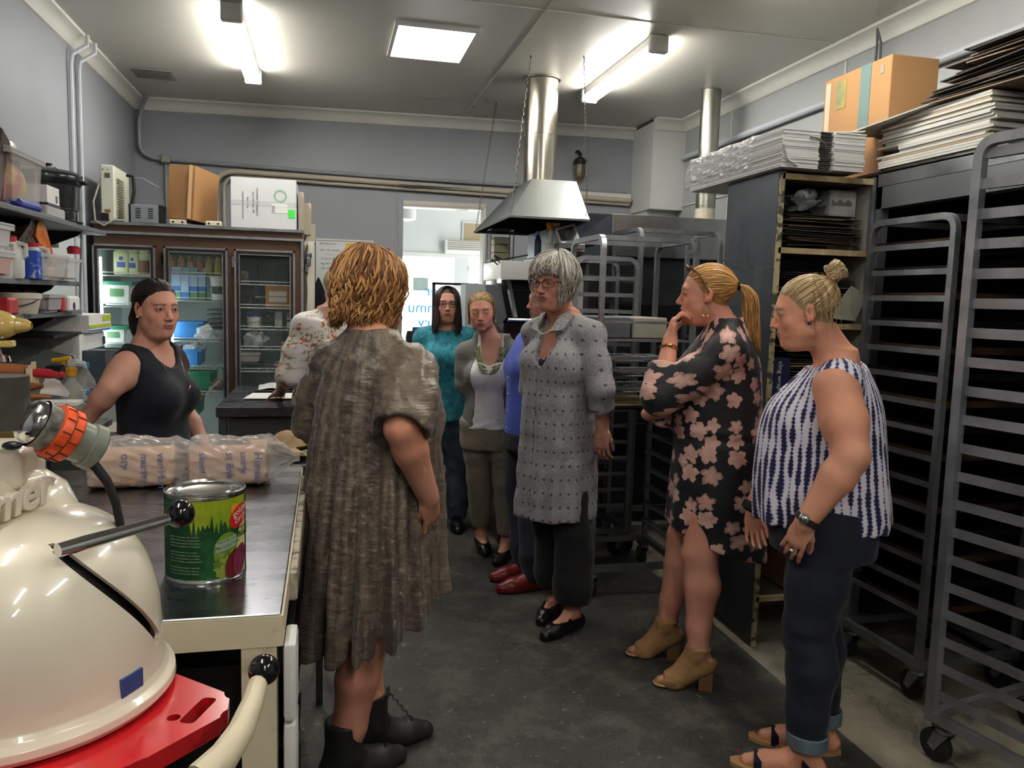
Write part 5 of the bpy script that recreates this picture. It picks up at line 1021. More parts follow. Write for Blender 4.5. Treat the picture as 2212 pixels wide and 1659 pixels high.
# shrink-wrapped bundle of flat cake boxes on the cabinet
wh = mat('cake_white', 'cfcfcc', .6); gy = mat('cake_grey', '4c4b4a', .6); BXa, BXb, BYa, BYb = 1.805, 2.19, 2.95, 3.78
for i in range(22):
    z = CZ+.006+i*.0071; j = rs.uniform(-.004, .004)
    t = thing('flat_cake_box', 'flat folded white cake box in the shrink-wrapped bundle', 'cake box', (j, rs.uniform(-.003, .003), z), 0, 'flat cake boxes in the wrapped bundle')
    b = MB().box(BXa, BXa+.17, BYa, BYb, 0, .006).box(BXa+.24, BXb, BYa, BYb, 0, .006).box(BXa+.17, BXa+.24, BYa+.03, BYb, 0, .006)
    b.build('folded_board', wh, t, smooth=0); MB().box(BXa+.175, BXa+.235, BYa+.012, BYa+.03, .001, .005).build('dark_tab', gy, t, smooth=0)
def wrapf(u, v):
    a = 2*math.pi*u; n = 5.; cy, cz = math.cos(a), math.sin(a); q = (abs(cy)**n+abs(cz)**n)**(-1/n)
    y = BYa+.22+v*(BYb-BYa-.12)
    k = 1. if y < BYb else max(.25, 1-(y-BYb)/.10*.75)
    wr = .004*math.sin(13*a+y*30)+.003*math.sin(29*a-y*55)+.003*math.sin(y*90+a*3)
    return Vector(((BXa+BXb)/2+q*cy*((BXb-BXa)/2+.010+wr)*min(1, k+.35), y-.04*(1-k)*0, CZ+.012+max(-.008, (q*cz*.5+.5)*.172*k+wr*(.6 if cz > 0 else 0))))
MB().grid(wrapf, 90, 50, True).build('shrink_wrap', mat('shrink_film', 'e8e8ea', .08, alpha=.34, spec=1., bump=1., bscale=12), None)
o = COL.objects[-1] if False else bpy.data.objects['shrink_wrap']; tag(o, 'shiny clear shrink wrap round the left end of the cake box bundle', 'plastic wrap')
for k, pp in enumerate((((BXa+.12, BYa-.004, 2.20), (BXa+.16, BYa-.004, 2.195), (BXa+.21, BYa-.006, 2.16)), ((BXa+.0, BYa-.004, 2.16), (BXa+.02, BYa-.006, 2.10), (BXa+.07, BYa-.006, 2.075)))):
    o = MB().tube(pp, .006, 4, flat=.2).build('torn_tape', mat('tape_white', 'd5d5d2', .3)); tag(o, ['torn white strip on middle of the bundle front', 'torn white strip at left of the bundle front'][k], 'tape')
o = MB().poly([(BXa+.06, BYa+.20, CZ+.176), (BXb+.01, BYa+.02, CZ+.176), (BXb+.06, BYb-.3, CZ+.176), (BXa+.10, BYb-.15, CZ+.176)], (0, 0, .005)).build('loose_board', mat('board_pale', 'b3ada2', .6)); tag(o, 'loose pale board lying on top of the wrapped bundle', 'cardboard')
# ============================================================ steel booth along the right wall
t = thing('rack_booth', 'open steel booth frame along the right wall holding the tall trolleys', 'frame', (0, 0, 0))
MB().box(2.30, 2.335, .9, 3.0, 2.02, 2.085, .003).build('front_beam', alu_worn, t); MB().box(2.30, 2.36, .9, 3.0, 1.93, 2.02).build('lower_beam', mat('beam_grey', '6f7375', .5, .5), t)
MB().box(2.30, 2.34, 2.965, 3.005, 0, 2.02).build('post', alu_worn, t)
MB().box(2.30, XR-.01, .9, 3.43, 2.075, 2.088).build('roof_sheet', steel_dull, t)
dark = mat('booth_dark', '232425', .55, .3, var=.3, vscale=3)
MB().box(XR-.03, XR-.012, .9, 3.43, 0, 2.075).build('back_sheet', dark, t); MB().box(2.30, XR-.03, 3.40, 3.43, 0, 2.075).build('end_sheet', dark, t)
# flat carton stack on the booth roof
kr = mat('carton_white_edge', 'c6c4bc', .65)
for i in range(20):
    z = 2.092+i*.0105; g = rs.uniform(-.02, .02)
    o = MB().box(2.315+rs.uniform(0, .012), 2.74, 2.44+g, 3.02+g+rs.uniform(-.02, .02)-(.10 if 5 < i < 9 else 0), 0, .009).build('flat_carton', kr if rs.random() < .85 else mat('kraft_edge', '9b8a72', .7), None, (0, 0, z), smooth=0); tag(o, 'flat white carton in the stack on the booth roof', 'cardboard', 'flat white cartons on the booth roof')
o = MB().poly([(2.19, 3.12, 2.250), (2.31, 2.72, 2.310), (2.66, 2.72, 2.310), (2.60, 3.12, 2.270)], (0, 0, .006)).build('loose_board', mat('board_grey', 'a5a39b', .6)); tag(o, 'large grey board jutting out left over the white carton stack', 'cardboard')
for i in range(16):
    z = 2.31+i*.0115; a = rs.uniform(-.10, .10); b = MB().box(-.22, .22, -.36, .36, 0, .0045).xform(Matrix.Rotation(a, 4, 'Z'))
    o = b.build('flat_carton', [mat('kraft_d1', '4b4038', .7), mat('kraft_d2', '6d5a48', .7), mat('kraft_d3', '2f2a26', .7), mat('kraft_d4', '86705a', .7)][rs.randrange(4)], None, (2.56+rs.uniform(-.03, .03), 2.45+.013*i*-1+rs.uniform(-.08, .04), z), smooth=0)
    tag(o, 'brown flat carton in the messy pile at top right', 'cardboard', 'brown flat cartons at top right')
o = MB().box(2.42, 2.7, 1.98, 2.35, 2.092, 2.27, .02, 2).build('brown_parcel', mat('parcel', '5c5048', .6)); tag(o, 'brown parcel in plastic at right end of the carton stack', 'parcel')
t = thing('long_carton', 'tan cardboard box with teal tape bands behind the flat cartons', 'box', (2.365, 3.05, 2.30))
MB().box(0, .24, 0, .47, 0, .297, .003).build('carton_body', mat('carton_tan', 'a47b50', .75, var=.08), t)
teal = mat('teal_tape', '5a7270', .5); MB().box(-.002, .0, .13, .20, 0, .297).build('tape_band', teal, t); MB().box(-.002, 0, .30, .37, .14, .27).build('printed_patch', mat('patch', '6b7a5a', .6, col2='a08a3a', vscale=12), t); MB().box(-.002, 0, .42, .455, .02, .28).build('label_strip', mat('strip_pale', 'c9b39a', .6), t); MB().box(-.002, 0, .045, .07, .23, .265).build('printed_mark', mat('mark_grey', '8a8271', .6), t)
o = MB().box(2.36, 2.62, 3.06, 3.50, 2.09, 2.298, .004).build('support_carton', card); tag(o, 'brown carton under the tan box with teal bands', 'box')
o = MB().tube([(2.86, 6.15, 2.70), (2.86, 1.5, 2.70)], .022, 10).build('wall_pipe', pipew); tag(o, 'grey pipe running along the right wall behind the cartons', 'pipe')
o = MB().tube([(2.84, 3.75, 2.60), (2.84, 3.76, 2.90), (2.82, 3.77, 2.97), (2.84, 3.79, 2.90), (2.84, 3.80, 2.60)], .007, 6).build('rope_loop', mat('cord_grey', '5f6264', .6)); tag(o, 'looped grey cord hanging from the ceiling at right wall', 'cord')
# ============================================================ trolleys at right
tr2 = trolley('tray trolley loaded with dark burnt trays behind the person in tie-dye top', (2.43, 2.66, 0), .035, .46, .43, 1.85, [.34+.1*i for i in range(15)], alu_worn)
trm = [mat('burnt_tray', '231c17', .45, .4, col2='4a3524', vscale=6), mat('burnt_tray2', '1b1917', .4, .5, var=.4)]
for i in range(15):
    z = .345+.1*i; b = MB().box(-.215, .215, -.21, .21, 0, .004).box(-.215, .215, -.212, -.208, 0, .026).box(-.215, .215, .208, .212, 0, .026).box(-.217, -.213, -.21, .21, 0, .026).box(.213, .217, -.21, .21, 0, .026)
    o = b.build('baking_tray', trm[i % 2], None, (2.43, 2.66, z)); o.rotation_euler = (0, 0, .035); tag(o, 'dark burnt baking tray slotted in the loaded trolley', 'tray', 'burnt trays in the loaded trolley')
ang = math.atan2(.10, .45)
trolley('tall bare tray trolley with pale runners at the right edge', (1.993+.31, 2.11-.19, 0), .20, .56, .50, 2.03, [.22+.0925*i for i in range(20)], mat('rack_pale', 'b0b1b4', .42, .8, var=.3, vscale=8), tube=.016, rl=.030, lip=.03)
# ============================================================ people: implicit surfaces meshed with surface nets
A3 = lambda v: np.array(v, np.float32)
def axis(lo, hi, h, fine=()):
    p = [lo]; 
    while p[-1] < hi:
        st = h
        for a, b, hf in fine:
            if a-h*.6 <= p[-1] <= b: st = min(st, hf)
        p.append(p[-1]+st)
    return np.array(p, np.float32)
class SDF:
    def __init__(s): s.ops = []; s.lo = np.array([9.]*3); s.hi = np.array([-9.]*3)
    def _add(s, fn, lo, hi, k, op):
        lo = np.array(lo, float); hi = np.array(hi, float)
        if op == 1: s.lo = np.minimum(s.lo, lo); s.hi = np.maximum(s.hi, hi)
        s.ops.append((fn, lo-k-.02, hi+k+.02, k, op)); return s
    def cone(s, a, b, ra, rb, k=.02, op=1, sc=None):
        a, b = A3(a), A3(b); ab = b-a; L2 = float(ab@ab)+1e-9; r = max(ra, rb)
        def fn(X, Y, Z):
            px, py, pz = X-a[0], Y-a[1], Z-a[2]
            t = np.clip((px*ab[0]+py*ab[1]+pz*ab[2])/L2, 0, 1)
            return np.sqrt((px-t*ab[0])**2+(py-t*ab[1])**2+(pz-t*ab[2])**2)-(ra+(rb-ra)*t)
        return s._add(fn, np.minimum(a, b)-r, np.maximum(a, b)+r, k, op)
    def chain(s, pts, rs, k=.015, op=1):
        for i in range(len(pts)-1): s.cone(pts[i], pts[i+1], rs[i], rs[i+1], k, op)
        return s
    def ell(s, c, r, R=None, k=.02, op=1):
        c = A3(c); r = A3(r); m = float(r.max())
        def fn(X, Y, Z):
            px, py, pz = X-c[0], Y-c[1], Z-c[2]
            if R is not None: px, py, pz = R[0, 0]*px+R[1, 0]*py+R[2, 0]*pz, R[0, 1]*px+R[1, 1]*py+R[2, 1]*pz, R[0, 2]*px+R[1, 2]*py+R[2, 2]*pz
            k0 = np.sqrt((px/r[0])**2+(py/r[1])**2+(pz/r[2])**2)+1e-9; k1 = np.sqrt((px/r[0]**2)**2+(py/r[1]**2)**2+(pz/r[2]**2)**2)+1e-9
            return k0*(k0-1)/k1
        return s._add(fn, c-m, c+m, k, op)
    def loft(s, rows, k=.02, n=2.3, op=1, off=0., pl=None):
        """rows: (z, cx, cy, rx, ry); pl(ang, z) -> radial displacement"""
        R = np.array(sorted(rows), float); z0, z1 = R[0, 0], R[-1, 0]
        zz = np.linspace(z0, z1, 160); I = []
        for c in range(1, 5):   # smooth interpolation
            v = np.interp(zz, R[:, 0], R[:, c]); w = max(3, int(160*.05/(z1-z0))); ker = np.ones(2*w+1)/(2*w+1)
            I.append(np.convolve(np.pad(v, w, mode='edge'), ker, 'valid'))
        def fn(X, Y, Z):
            zf = Z.ravel(); cx, cy, rx, ry = [np.interp(zf, zz, q).reshape(Z.shape).astype(np.float32) for q in I]
            rx = rx+off; ry = ry+off
            if pl is not None:
                d = pl(np.arctan2(X-cx, Y-cy), Z+0*X); rx = rx+d; ry = ry+d
            q = ((np.abs(X-cx)/rx)**n+(np.abs(Y-cy)/ry)**n)**(1/n)
            return np.maximum((q-1)*np.minimum(rx, ry), np.maximum(z0-off*.3-Z, Z-z1-off*.3))
        mx = R[:, 3].max()+off+.03; my = R[:, 4].max()+off+.03
        return s._add(fn, (R[:, 1].min()-mx, R[:, 2].min()-my, z0), (R[:, 1].max()+mx, R[:, 2].max()+my, z1), k, op)
    def plane(s, p, nrm, lo=None, hi=None, k=.004):
        """keep the side the normal points away from"""
        p = A3(p); nrm = A3(nrm)/np.linalg.norm(nrm)
        fn = lambda X, Y, Z: -((X-p[0])*nrm[0]+(Y-p[1])*nrm[1]+(Z-p[2])*nrm[2])
        s.ops.append((fn, A3(lo) if lo is not None else A3((-9, -9, -9)), A3(hi) if hi is not None else A3((9, 9, 9)), k, -1)); return s
    def disp(s, fn): s.ops.append((fn, A3((-9, -9, -9)), A3((9, 9, 9)), 0, 2)); return s
    def mesh(s, h=.008, fine=None, lo=None, hi=None):
        lo = s.lo-.03 if lo is None else lo; hi = s.hi+.03 if hi is None else hi; fine = fine or ((), (), ())
        ax = [axis(lo[i], hi[i], h, fine[i]) for i in range(3)]
        D = np.full([len(a) for a in ax], .5, np.float32)
        for fn, l, u, k, op in s.ops:
            sl = []
            for i in range(3):
                a = np.searchsorted(ax[i], l[i]); b = np.searchsorted(ax[i], u[i]); sl.append(slice(max(0, a-1), min(len(ax[i]), b+1)))
            if any(q.stop <= q.start for q in sl): continue
            X = ax[0][sl[0]][:, None, None]; Y = ax[1][sl[1]][None, :, None]; Z = ax[2][sl[2]][None, None, :]
            cur = D[tuple(sl)]
            if op == 2: D[tuple(sl)] = cur-fn(X, Y, Z); continue
            d = fn(X, Y, Z).astype(np.float32)
            if op == 1:
                t = np.clip(.5+.5*(cur-d)/max(k, 1e-5), 0, 1); D[tuple(sl)] = cur*(1-t)+d*t-k*t*(1-t)
            else:
                d = -d; t = np.clip(.5+.5*(d-cur)/max(k, 1e-5), 0, 1); D[tuple(sl)] = cur*(1-t)+d*t+k*t*(1-t)
        return nets(D, ax)
def nets(D, ax):
    B = D < 0; nx, ny, nz = D.shape
    cnt = np.zeros((nx-1, ny-1, nz-1), np.int8)
    for i in (0, 1):
        for j in (0, 1):
            for k in (0, 1): cnt += B[i:nx-1+i, j:ny-1+j, k:nz-1+k]
    act = np.argwhere((cnt > 0) & (cnt < 8)); n = len(act)
    idx = np.full(cnt.shape, -1, np.int32); idx[act[:, 0], act[:, 1], act[:, 2]] = np.arange(n)
    co = np.zeros((n, 3), np.float32); w = np.zeros(n, np.float32)
    val = {}; pos = {}
    for i in (0, 1):
        for j in (0, 1):
            for k in (0, 1):
                val[i, j, k] = D[act[:, 0]+i, act[:, 1]+j, act[:, 2]+k]
                pos[i, j, k] = np.stack([ax[0][act[:, 0]+i], ax[1][act[:, 1]+j], ax[2][act[:, 2]+k]], 1)
    for a in val:
        for q in range(3):
            if a[q]: continue
            b = tuple(1 if m == q else a[m] for m in range(3)); va, vb = val[a], val[b]
            cr = (va < 0) != (vb < 0); t = va/np.where(cr, va-vb, 1)
            co += np.where(cr[:, None], pos[a]+(pos[b]-pos[a])*t[:, None], 0); w += cr
    co /= w[:, None]; Q = []
    for q in range(3):
        s0 = [slice(None)]*3; s1 = [slice(None)]*3; s0[q] = slice(0, -1); s1[q] = slice(1, None)
        b0, b1 = B[tuple(s0)], B[tuple(s1)]; e = np.argwhere(b0 != b1); u, v = (q+1) % 3, (q+2) % 3
        e = e[(e[:, u] > 0) & (e[:, v] > 0) & (e[:, u] < D.shape[u]-1) & (e[:, v] < D.shape[v]-1)]
        def cell(du, dv):
            c = e.copy(); c[:, u] += du; c[:, v] += dv; return idx[c[:, 0], c[:, 1], c[:, 2]]
        qd = np.stack([cell(-1, -1), cell(0, -1), cell(0, 0), cell(-1, 0)], 1); fl = ~b0[e[:, 0], e[:, 1], e[:, 2]]
        qd[fl] = qd[fl][:, ::-1]; Q.append(qd)
    return co, np.concatenate(Q)
def relax(co, qd, it=1, f=.5):
    for _ in range(it):
        acc = np.zeros_like(co); c = np.zeros(len(co), np.float32)
        for a in range(4):
            i, j = qd[:, a], qd[:, (a+1) % 4]
            for q in range(3): acc[:, q] += np.bincount(i, co[j, q], len(co))+np.bincount(j, co[i, q], len(co))
            c += np.bincount(i, minlength=len(co))+np.bincount(j, minlength=len(co))
        co = co+(acc/np.maximum(c, 1)[:, None]-co)*f
    return co.astype(np.float32)
def npmesh(name, co, faces, material, parent, col=None, uv=None, smooth=True, label=None):
    me = bpy.data.meshes.new(name); n = len(co); k = faces.shape[1]; m = len(faces)
    me.vertices.add(n); me.vertices.foreach_set('co', np.ascontiguousarray(co, np.float32).ravel())
    me.loops.add(m*k); me.loops.foreach_set('vertex_index', np.ascontiguousarray(faces, np.int32).ravel())
    me.polygons.add(m); me.polygons.foreach_set('loop_start', np.arange(0, m*k, k, dtype=np.int32)); me.update(calc_edges=True); me.validate()
    if smooth: me.polygons.foreach_set('use_smooth', np.ones(len(me.polygons), bool))
    if col is not None:
        a = me.color_attributes.new('Col', 'FLOAT_COLOR', 'POINT'); c4 = np.ones((n, 4), np.float32); c4[:, :3] = col; a.data.foreach_set('color', c4.ravel())
    if uv is not None:
        a = me.attributes.new('Fab', 'FLOAT_VECTOR', 'POINT'); a.data.foreach_set('vector', np.ascontiguousarray(uv, np.float32).ravel())
    me.materials.append(material); return link(name, me, parent, None, label)
def ribbons(P, Rr, out, flat=.45, n=5):
    """P (S,K,3) centre lines, Rr (S,K) radii, out (S,K,3) outward vectors -> verts, quads"""
    S, K, _ = P.shape; T = np.gradient(P, axis=1); T /= np.linalg.norm(T, axis=2, keepdims=True)+1e-9
    o = out-T*(out*T).sum(2, keepdims=True); o /= np.linalg.norm(o, axis=2, keepdims=True)+1e-9; sd = np.cross(T, o)
    a = np.arange(n)*2*math.pi/n
    V = P[:, :, None]+Rr[:, :, None, None]*(sd[:, :, None]*np.cos(a)[None, None, :, None]+o[:, :, None]*np.sin(a)[None, None, :, None]*flat)
    ix = np.arange(S*K*n).reshape(S, K, n); q = np.stack([ix[:, :-1], np.roll(ix, -1, 2)[:, :-1], np.roll(ix, -1, 2)[:, 1:], ix[:, 1:]], -1)
    return V.reshape(-1, 3), q.reshape(-1, 4)

def rotm(yaw=0, pitch=0, roll=0):
    """head rotation: yaw>0 turns to the person's left, pitch>0 looks down, roll>0 tilts to own right"""
    return np.array((Matrix.Rotation(yaw, 3, 'Z')@Matrix.Rotation(-pitch, 3, 'X')@Matrix.Rotation(roll, 3, 'Y')), float)
skinm = attrmat('skin', .5, .35, bump=.05, bscale=350)
hairm = attrmat('hair', .42, .5)
eyem = attrmat('eye', .08, .6)
noise_rs = np.random.RandomState(3); NF = noise_rs.randn(24, 3); NP_ = noise_rs.rand(24)*6.28
def fnoise(X, Y, Z, f, n=10, ani=(1, 1, 1), o=0):
    s = 0.
    for i in range(n):
        q = NF[(i+o) % 24]; s = s+np.sin((X*q[0]*ani[0]+Y*q[1]*ani[1]+Z*q[2]*ani[2])*f+NP_[(i+o) % 24]+i)
    return s/math.sqrt(n)
CRc, CRr = np.array((0, -.012, .028)), np.array((.074, .097, .083))
class Person:
    def __init__(s, label, loc, face, H=1.65, skin='d3a088', hairc='6b4a30', head=(0, 0, 0), headpos=None, fat=1., bust=1., belly=0., lean=(0, 0), tf=.95):
        s.root = thing('person', label, 'person', (loc[0], loc[1], 0), math.atan2(-face[0], face[1]))
        s.k = H/1.65; s.H = H; s.skin = np.array(srgb(skin)); s.hc = np.array(srgb(hairc)); s.B = SDF(); s.fat = fat; s.tf = tf
        s.a = math.atan2(-face[0], face[1]); s.loc = np.array((loc[0], loc[1], 0.))
        s.hR = rotm(*[math.radians(v) for v in head]); s.hs = .98*(.5+.5*s.k); s.lean = lean
        s.ho = np.array((lean[0]*1.1, .018+lean[1]*1.1, 1.537*s.k)) if headpos is None else np.array(headpos); s.hands = []; s.bust = bust; s.belly = belly
    def L(s, px, py, Y=None, X=None):
        """local position of a pixel at a world depth"""
        w_ = np.array(aty(px, py, Y) if Y is not None else atx(px, py, X))-s.loc; c, q = math.cos(-s.a), math.sin(-s.a)
        return np.array((c*w_[0]-q*w_[1], q*w_[0]+c*w_[1], w_[2]))
    def A(s, px, py, z):
        """local position of a pixel at height z"""
        w_ = np.array(atz(px, py, z))-s.loc; c, q = math.cos(-s.a), math.sin(-s.a); return np.array((c*w_[0]-q*w_[1], q*w_[0]+c*w_[1], w_[2]))
    def Lx(s, px, py, x):
        """local position on a pixel's line of sight where the local sideways coordinate is x"""
        a, b = s.L(px, py, 1.), s.L(px, py, 5.); t = (x-a[0])/(b[0]-a[0]); return a+(b-a)*t
    def rows(s):
        k, f, b = s.k, s.tf, 0.; lx, ly = s.lean
        R = [(.74, .155, .110, 0), (.84, .172*f, .118*f, -.01), (.93, .160*f, .115*f+b*.5, b*.4), (1.02, .140*f, .100*f+b, b*.7), (1.10, .142*f, .102*f+b*.6, b*.4), (1.19, .150*f, .108*f, .0), (1.27, .152*f**.7, .100*f**.7, -.006), (1.335, .130*f**.5, .078, -.012), (1.375, .085, .062, -.012), (1.41, .058, .055, -.008)]
        return [(z*k, lx*z, cy+ly*z, rx*k, ry*k) for z, rx, ry, cy in R]
    def torso(s, B, off=0., rows=None, k=.02, bust=True, pl=None, n=2.3):
        B.loft(rows or s.rows(), k, n, off=off, pl=pl); kk = s.k
        for x in (-1, 1):
            B.cone((x*.035*kk+s.lean[0]*1.37, -.014+s.lean[1]*1.37, 1.362*kk), (x*.135*kk*s.fat**.3+s.lean[0]*1.33, -.010+s.lean[1]*1.33, 1.312*kk), .036+off, .040+off, .03)
            B.ell((x*.142*kk*s.fat**.3+s.lean[0]*1.33, -.008+s.lean[1]*1.33, 1.305*kk), np.array((.056, .052, .044))+off, k=.05)
            if bust: B.ell((x*.072*kk+s.lean[0]*1.19, (.068+.02*s.bust)+s.lean[1]*1.19, 1.185*kk-.01*s.bust), np.array((.062, .054, .060))*(.75+.25*s.bust)+off, k=.05)
    def sh(s, side): return np.array((side*.155*s.k*s.fat**.35+s.lean[0]*1.32, -.006+s.lean[1]*1.32, 1.295*s.k))
    def arm(s, side, el, wr, r=(.046, .040, .026), B=None, off=0., t=None):
        a = s.sh(side); el, wr = np.array(el), np.array(wr); B = B or s.B; f = s.fat**.5; r = [q*f for q in r]
        if t is None:
            B.chain([a, a+(el-a)*.5, el], [r[0]+.004, r[0], r[1]], .03); B.chain([el, el+(wr-el)*.3, wr], [r[1], r[1]*1.02, r[2]], .02)
        else:   # sleeve down to fraction t (1 = elbow, 2 = wrist)
            e_ = a+(el-a)*t if t <= 1 else el+(wr-el)*(t-1); dd = (el-a) if t <= 1 else (wr-el); dd = dd/np.linalg.norm(dd); q = np.cross(dd, (.31, .52, .79)); q /= np.linalg.norm(q); RR = np.stack([q, np.cross(dd, q), dd], 1); rr = (r[0]*1.05 if t <= 1 else r[1])+off
            if t <= 1: B.chain([a, a+(el-a)*t*.5, a+(el-a)*t], [r[0]*.82+off*.6, r[0]+off*.9, r[0]*1.05+off], .04)
            else: B.chain([a, a+(el-a)*.5, el], [r[0]*.82+off*.6, r[0]+off*.8, r[1]+off], .04); B.chain([el, el+(wr-el)*(t-1)], [r[1]+off, r[1]*(2-t)+r[2]*(t-1)+off], .02)
            B.ell(e_+dd*(rr*.75+.004), (rr*1.12, rr*1.12, rr*.75), RR, .006, -1)
    def leg(s, side, hip, kn, an, r=(.082, .052, .036), B=None, off=0.):
        B = B or s.B; f = s.fat**.6; hip, kn, an = map(np.array, (hip, kn, an)); r = [q*f for q in r]
        calf = kn+(an-kn)*.33+np.array((0, -.012, 0))
        B.chain([hip, hip+(kn-hip)*.5, kn], [r[0]+off, r[0]*.84+off, r[1]+off], .03); B.chain([kn, calf, kn+(an-kn)*.75, an], [r[1]+off, r[1]*1.02+off, r[2]*1.08+off, r[2]*.92+off], .02)
    def foot(s, an, ang, B=None, off=0., L_=.17, up=0.):
        """an: ankle point, ang: heading relative to facing (left positive)"""
        B = B or s.B; d = np.array((-math.sin(ang), math.cos(ang), 0)); an = np.array(an); z0 = an[2]
        heel = np.array((an[0], an[1], 0))-d*.035; heel[2] = .03+up; ball = heel+d*(L_*.82); ball[2] = .026; toe = heel+d*L_*1.12; toe[2] = .020
        B.cone(an, heel+np.array((0, 0, .004)), .034+off, .030+off, .02); B.cone(an+d*.01-np.array((0, 0, .015)), ball, .033+off, .026+off, .02); B.cone(heel, ball, .028+off, .034+off, .02); B.cone(ball, toe, .034+off, .021+off, .015)
        return heel, ball, toe
    def hand(s, wr, d, nrm, side, curl=.5, spread=.0, sc=1., thumb=.6, curls=None, tcurl=.3):
        """d: pointing direction, nrm: direction the palm faces; side +1 right hand, -1 left hand"""
        d = np.array(d, float); d /= np.linalg.norm(d); nrm = np.array(nrm, float); nrm -= d*(nrm@d); nrm /= np.linalg.norm(nrm)
        sd = np.cross(nrm, d)*side          # towards the thumb
        wr = np.array(wr, float); B = s.B; q = sc*s.k; R = np.stack([sd, d, nrm], 1)
        B.ell(wr+d*.045*q, (.038*q, .05*q, .0155*q), R, .012); B.ell(wr+d*.03*q+sd*.018*q+nrm*.006*q, (.016*q, .03*q, .013*q), R, .01); B.cone(wr-d*.02, wr+d*.03*q, .024*q, .02*q, .015)
        Ls = [(.040, .024, .020), (.044, .028, .021), (.041, .026, .020), (.033, .020, .018)]
        for i in range(4):
            p = wr+d*(.080-.004*abs(i-1.3))*q+sd*(.027-.0185*i)*q; dd = d+sd*(.10-.07*i)*(1+spread*4); dd /= np.linalg.norm(dd); c = (curls[i] if curls else curl); r = .0088-.0007*(i == 3)
            ang = c*.7
            for j, l in enumerate(Ls[i]):
                v = dd*math.cos(ang)+nrm*math.sin(ang); p2 = p+v*l*q; B.cone(p, p2, (r-.0008*j)*q, (r-.0008*(j+1))*q, .004); p = p2; ang += c*(.95 if j == 0 else .6)
        p = wr+d*.022*q+sd*.026*q+nrm*.004*q; v = d*(1-thumb*.5)+sd*thumb+nrm*.35; v /= np.linalg.norm(v)
        for l, r in ((.036, .0115), (.030, .0095), (.024, .0085)):
            p2 = p+v*l*q; B.cone(p, p2, r*q, (r-.0012)*q, .006); p = p2; v = v+nrm*tcurl*.6+d*tcurl*.6-sd*tcurl*.5; v /= np.linalg.norm(v)
        s.hands.append((wr, wr+d*.19*q, wr+nrm*.1*q+d*.1*q))
    # ---- head
    def hp(s, p): return s.ho+s.hR@(np.array(p, float)*s.hs)
    def head(s, jaw=1., chin=1., nose=1., cheek=1., mouth=0., eyes=1., double=0.):
        B, hs, R = s.B, s.hs, s.hR
        def e(c, r, k, op=1): B.ell(s.hp(c), np.array(r)*hs, R, k*hs, op)
        def c_(a, b, ra, rb, k, op=1): B.cone(s.hp(a), s.hp(b), ra*hs, rb*hs, k*hs, op)
        nb = np.array((s.lean[0]*1.38, -.012+s.lean[1]*1.38, 1.375*s.k))
        B.cone(s.hp((0, -.030, -.055)), nb, .050*s.fat**.3, .058*s.fat**.3, .03)
        e(CRc, CRr, .02); e((0, .030, -.030), (.061, .058, .076), .03); e((0, .036, -.074), (.049*jaw, .047, .036), .03); e((0, .068*chin, -.099), (.020, .018, .017), .02)
        for x in (-1, 1):
            e((x*.036, .054, -.032), (.024*cheek, .023, .024), .02); e((x*.043, .01, -.068), (.018*jaw, .03, .02), .03)
        if double: e((0, .03, -.108), (.042, .045, .022), .03)
        e((0, .075, .020), (.045, .014, .012), .02)
        for x in (-1, 1):
            e((x*.032, .100, .001), (.018, .016, .012), .014, -1)
        for x in (-1, 1):
            e((x*.031, .0745, 0), (.0165, .0145, .0135), .006)
            if eyes > 0: e((x*.031, .0925, -.0005), (.0125, .010, .0052*eyes), .002, -1)
            else: e((x*.031, .0905, -.005), (.0135, .006, .0016), .002, -1)
        c_((0, .084, .006), (0, .1065*nose, -.034), .0065, .0105, .012)
        for x in (-1, 1): e((x*.0115, .0975*nose**.5, -.0385), (.0075, .010, .0068), .006)
        e((0, .074, -.063), (.031, .019, .022), .015)
        e((0, .0915, -.0610+mouth*.002), (.0215, .0075, .0042), .004); e((0, .0895, -.0712-mouth*.002), (.0185, .0078, .0055), .004)
        e((0, .100, -.0660), (.0205, .007, .0011+.002*mouth), .002, -1)
        for x in (-1, 1):
            e((x*.0735, -.010, -.006), (.009, .018, .030), .006); e((x*.0815, -.004, -.002), (.006, .010, .018), .004, -1); e((x*.071, -.002, -.030), (.008, .010, .010), .006)
    def finish(s, h=.011, hf=.0035, hh=.0042, scalp=True, browc=None, lips='b06a62', legcol=None, iris='5a6b70', eyes=True, gaze=(0, 0)):
        F = [[], [], []]; c, r = s.ho, .125*s.hs
        for i in range(3): F[i].append((c[i]-r, c[i]+r, hf))
        for hd in s.hands:
            P = np.stack(hd)
            ax_ = int(np.argmax(np.abs(hd[1]-hd[0])))
            for i in range(3): F[i].append((P[:, i].min()-.035, P[:, i].max()+.035, hh*1.9 if i == ax_ else hh))
        co, qd = s.B.mesh(h, F); co = relax(co, qd, 1, .35)
        n = fnoise(co[:, 0], co[:, 1], co[:, 2], 25)[:, None]; n2 = fnoise(co[:, 0], co[:, 1], co[:, 2], 9, o=5)[:, None]
        col = s.skin[None]*(1+.05*n)*np.array((1., 1-.0, 1.))+n2*np.array((.015, -.006, -.008)); col = np.clip(col, .01, 1)
        q = (co-s.ho)@s.hR/s.hs; x, y, z = np.abs(q[:, 0]), q[:, 1], q[:, 2]; hd = (np.linalg.norm(q, axis=1) < .15)
        def mixc(m, c): nonlocal col; m = np.clip(m, 0, 1)[:, None]; col = col*(1-m)+np.array(c)[None]*m
        red = s.skin*np.array((1.08, .80, .78))
        mixc(hd*.6*np.exp(-((x-.040)**2+(y-.07)**2+(z+.03)**2)/.0006), red); mixc(hd*.6*np.exp(-((x)**2+(y-.108)**2+(z+.035)**2)/.0002), red); mixc(hd*.5*(x > .072), red)
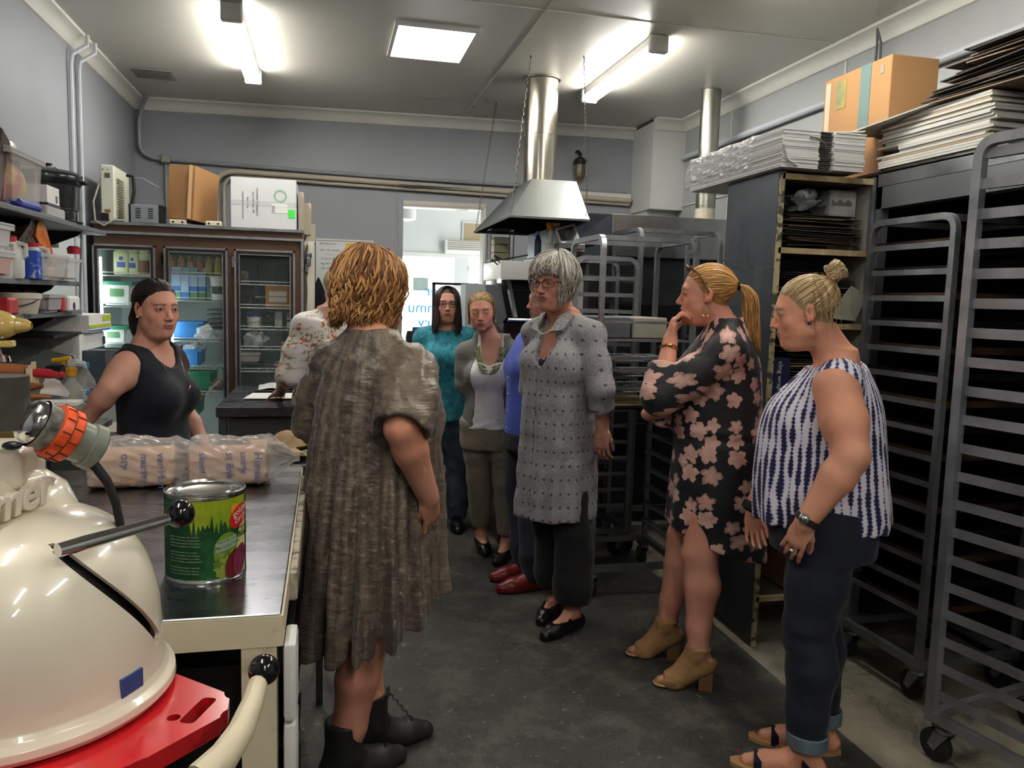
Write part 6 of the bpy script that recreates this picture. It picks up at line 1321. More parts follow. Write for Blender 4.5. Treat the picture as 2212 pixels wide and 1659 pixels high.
        lp = np.array(srgb(lips)); bc = np.array(srgb(browc)) if browc else s.hc*.6
        d = np.minimum((x/.0225)**2+((z+.061)/.0052)**2, (x/.0195)**2+((z+.0715)/.0062)**2); mixc(hd*(y > .07)*np.clip((1.35-d)*3, 0, .85), lp)
        mixc(hd*(y > .07)*np.exp(-((z+.066)/.0018)**2)*(x < .021)*.8, lp*.35)
        bz = .0185+.10*(x-.012)*(x < .035)-.18*np.clip(x-.035, 0, 1); mixc(hd*(y > .045)*np.exp(-((z-bz)/.0036)**2)*(x > .012)*(x < .052)*.75, bc)
        de = np.sqrt(((x-.031)/.0142)**2+((z+.0005)/.0074)**2); mixc(hd*(y > .055)*np.exp(-((de-1.0)/.28)**2)*.65*(z > -.006), bc*.5)
        mixc(hd*(y > .05)*np.exp(-((x-.031)/.02)**2-((z+.012)/.006)**2)*.25, s.skin*np.array((.75, .6, .6)))
        if scalp:
            hl = np.interp(y, [-.12, -.06, -.04, -.02, .0, .018, .035, .05, .065, .09], [-.050, -.050, -.044, -.028, -.008, .008, .034, .054, .068, .082]); mixc(hd*np.clip((z-hl)/.004, 0, 1)*(1-(x > .0765)*(z < .03)*(y > -.03)), s.hc*.75)
        if legcol is not None: mixc((co[:, 2] < legcol[0])*1., srgb(legcol[1]))
        s.body = npmesh('body', co, qd, skinm, s.root, col)
        if eyes:
            for x_ in (-1, 1):
                b = MB().sphere((0, 0, 0), .0128*s.hs, 20, 14); me = b.mesh('eye', 180); v = np.zeros(len(me.vertices)*3); me.vertices.foreach_get('co', v); v = v.reshape(-1, 3)/(.0128*s.hs)
                g = np.array((math.sin(gaze[0]), math.cos(gaze[0]), math.sin(gaze[1]))); g /= np.linalg.norm(g); a = v@g
                c = np.where((a > .94)[:, None], np.array((.01, .01, .01)), np.where((a > .80)[:, None], np.array(srgb(iris))[None], np.array((.55, .52, .50))[None]))
                at = me.color_attributes.new('Col', 'FLOAT_COLOR', 'POINT'); c4 = np.ones((len(v), 4), np.float32); c4[:, :3] = c; at.data.foreach_set('color', c4.ravel()); me.materials.append(eyem)
                o = link('eye', me, s.root, s.hp((x_*.031, .0745, 0))); o.rotation_euler = Matrix(s.hR.tolist()).to_euler()
    # ---- hair: bundles of locks
    def locks(s, P, R, name='hair', jit=.22, tip=None, flat=.5, hl=None, n=4):
        """P (S,K,3) in head space"""
        S, K, _ = P.shape; out = P-CRc; V, Q = ribbons(P, R, out, flat, n)
        rs = np.random.RandomState(S); base = s.hc[None]*(1+jit*rs.randn(S)[:, None]*.8)
        if hl is not None: mk = rs.rand(S) < hl[1]; base[mk] = np.array(srgb(hl[0]))*(1+.15*rs.randn(mk.sum())[:, None])
        c = np.repeat(base[:, None], K, 1)
        if tip is not None: tt = np.linspace(0, 1, K)[None, :, None]**1.5; c = c*(1-tt)+np.array(srgb(tip))*tt
        c = np.repeat(c[:, :, None], n, 2).reshape(-1, 3)
        return npmesh(name, s.ho+(s.hR@(V*s.hs).T).T, Q, hairm, s.root, np.clip(c, .004, 1))
    def fall(s, N, zl, phi=(-180, 180), front=62, off=(.004, .020), wave=(.006, 3.), width=.0065, seed=1, th1=1.65, inward=.0, crown=(0, -.03), minth=.08, K=13, bangs=None, flare=0., curlend=0., endj=.012):
        """locks falling from the crown; zl(phi_deg)->lower end (head space z)"""
        rs = np.random.RandomState(seed); P = []; Rr = []
        while len(P) < N:
            ph = rs.uniform(*phi)
            fr = abs(ph) < front
            if fr and bangs is None: continue
            p = math.radians(ph); o = rs.uniform(*off); th0 = rs.uniform(minth, .9)**1.2
            end = (zl(ph) if not (fr and bangs) else bangs)+rs.uniform(-endj, endj)
            t = np.linspace(0, 1, K); R_ = CRr+o; c1 = CRc+np.array((0, -.0, 0)); zmid = c1[2]+R_[2]*math.cos(th1)
            if end > zmid: the = math.acos(np.clip((end-c1[2])/R_[2], -1, 1)); L1 = max(.1, the-th0); Ltot = L1; th = th0+L1*t; drop = 0*t
            else:
                L1 = th1-th0; Ld = (zmid-end)/.085; s_ = t*(L1+Ld); th = np.minimum(th0+s_, th1); drop = np.maximum(0, s_-L1)*.085
            cx, cy = crown; q = np.exp(-(th/.5)**2)
            x = c1[0]+R_[0]*np.sin(th)*math.sin(p)+cx*q; y = c1[1]+R_[1]*np.sin(th)*math.cos(p)+cy*q; z = c1[2]+R_[2]*np.cos(th)-drop
            dn = drop/.1; x = x*(1-inward*dn+flare*dn); y = (y-c1[1])*(1-inward*dn*.6+flare*dn)+c1[1]
            a1, a2 = rs.uniform(0, 6.28, 2); g = np.clip(t*1.6, 0, 1); w1 = wave[0]*np.sin(wave[1]*6.28*t+a1)*g; w2 = wave[0]*np.sin(wave[1]*6.28*t*1.1+a2)*g
            ux, uy = math.sin(p), math.cos(p); x = x+ux*w1+uy*w2; y = y+uy*w1-ux*w2; z = z+.3*wave[0]*np.sin(wave[1]*9*t+a2)*g
            if curlend: e_ = np.clip((t-.75)/.25, 0, 1)**2*curlend; x = x+ux*e_; y = y+uy*e_
            P.append(np.stack([x, y, z], 1)); wd = width*rs.uniform(.6, 1.25); Rr.append(wd*np.minimum(1, np.minimum(t*6+.25, (1-t)*4+.12)))
        return np.array(P), np.array(Rr)
    def pull(s, N, tie, seed=1, off=(.001, .008), width=.006, K=11, hf=66, hsd=88, hb=134, sag=.004):
        """locks combed from the hairline to the tie point"""
        rs = np.random.RandomState(seed); P = []; Rr = []; tie = np.array(tie); td = (tie-CRc)/CRr; tl = np.linalg.norm(td); td = td/tl
        for i in range(N):
            ph = rs.uniform(-math.pi, math.pi); ad = abs(math.degrees(ph)); the = math.radians(np.interp(ad, [0, 30, 50, 70, 85, 105, 130, 180], [hf-4, hf, hf+10, hsd, hsd+14, hsd+34, hb, hb+4]))*rs.uniform(.72, 1.0)+rs.uniform(-.04, .04)
            d0 = np.array((math.sin(the)*math.sin(ph), math.sin(the)*math.cos(ph), math.cos(the))); o = rs.uniform(*off); t = np.linspace(0, 1, K); om = math.acos(np.clip(d0@td, -.999, .999)); so = math.sin(om)
            D_ = (np.sin((1-t)*om)[:, None]*d0+np.sin(t*om)[:, None]*td)/so; rad = 1+(tl-1)*np.clip((t-.8)/.2, 0, 1)**2*.9
            q = CRc+D_*(CRr+(o*np.sin(np.clip(t*1.3, 0, 1)*math.pi*.5))[:, None])*rad[:, None]; q[:, 2] += sag*np.sin(t*9+rs.uniform(0, 6))*.4
            P.append(q); wd = width*rs.uniform(.6, 1.2); Rr.append(wd*np.minimum(1, np.minimum(t*8+.3, (1-t)*3+.4)))
        return np.array(P), np.array(Rr)
    def tail(s, N, path, rad, seed=2, width=.006, wave=.004, K=13):
        rs = np.random.RandomState(seed); path = np.array(path, float); m = len(path); t = np.linspace(0, 1, K); C_ = np.stack([np.interp(t*(m-1), np.arange(m), path[:, i]) for i in range(3)], 1); rd = np.interp(t*(m-1), np.arange(m), rad); P = []; Rr = []
        for i in range(N):
            a = rs.uniform(0, 6.28); q = math.sqrt(rs.rand()); e = np.array((math.cos(a), math.sin(a)*.8, 0))*q; ln = rs.uniform(.82, 1.); ph = rs.uniform(0, 6.28)
            Ct = np.stack([np.interp(t*ln*(m-1), np.arange(m), path[:, j]) for j in range(3)], 1); rt = np.interp(t*ln*(m-1), np.arange(m), rad)
            p = Ct+e[None]*rt[:, None]; p[:, 0] += wave*np.sin(t*12+ph)*t; p[:, 1] += wave*np.sin(t*10+ph*2)*t; P.append(p); Rr.append(width*rs.uniform(.6, 1.2)*np.minimum(1, (1-t)*4+.15))
        return np.array(P), np.array(Rr)
    # ---- garments
    def garment(s, name, B, material, h=.008, relaxn=1, col=None, label=None, fine=None):
        co, qd = B.mesh(h, fine); co = relax(co, qd, relaxn, .4)
        R = np.array(s.rows()); cx = np.interp(co[:, 2], R[:, 0], R[:, 1]); cy = np.interp(co[:, 2], R[:, 0], R[:, 2]); ang = np.arctan2(co[:, 0]-cx, co[:, 1]-cy)
        uv = np.stack([ang*.19, co[:, 2], np.hypot(co[:, 0]-cx, co[:, 1]-cy)], 1)
        return npmesh(name, co, qd, material, s.root, col, uv, label=label)
    def surf(s, x, z, fields, gap=.002):
        """front surface (local y) of the given fields at places x, z"""
        x = np.asarray(x, np.float32).reshape(-1, 1, 1); z = np.asarray(z, np.float32).reshape(-1, 1, 1); Y = np.linspace(.30, -.15, 200, dtype=np.float32)[None, :, None]; best = np.full(len(x), -.15)
        for B in fields:
            D = np.full((len(x), 200, 1), .5, np.float32)
            for fn, l, u, k, op in B.ops:
                if op == 2: continue
                d = fn(x, Y, z).astype(np.float32)+0*D; D = np.minimum(D, d) if op == 1 else np.maximum(D, -d)
            best = np.maximum(best, Y[0, np.argmax(D[:, :, 0] < gap, axis=1), 0])
        return best
    def item(s, name, mb, material, label=None, parent=None): return mb.build(name, material, parent or s.root, label=label)
    def glasses(s, m, sz=(.027, .019), bridge=.0):
        b = MB(); P = lambda p: Vector(s.hp(p))
        for x in (-1, 1):
            b.tube([P((x*.034+sz[0]*math.copysign(abs(math.cos(a))**.6, math.cos(a)), .099-.010*abs(math.cos(a))*(1 if math.cos(a)*x > 0 else .2), -.002+sz[1]*math.copysign(abs(math.sin(a))**.6, math.sin(a)))) for a in [i*2*math.pi/24 for i in range(25)]], .0018*s.hs, 6, caps=False)
            b.tube([P((x*.061, .088, .006)), P((x*.073, .06, .007)), P((x*.078, .0, .006)), P((x*.078, -.02, -.004))], .0017*s.hs, 6)
        b.tube([P((-.008, .098, .002)), P((0, .103, .005)), P((.008, .098, .002))], .0018*s.hs, 6); return s.item('glasses', b, m)
def fabric(name, col, rough=.8, build=None, bump=.25, bscale=90, stretch=(1, 1, 1), sheen=.1):
    """cloth: pattern laid out on the garment's own cloth coordinates (round the body, up)"""
    m = mat(name, col, rough, sheen=sheen); nt = m.node_tree; b = nt.nodes['Principled BSDF']; L = nt.links.new
    a = nt.nodes.new('ShaderNodeAttribute'); a.attribute_name = 'Fab'
    mp = nt.nodes.new('ShaderNodeMapping'); L(a.outputs['Vector'], mp.inputs[0]); mp.inputs['Scale'].default_value = stretch
    n = nt.nodes.new('ShaderNodeTexNoise'); n.inputs['Scale'].default_value = bscale; n.inputs['Detail'].default_value = 5; L(mp.outputs[0], n.inputs[0])
    bp = nt.nodes.new('ShaderNodeBump'); bp.inputs['Strength'].default_value = bump; bp.inputs['Distance'].default_value = .008; L(n.outputs[0], bp.inputs['Height']); L(bp.outputs[0], b.inputs['Normal'])
    if build: build(nt, b, a.outputs['Vector'], L)
    return m
class NB:
    """tiny node-expression helper"""
    def __init__(s, nt): s.nt = nt
    def m(s, op, a, b=None, c=None):
        n = s.nt.nodes.new('ShaderNodeMath'); n.operation = op
        for i, v in enumerate((a, b, c)):
            if v is None: continue
            if isinstance(v, (int, float)): n.inputs[i].default_value = v
            else: s.nt.links.new(v, n.inputs[i])
        return n.outputs[0]
    def noise(s, vec, scale, det=3, rough=.5, out=0):
        n = s.nt.nodes.new('ShaderNodeTexNoise'); n.inputs['Scale'].default_value = scale; n.inputs['Detail'].default_value = det; n.inputs['Roughness'].default_value = rough; s.nt.links.new(vec, n.inputs[0]); return n.outputs[out]
    def sep(s, vec): n = s.nt.nodes.new('ShaderNodeSeparateXYZ'); s.nt.links.new(vec, n.inputs[0]); return n.outputs
    def comb(s, x, y, z=0.):
        n = s.nt.nodes.new('ShaderNodeCombineXYZ')
        for i, v in enumerate((x, y, z)):
            if isinstance(v, (int, float)): n.inputs[i].default_value = v
            else: s.nt.links.new(v, n.inputs[i])
        return n.outputs[0]
    def ramp(s, f, lo, hi): n = s.nt.nodes.new('ShaderNodeMapRange'); n.inputs[1].default_value = lo; n.inputs[2].default_value = hi; s.nt.links.new(f, n.inputs[0]); n.interpolation_type = 'SMOOTHSTEP'; return n.outputs[0]
    def mix(s, f, a, b):
        n = s.nt.nodes.new('ShaderNodeMix'); n.data_type = 'RGBA'; s.nt.links.new(f, n.inputs[0])
        for i, v in ((6, a), (7, b)):
            if isinstance(v, str): n.inputs[i].default_value = (*srgb(v), 1)
            else: s.nt.links.new(v, n.inputs[i])
        return n.outputs[2]
# ============================================================ cloth patterns
def pat_tiedye(nt, b, v, L):
    q = NB(nt); x, z, _ = q.sep(v); wob = q.noise(v, 14, 2)
    U = q.m('ADD', q.m('DIVIDE', x, .027), q.m('MULTIPLY', wob, .35)); sid = q.m('FLOOR', U); s = q.m('ABSOLUTE', q.m('SUBTRACT', q.m('FRACT', U), .5))
    zz = q.m('ADD', q.m('DIVIDE', z, .0125), q.m('MULTIPLY', sid, .37)); d = q.m('ABSOLUTE', q.m('SUBTRACT', q.m('FRACT', zz), .5))
    wv = q.noise(q.comb(q.m('MULTIPLY', sid, 3.7), q.m('MULTIPLY', z, 9.)), 1.3, 3); wd = q.m('MULTIPLY', q.ramp(wv, .25, .66), .40)
    blob = q.m('SUBTRACT', wd, q.m('ADD', s, q.m('MULTIPLY', q.m('POWER', q.m('MULTIPLY', d, 2), 3), .16)))
    core = q.ramp(blob, .0, .06); halo = q.ramp(blob, -.16, .04)
    c = q.mix(halo, 'e4e0ea', 'a9a4cc'); L(q.mix(core, c, '1d1d45'), b.inputs['Base Color'])
def pat_floral(nt, b, v, L):
    q = NB(nt); x, z, _ = q.sep(v); p = q.comb(x, z, 0.)
    vo = nt.nodes.new('ShaderNodeTexVoronoi'); vo.voronoi_dimensions = '2D'; vo.inputs['Scale'].default_value = 12.5; vo.inputs['Randomness'].default_value = .75; L(p, vo.inputs['Vector'])
    px, pz, _ = q.sep(vo.outputs['Position']); dx = q.m('SUBTRACT', x, px); dz = q.m('SUBTRACT', z, pz)
    r = q.m('SQRT', q.m('ADD', q.m('MULTIPLY', dx, dx), q.m('MULTIPLY', dz, dz))); an = q.m('ARCTAN2', dz, dx); cr, cg, cb_ = [o for o in q.sep(vo.outputs['Color'])]
    pet = q.m('ADD', .70, q.m('MULTIPLY', q.m('ABSOLUTE', q.m('COSINE', q.m('ADD', q.m('MULTIPLY', an, 2.5), q.m('MULTIPLY', cr, 6.3)))), .38))
    n1 = q.noise(p, 45, 4, .65); R = q.m('MULTIPLY', q.m('MULTIPLY', pet, q.m('ADD', .026, q.m('MULTIPLY', cg, .012))), q.m('ADD', .45, q.m('MULTIPLY', n1, 1.1)))
    k = q.m('SUBTRACT', R, r); inside = q.ramp(k, -.0005, .0015)
    speck = q.ramp(q.noise(p, 330, 2, .6), .50, .58); edge = q.m('SUBTRACT', 1., q.ramp(k, .004, .016)); sp = q.m('MULTIPLY', speck, q.m('MULTIPLY', edge, q.ramp(cb_, .25, .45)))
    pink = q.mix(q.ramp(q.noise(p, 22, 3), .35, .65), 'c9968a', 'dcb3a4'); fl = q.mix(sp, pink, '1c1a1b'); pale = q.mix(q.m('MULTIPLY', q.ramp(k, .002, .010), 0.), fl, fl)
    L(q.mix(inside, '17181b', pale), b.inputs['Base Color'])
def pat_tunic(nt, b, v, L):
    q = NB(nt); x, z, _ = q.sep(v); n = q.noise(v, 420, 2, .7); base = q.mix(q.ramp(n, .42, .60), '6b6a6e', 'b3b1b4')
    ux = q.m('ABSOLUTE', q.m('SUBTRACT', q.m('FRACT', q.m('DIVIDE', x, .040)), .5)); uz = q.m('ABSOLUTE', q.m('SUBTRACT', q.m('FRACT', q.m('DIVIDE', z, .062)), .5))
    d = q.m('SQRT', q.m('ADD', q.m('POWER', q.m('MULTIPLY', ux, .040), 2.), q.m('POWER', q.m('MULTIPLY', uz, .062), 2.))); dot = q.m('SUBTRACT', 1., q.ramp(d, .0035, .0075))
    L(q.mix(dot, base, '45454b'), b.inputs['Base Color'])
def pat_teal(nt, b, v, L):
    q = NB(nt); a = q.mix(q.ramp(q.noise(v, 30, 6, .7), .35, .68), '14606f', '2f8fa0'); L(q.mix(q.ramp(q.noise(v, 75, 4, .7), .60, .68), a, '55a7b2'), b.inputs['Base Color'])
def pat_taupe_sheen(nt, b, v, L):
    q = NB(nt); x, z, _ = q.sep(v); s = q.noise(q.comb(q.m('MULTIPLY', x, 34.), q.m('MULTIPLY', z, 1.2)), 1., 3); c = q.mix(q.ramp(s, .38, .62), '54483f', '776858')  # satin sheen put into the colour as lighter and darker vertical stripes
    L(q.mix(q.ramp(q.noise(v, 26, 5, .7), .52, .72), c, '8a7968'), b.inputs['Base Color'])
def pat_blossom(nt, b, v, L):
    q = NB(nt); x, z, _ = q.sep(v); p = q.comb(x, z, 0.); big = q.ramp(q.noise(p, 9, 2), .42, .52); sm = q.noise(p, 45, 3, .6); m1 = q.m('MULTIPLY', big, q.ramp(sm, .50, .56)); col = q.mix(q.ramp(q.noise(p, 30, 1), .45, .55), 'c9602f', '8a8a45')
    L(q.mix(m1, 'e2dcd8', col), b.inputs['Base Color'])
def pat_denim(nt, b, v, L):
    q = NB(nt); L(q.mix(q.ramp(q.noise(v, 9, 5), .35, .7), '3f4a55', '5f7080'), b.inputs['Base Color'])
f_tie = fabric('tiedye_cloth', 'e0dde8', .7, pat_tiedye, .2, 60); f_flo = fabric('floral_cloth', '17181b', .6, pat_floral, .15, 60); f_tun = fabric('tunic_cloth', '88868a', .8, pat_tunic, .35, 70, (1, .45, 1))
f_teal = fabric('teal_cloth', '2a8094', .8, pat_teal, .15, 40); f_tau = fabric('taupe_cloth', '7d6e62', .38, pat_taupe_sheen, .55, 55, (.55, 1.5, .55), .15); f_blo = fabric('blossom_cloth', 'e2dcd8', .7, pat_blossom); f_den = fabric('denim_grey', '55636f', .85, pat_denim)
f_white = fabric('white_jersey', 'dcd9da', .75); f_card = fabric('grey_knit', '74736f', .9, None, .3, 160); f_tan = fabric('tan_cotton', '8d8071', .75, None, .3, 35, (1, 1.6, 1)); f_blue = fabric('royal_blue', '4358b8', .7, None, .3, 30); f_nav = fabric('navy_crepe', '12141f', .8); f_blk = fabric('black_trouser', '0f0f11', .85); f_jean = fabric('dark_denim', '0d1424', .75, None, .3, 40); f_nt = fabric('navy_trouser', '181c2b', .8)
leather = mat('black_leather', '161617', .35, var=.2, vscale=20, bump=.05, bscale=120); boot = mat('boot_leather', '2c2b28', .5, var=.3, vscale=12); redl = mat('red_leather', '7d2422', .35); suede = mat('tan_suede', 'a37c50', .75, var=.12, vscale=12, bump=.1, bscale=200); gold = mat('gold', 'd0a050', .2, 1.); silver = mat('silver', 'c9c9c9', .15, 1.)
def pleat(n, a, z0, z1, ph=0.): return lambda A, Z: a*np.clip((z0-Z)/(z0-z1), 0, 1)*np.sin(n*A+2.*np.sin(2*A+1.)+ph+Z*1.5)
def shoe(p, an, ang, m, off=.006, L_=.19, cut=.075, name='shoe', open_=None, h=.006, shaft=None, heel=0., sole=None):
    B = SDF(); he, ba, to = p.foot(an, ang, B, off, L_, up=heel)
    if shaft: B.cone(an, np.array(an)+np.array((0, 0, shaft)), .044+off, .047+off, .02); B.cone(an, he, .04+off, .036+off, .02)
    B.plane((0, 0, cut), (0, 0, 1), k=.004); B.plane((0, 0, .004), (0, 0, -1), k=.003)
    if open_:
        d = (ba-he)/np.linalg.norm(ba-he); B.ell(he+d*L_*open_[0]+np.array((0, 0, .055)), np.array((.030, L_*open_[1], .03)), np.stack([np.cross(d, (0, 0, 1)), d, np.array((0, 0, 1.))], 1), .006, -1)
    co, qd = B.mesh(h); co = relax(co, qd, 1, .4); o = npmesh(name, co, qd, m, p.root)
    return he, ba, to, o

# ------------------------------------------------------------ 1 woman in the taupe crinkled dress, seen from behind
p = Person('person in crinkled taupe dress and laced boots, seen from behind', (.145, 2.44), (math.sin(.80), math.cos(.80)), 1.63, 'cf9076', '8a5a30', (-14, 8, 0), fat=1.25, bust=1.0, tf=.86)
p.ho = p.L(806, 628, 2.49)
p.torso(p.B); p.head(double=1)
re, rw = p.Lx(868, 925, .225), p.Lx(926, 1075, .235); p.arm(1, re, rw, (.046, .043, .028)); tip = p.Lx(943, 1175, .21); p.hand(rw, tip-rw, (-1, .1, 0), 1, .45, curls=[.4, .5, .55, .6], thumb=.15, tcurl=.1)
le, lw = np.array((-.27, .02, 1.05)), np.array((-.18, .2, .95)); p.arm(-1, le, lw, (.052, .044, .028)); p.hand(lw, (.6, .6, -.1), (0, -.3, -1), -1, .3)
ra, la = p.A(742, 1628, .09), p.A(800, 1560, .09); ra[2] = .09; la[2] = .09
for a, sx in ((ra, 1), (la, -1)): p.leg(sx, (sx*.075, -.01, .80), np.array((sx*.085+(a[0]-sx*.085)*.5, a[1]*.5, .45)), a, (.075, .056, .042)); p.foot(a, -.35)
p.finish(.012, .006, .0045, eyes=False, lips='b07a70')
hl = lambda ph: -.118+.012*math.sin(math.radians(ph)*3)
P1, R1 = p.fall(1450, hl, front=50, off=(.004, .036), wave=(.010, 2.8), width=.0042, seed=4, inward=.22, flare=.02, curlend=.012); p.locks(P1, R1, jit=.30, hl=('cf9a60', .48), flat=.5)
P2, R2 = p.fall(260, lambda a: -.05, front=50, off=(.0, .012), wave=(.004, 2), width=.010, seed=9); p.locks(P2, R2, jit=.2, hl=('5c3a20', .6))
D = SDF(); k_ = p.k
rows = [(.36, 0, 0, .225, .255), (.55, 0, .005, .218, .245), (.80, 0, .005, .205, .225), (1.0, 0, .012, .192, .205), (1.12, 0, .012, .182, .19), (1.22, 0, .002, .165, .158), (1.29, 0, -.012, .138, .118), (1.335, 0, -.018, .112, .092), (1.375, 0, -.012, .086, .076), (1.40, 0, -.008, .074, .070)]
D.loft(rows, .02, 2.2, pl=lambda A, Z: pleat(13, .016, 1.15, .45)(A, Z)+pleat(29, .006, 1.25, .9, 2.)(A, Z)+.010*np.clip((.60-Z)/.05, 0, 1)*np.sin(22*A+np.sin(5*A)*2))
for sx in (-1, 1): D.cone((sx*.04, -.018, 1.338), (sx*.145, -.012, 1.270), .050, .056, .04); D.ell((sx*.075, .125, 1.13), (.075, .07, .075), k=.06)
for sx, e_, w_ in ((1, re, rw), (-1, le, lw)): p.arm(sx, e_, w_, (.054, .054, .04), D, .024, .90)
p.torso(D, .013, [(1.15, 0, 0, .09, .06), (1.30, 0, -.01, .09, .06)]); D.cone(p.hp((0, -.03, -.06)), (0, -.012, 1.45), .060, .070, .012, -1)
sl = (0, -.40, 1); D.plane((0, -.24, .43), (0, .40, -1), k=.004); D.loft([(.30, 0, 0, .235, .235), (.50, 0, 0, .20, .20)], .02, op=-1)
D.disp(lambda X, Y, Z: .0024*fnoise(X, Y, Z, 34, 10, (1.1, 1.1, .7))+.0016*fnoise(X, Y, Z, 75, 8, (.8, .8, 1.2), 7)+.0030*np.clip((Z-1.0)*4, 0, 1)*fnoise(X, Y, Z, 55, 8, (1, 1, 1.2), 3))
p.garment('dress', D, f_tau, .0062, 0)
for a, an_ in ((ra, -.35), (la, -.55)):
    he, ba, to, o = shoe(p, a, an_, boot, .012, .20, .20, 'boot', shaft=.13)
    b = MB()
    for i in range(6):
        q = Vector(ba).lerp(Vector((a[0], a[1], .20)), .28+i*.13)+Vector((-math.sin(an_), math.cos(an_), 0))*.045; sd = Vector((math.cos(an_), math.sin(an_), 0))*.018; b.tube([q-sd, q+Vector((-math.sin(an_), math.cos(an_), .6))*.006, q+sd], .0022, 5)
    b.tube([q, q+sd*1.6+Vector((0, 0, .03)), q+sd*2.2, q+sd*1.2-Vector((0, 0, .01)), q], .0018, 5); b.build('laces', black, o)
d_ = Vector(tip-rw).normalized(); p.item('ring', MB().lathe([(.0095, -.002), (.0105, 0), (.0095, .002)], Vector(rw)+d_*.098, 14, axis=d_), silver)

# ------------------------------------------------------------ 2 woman in teal top with glasses
p = Person('person with glasses in mottled teal top, standing near the doorway', (.755, 5.02), (-.12, -1), 1.57, 'c48f7a', '33231f', (0, 0, 0), fat=1.12, bust=1.2, tf=1.12)
p.torso(p.B); p.head(jaw=1.08, double=1)
ar = [(1, p.L(908, 812, 5.05), (.14, -.20, .92)), (-1, (-.25, -.05, 1.02), (-.12, -.2, .92))]
for sx, e_, w_ in ar: p.arm(sx, e_, w_); p.hand(w_, (-sx*.8, -.1, -.4), (0, -1, 0), sx, .5)
for sx in (-1, 1): p.leg(sx, (sx*.085, 0, .78), (sx*.088, .01, .44), (sx*.09, -.02, .085)); p.foot((sx*.09, -.02, .085), 0)
p.finish(.014, .0040, .008, lips='9a5f58', iris='4a3a30'); p.glasses(black, (.026, .018))
P1, R1 = p.fall(750, lambda a: -.205 if abs(a) > 60 else -.19, front=40, off=(.003, .012), wave=(.003, 1.2), width=.005, seed=2, inward=-.10, crown=(0, .035)); p.locks(P1, R1, jit=.25)
D = SDF(); D.loft([(.70, 0, 0, .200, .160)]+[(z, cx, cy, rx+.014, ry+.018) for z, cx, cy, rx, ry in p.rows() if z > .8], .02)
p.torso(D, .013, [(1.15, 0, 0, .09, .06), (1.30, 0, -.01, .09, .06)])
for sx, e_, w_ in ar: p.arm(sx, e_, w_, B=D, off=.020, t=.70)
D.ell((0, .0, 1.415*p.k), (.092, .105, .062), k=.008, op=-1); D.plane((0, 0, .725), (0, 0, -1)); D.disp(lambda X, Y, Z: .003*fnoise(X, Y, Z, 20, 8, (1, 1, .6)))
p.garment('teal_top', D, f_teal, .009)
D = SDF(); D.loft([(.70, 0, 0, .175, .13), (.80, 0, 0, .185, .135)], .02)
for sx in (-1, 1): p.leg(sx, (sx*.085, 0, .78), (sx*.09, .01, .44), (sx*.092, -.02, .07), (.09, .062, .050), D, .012)
D.plane((0, 0, .055), (0, 0, -1)); D.disp(lambda X, Y, Z: .003*fnoise(X, Y, Z, 30, 8)); p.garment('jeans', D, f_den, .010)
for sx in (-1, 1): shoe(p, (sx*.09, -.02, .085), 0, leather, .008, cut=.09)

# ------------------------------------------------------------ 3 woman in white top, cardigan, bead necklace
p = Person('person in white top, open grey cardigan and green bead necklace', (.925, 4.42), (-.30, -1), 1.50, 'cd9781', '8a6c48', (2, 6, 4), fat=.95, bust=.9, tf=.95)
p.ho = p.L(1040, 672, 4.36)
p.torso(p.B); p.head(eyes=0, jaw=.90)
ar = [(1, p.L(1004, 830, 4.46), (.10, -.16, .90)), (-1, p.L(1126, 800, 4.46), (-.10, -.17, .88))]
for sx, e_, w_ in ar: p.arm(sx, e_, w_); p.hand(w_, (-sx*.8, -.1, -.4), (0, -1, 0), sx, .5)
an3 = {1: p.A(1040, 1152, .085), -1: p.A(1094, 1172, .085)}
for sx in (-1, 1): an3[sx][2] = .085; p.leg(sx, (sx*.08, 0, .78), ((an3[sx][0]+sx*.08)/2, an3[sx][1]*.4+.02, .44), an3[sx], (.078, .05, .034)); p.foot(an3[sx], .25*sx)
p.finish(.014, .0038, .008, eyes=False, lips='a3655c')
P1, R1 = p.pull(750, (0, -.115, .02), width=.0036, seed=5, hf=60); p.locks(P1, R1, jit=.2, hl=('a88a5c', .35))
P1, R1 = p.fall(120, lambda a: -.06, phi=(70, 180), front=10, off=(.001, .008), wave=(.002, 1), width=.005, seed=6); p.locks(P1, R1, jit=.2, hl=('a88a5c', .3)); P1, R1 = p.fall(120, lambda a: -.06, phi=(-180, -78), front=10, off=(.001, .008), wave=(.002, 1), width=.005, seed=7); p.locks(P1, R1, jit=.2, hl=('a88a5c', .3))
D = SDF(); D.loft([(.74, 0, 0, .172, .134)]+[(z, cx, cy, rx+.010, ry+.012) for z, cx, cy, rx, ry in p.rows() if .8 < z < 1.36], .02); p.torso(D, .011, [(1.15, 0, 0, .09, .06), (1.30, 0, -.01, .09, .06)])
D.ell((0, .06, 1.36*p.k), (.056, .11, .115), k=.008, op=-1); D.cone((0, -.01, 1.34*p.k), (0, -.01, 1.5), .072, .085, .01, -1); D.plane((0, 0, .765), (0, 0, -1))
D.disp(lambda X, Y, Z: .0022*np.clip((.95-Z)*6, 0, 1)*np.sin(Z*120+X*20+2*np.sin(X*14))+.002*fnoise(X, Y, Z, 22)); p.garment('white_top', D, f_white, .008); Dw = D
D = SDF(); D.loft([(.74, 0, -.01, .178, .140)]+[(z, cx, cy-.004, rx+.020, ry+.022) for z, cx, cy, rx, ry in p.rows() if .8 < z < 1.38], .02); p.torso(D, .019, [(1.15, 0, 0, .09, .06), (1.30, 0, -.01, .09, .06)])
for sx, e_, w_ in ar: p.arm(sx, e_, w_, B=D, off=.013, t=1.9)
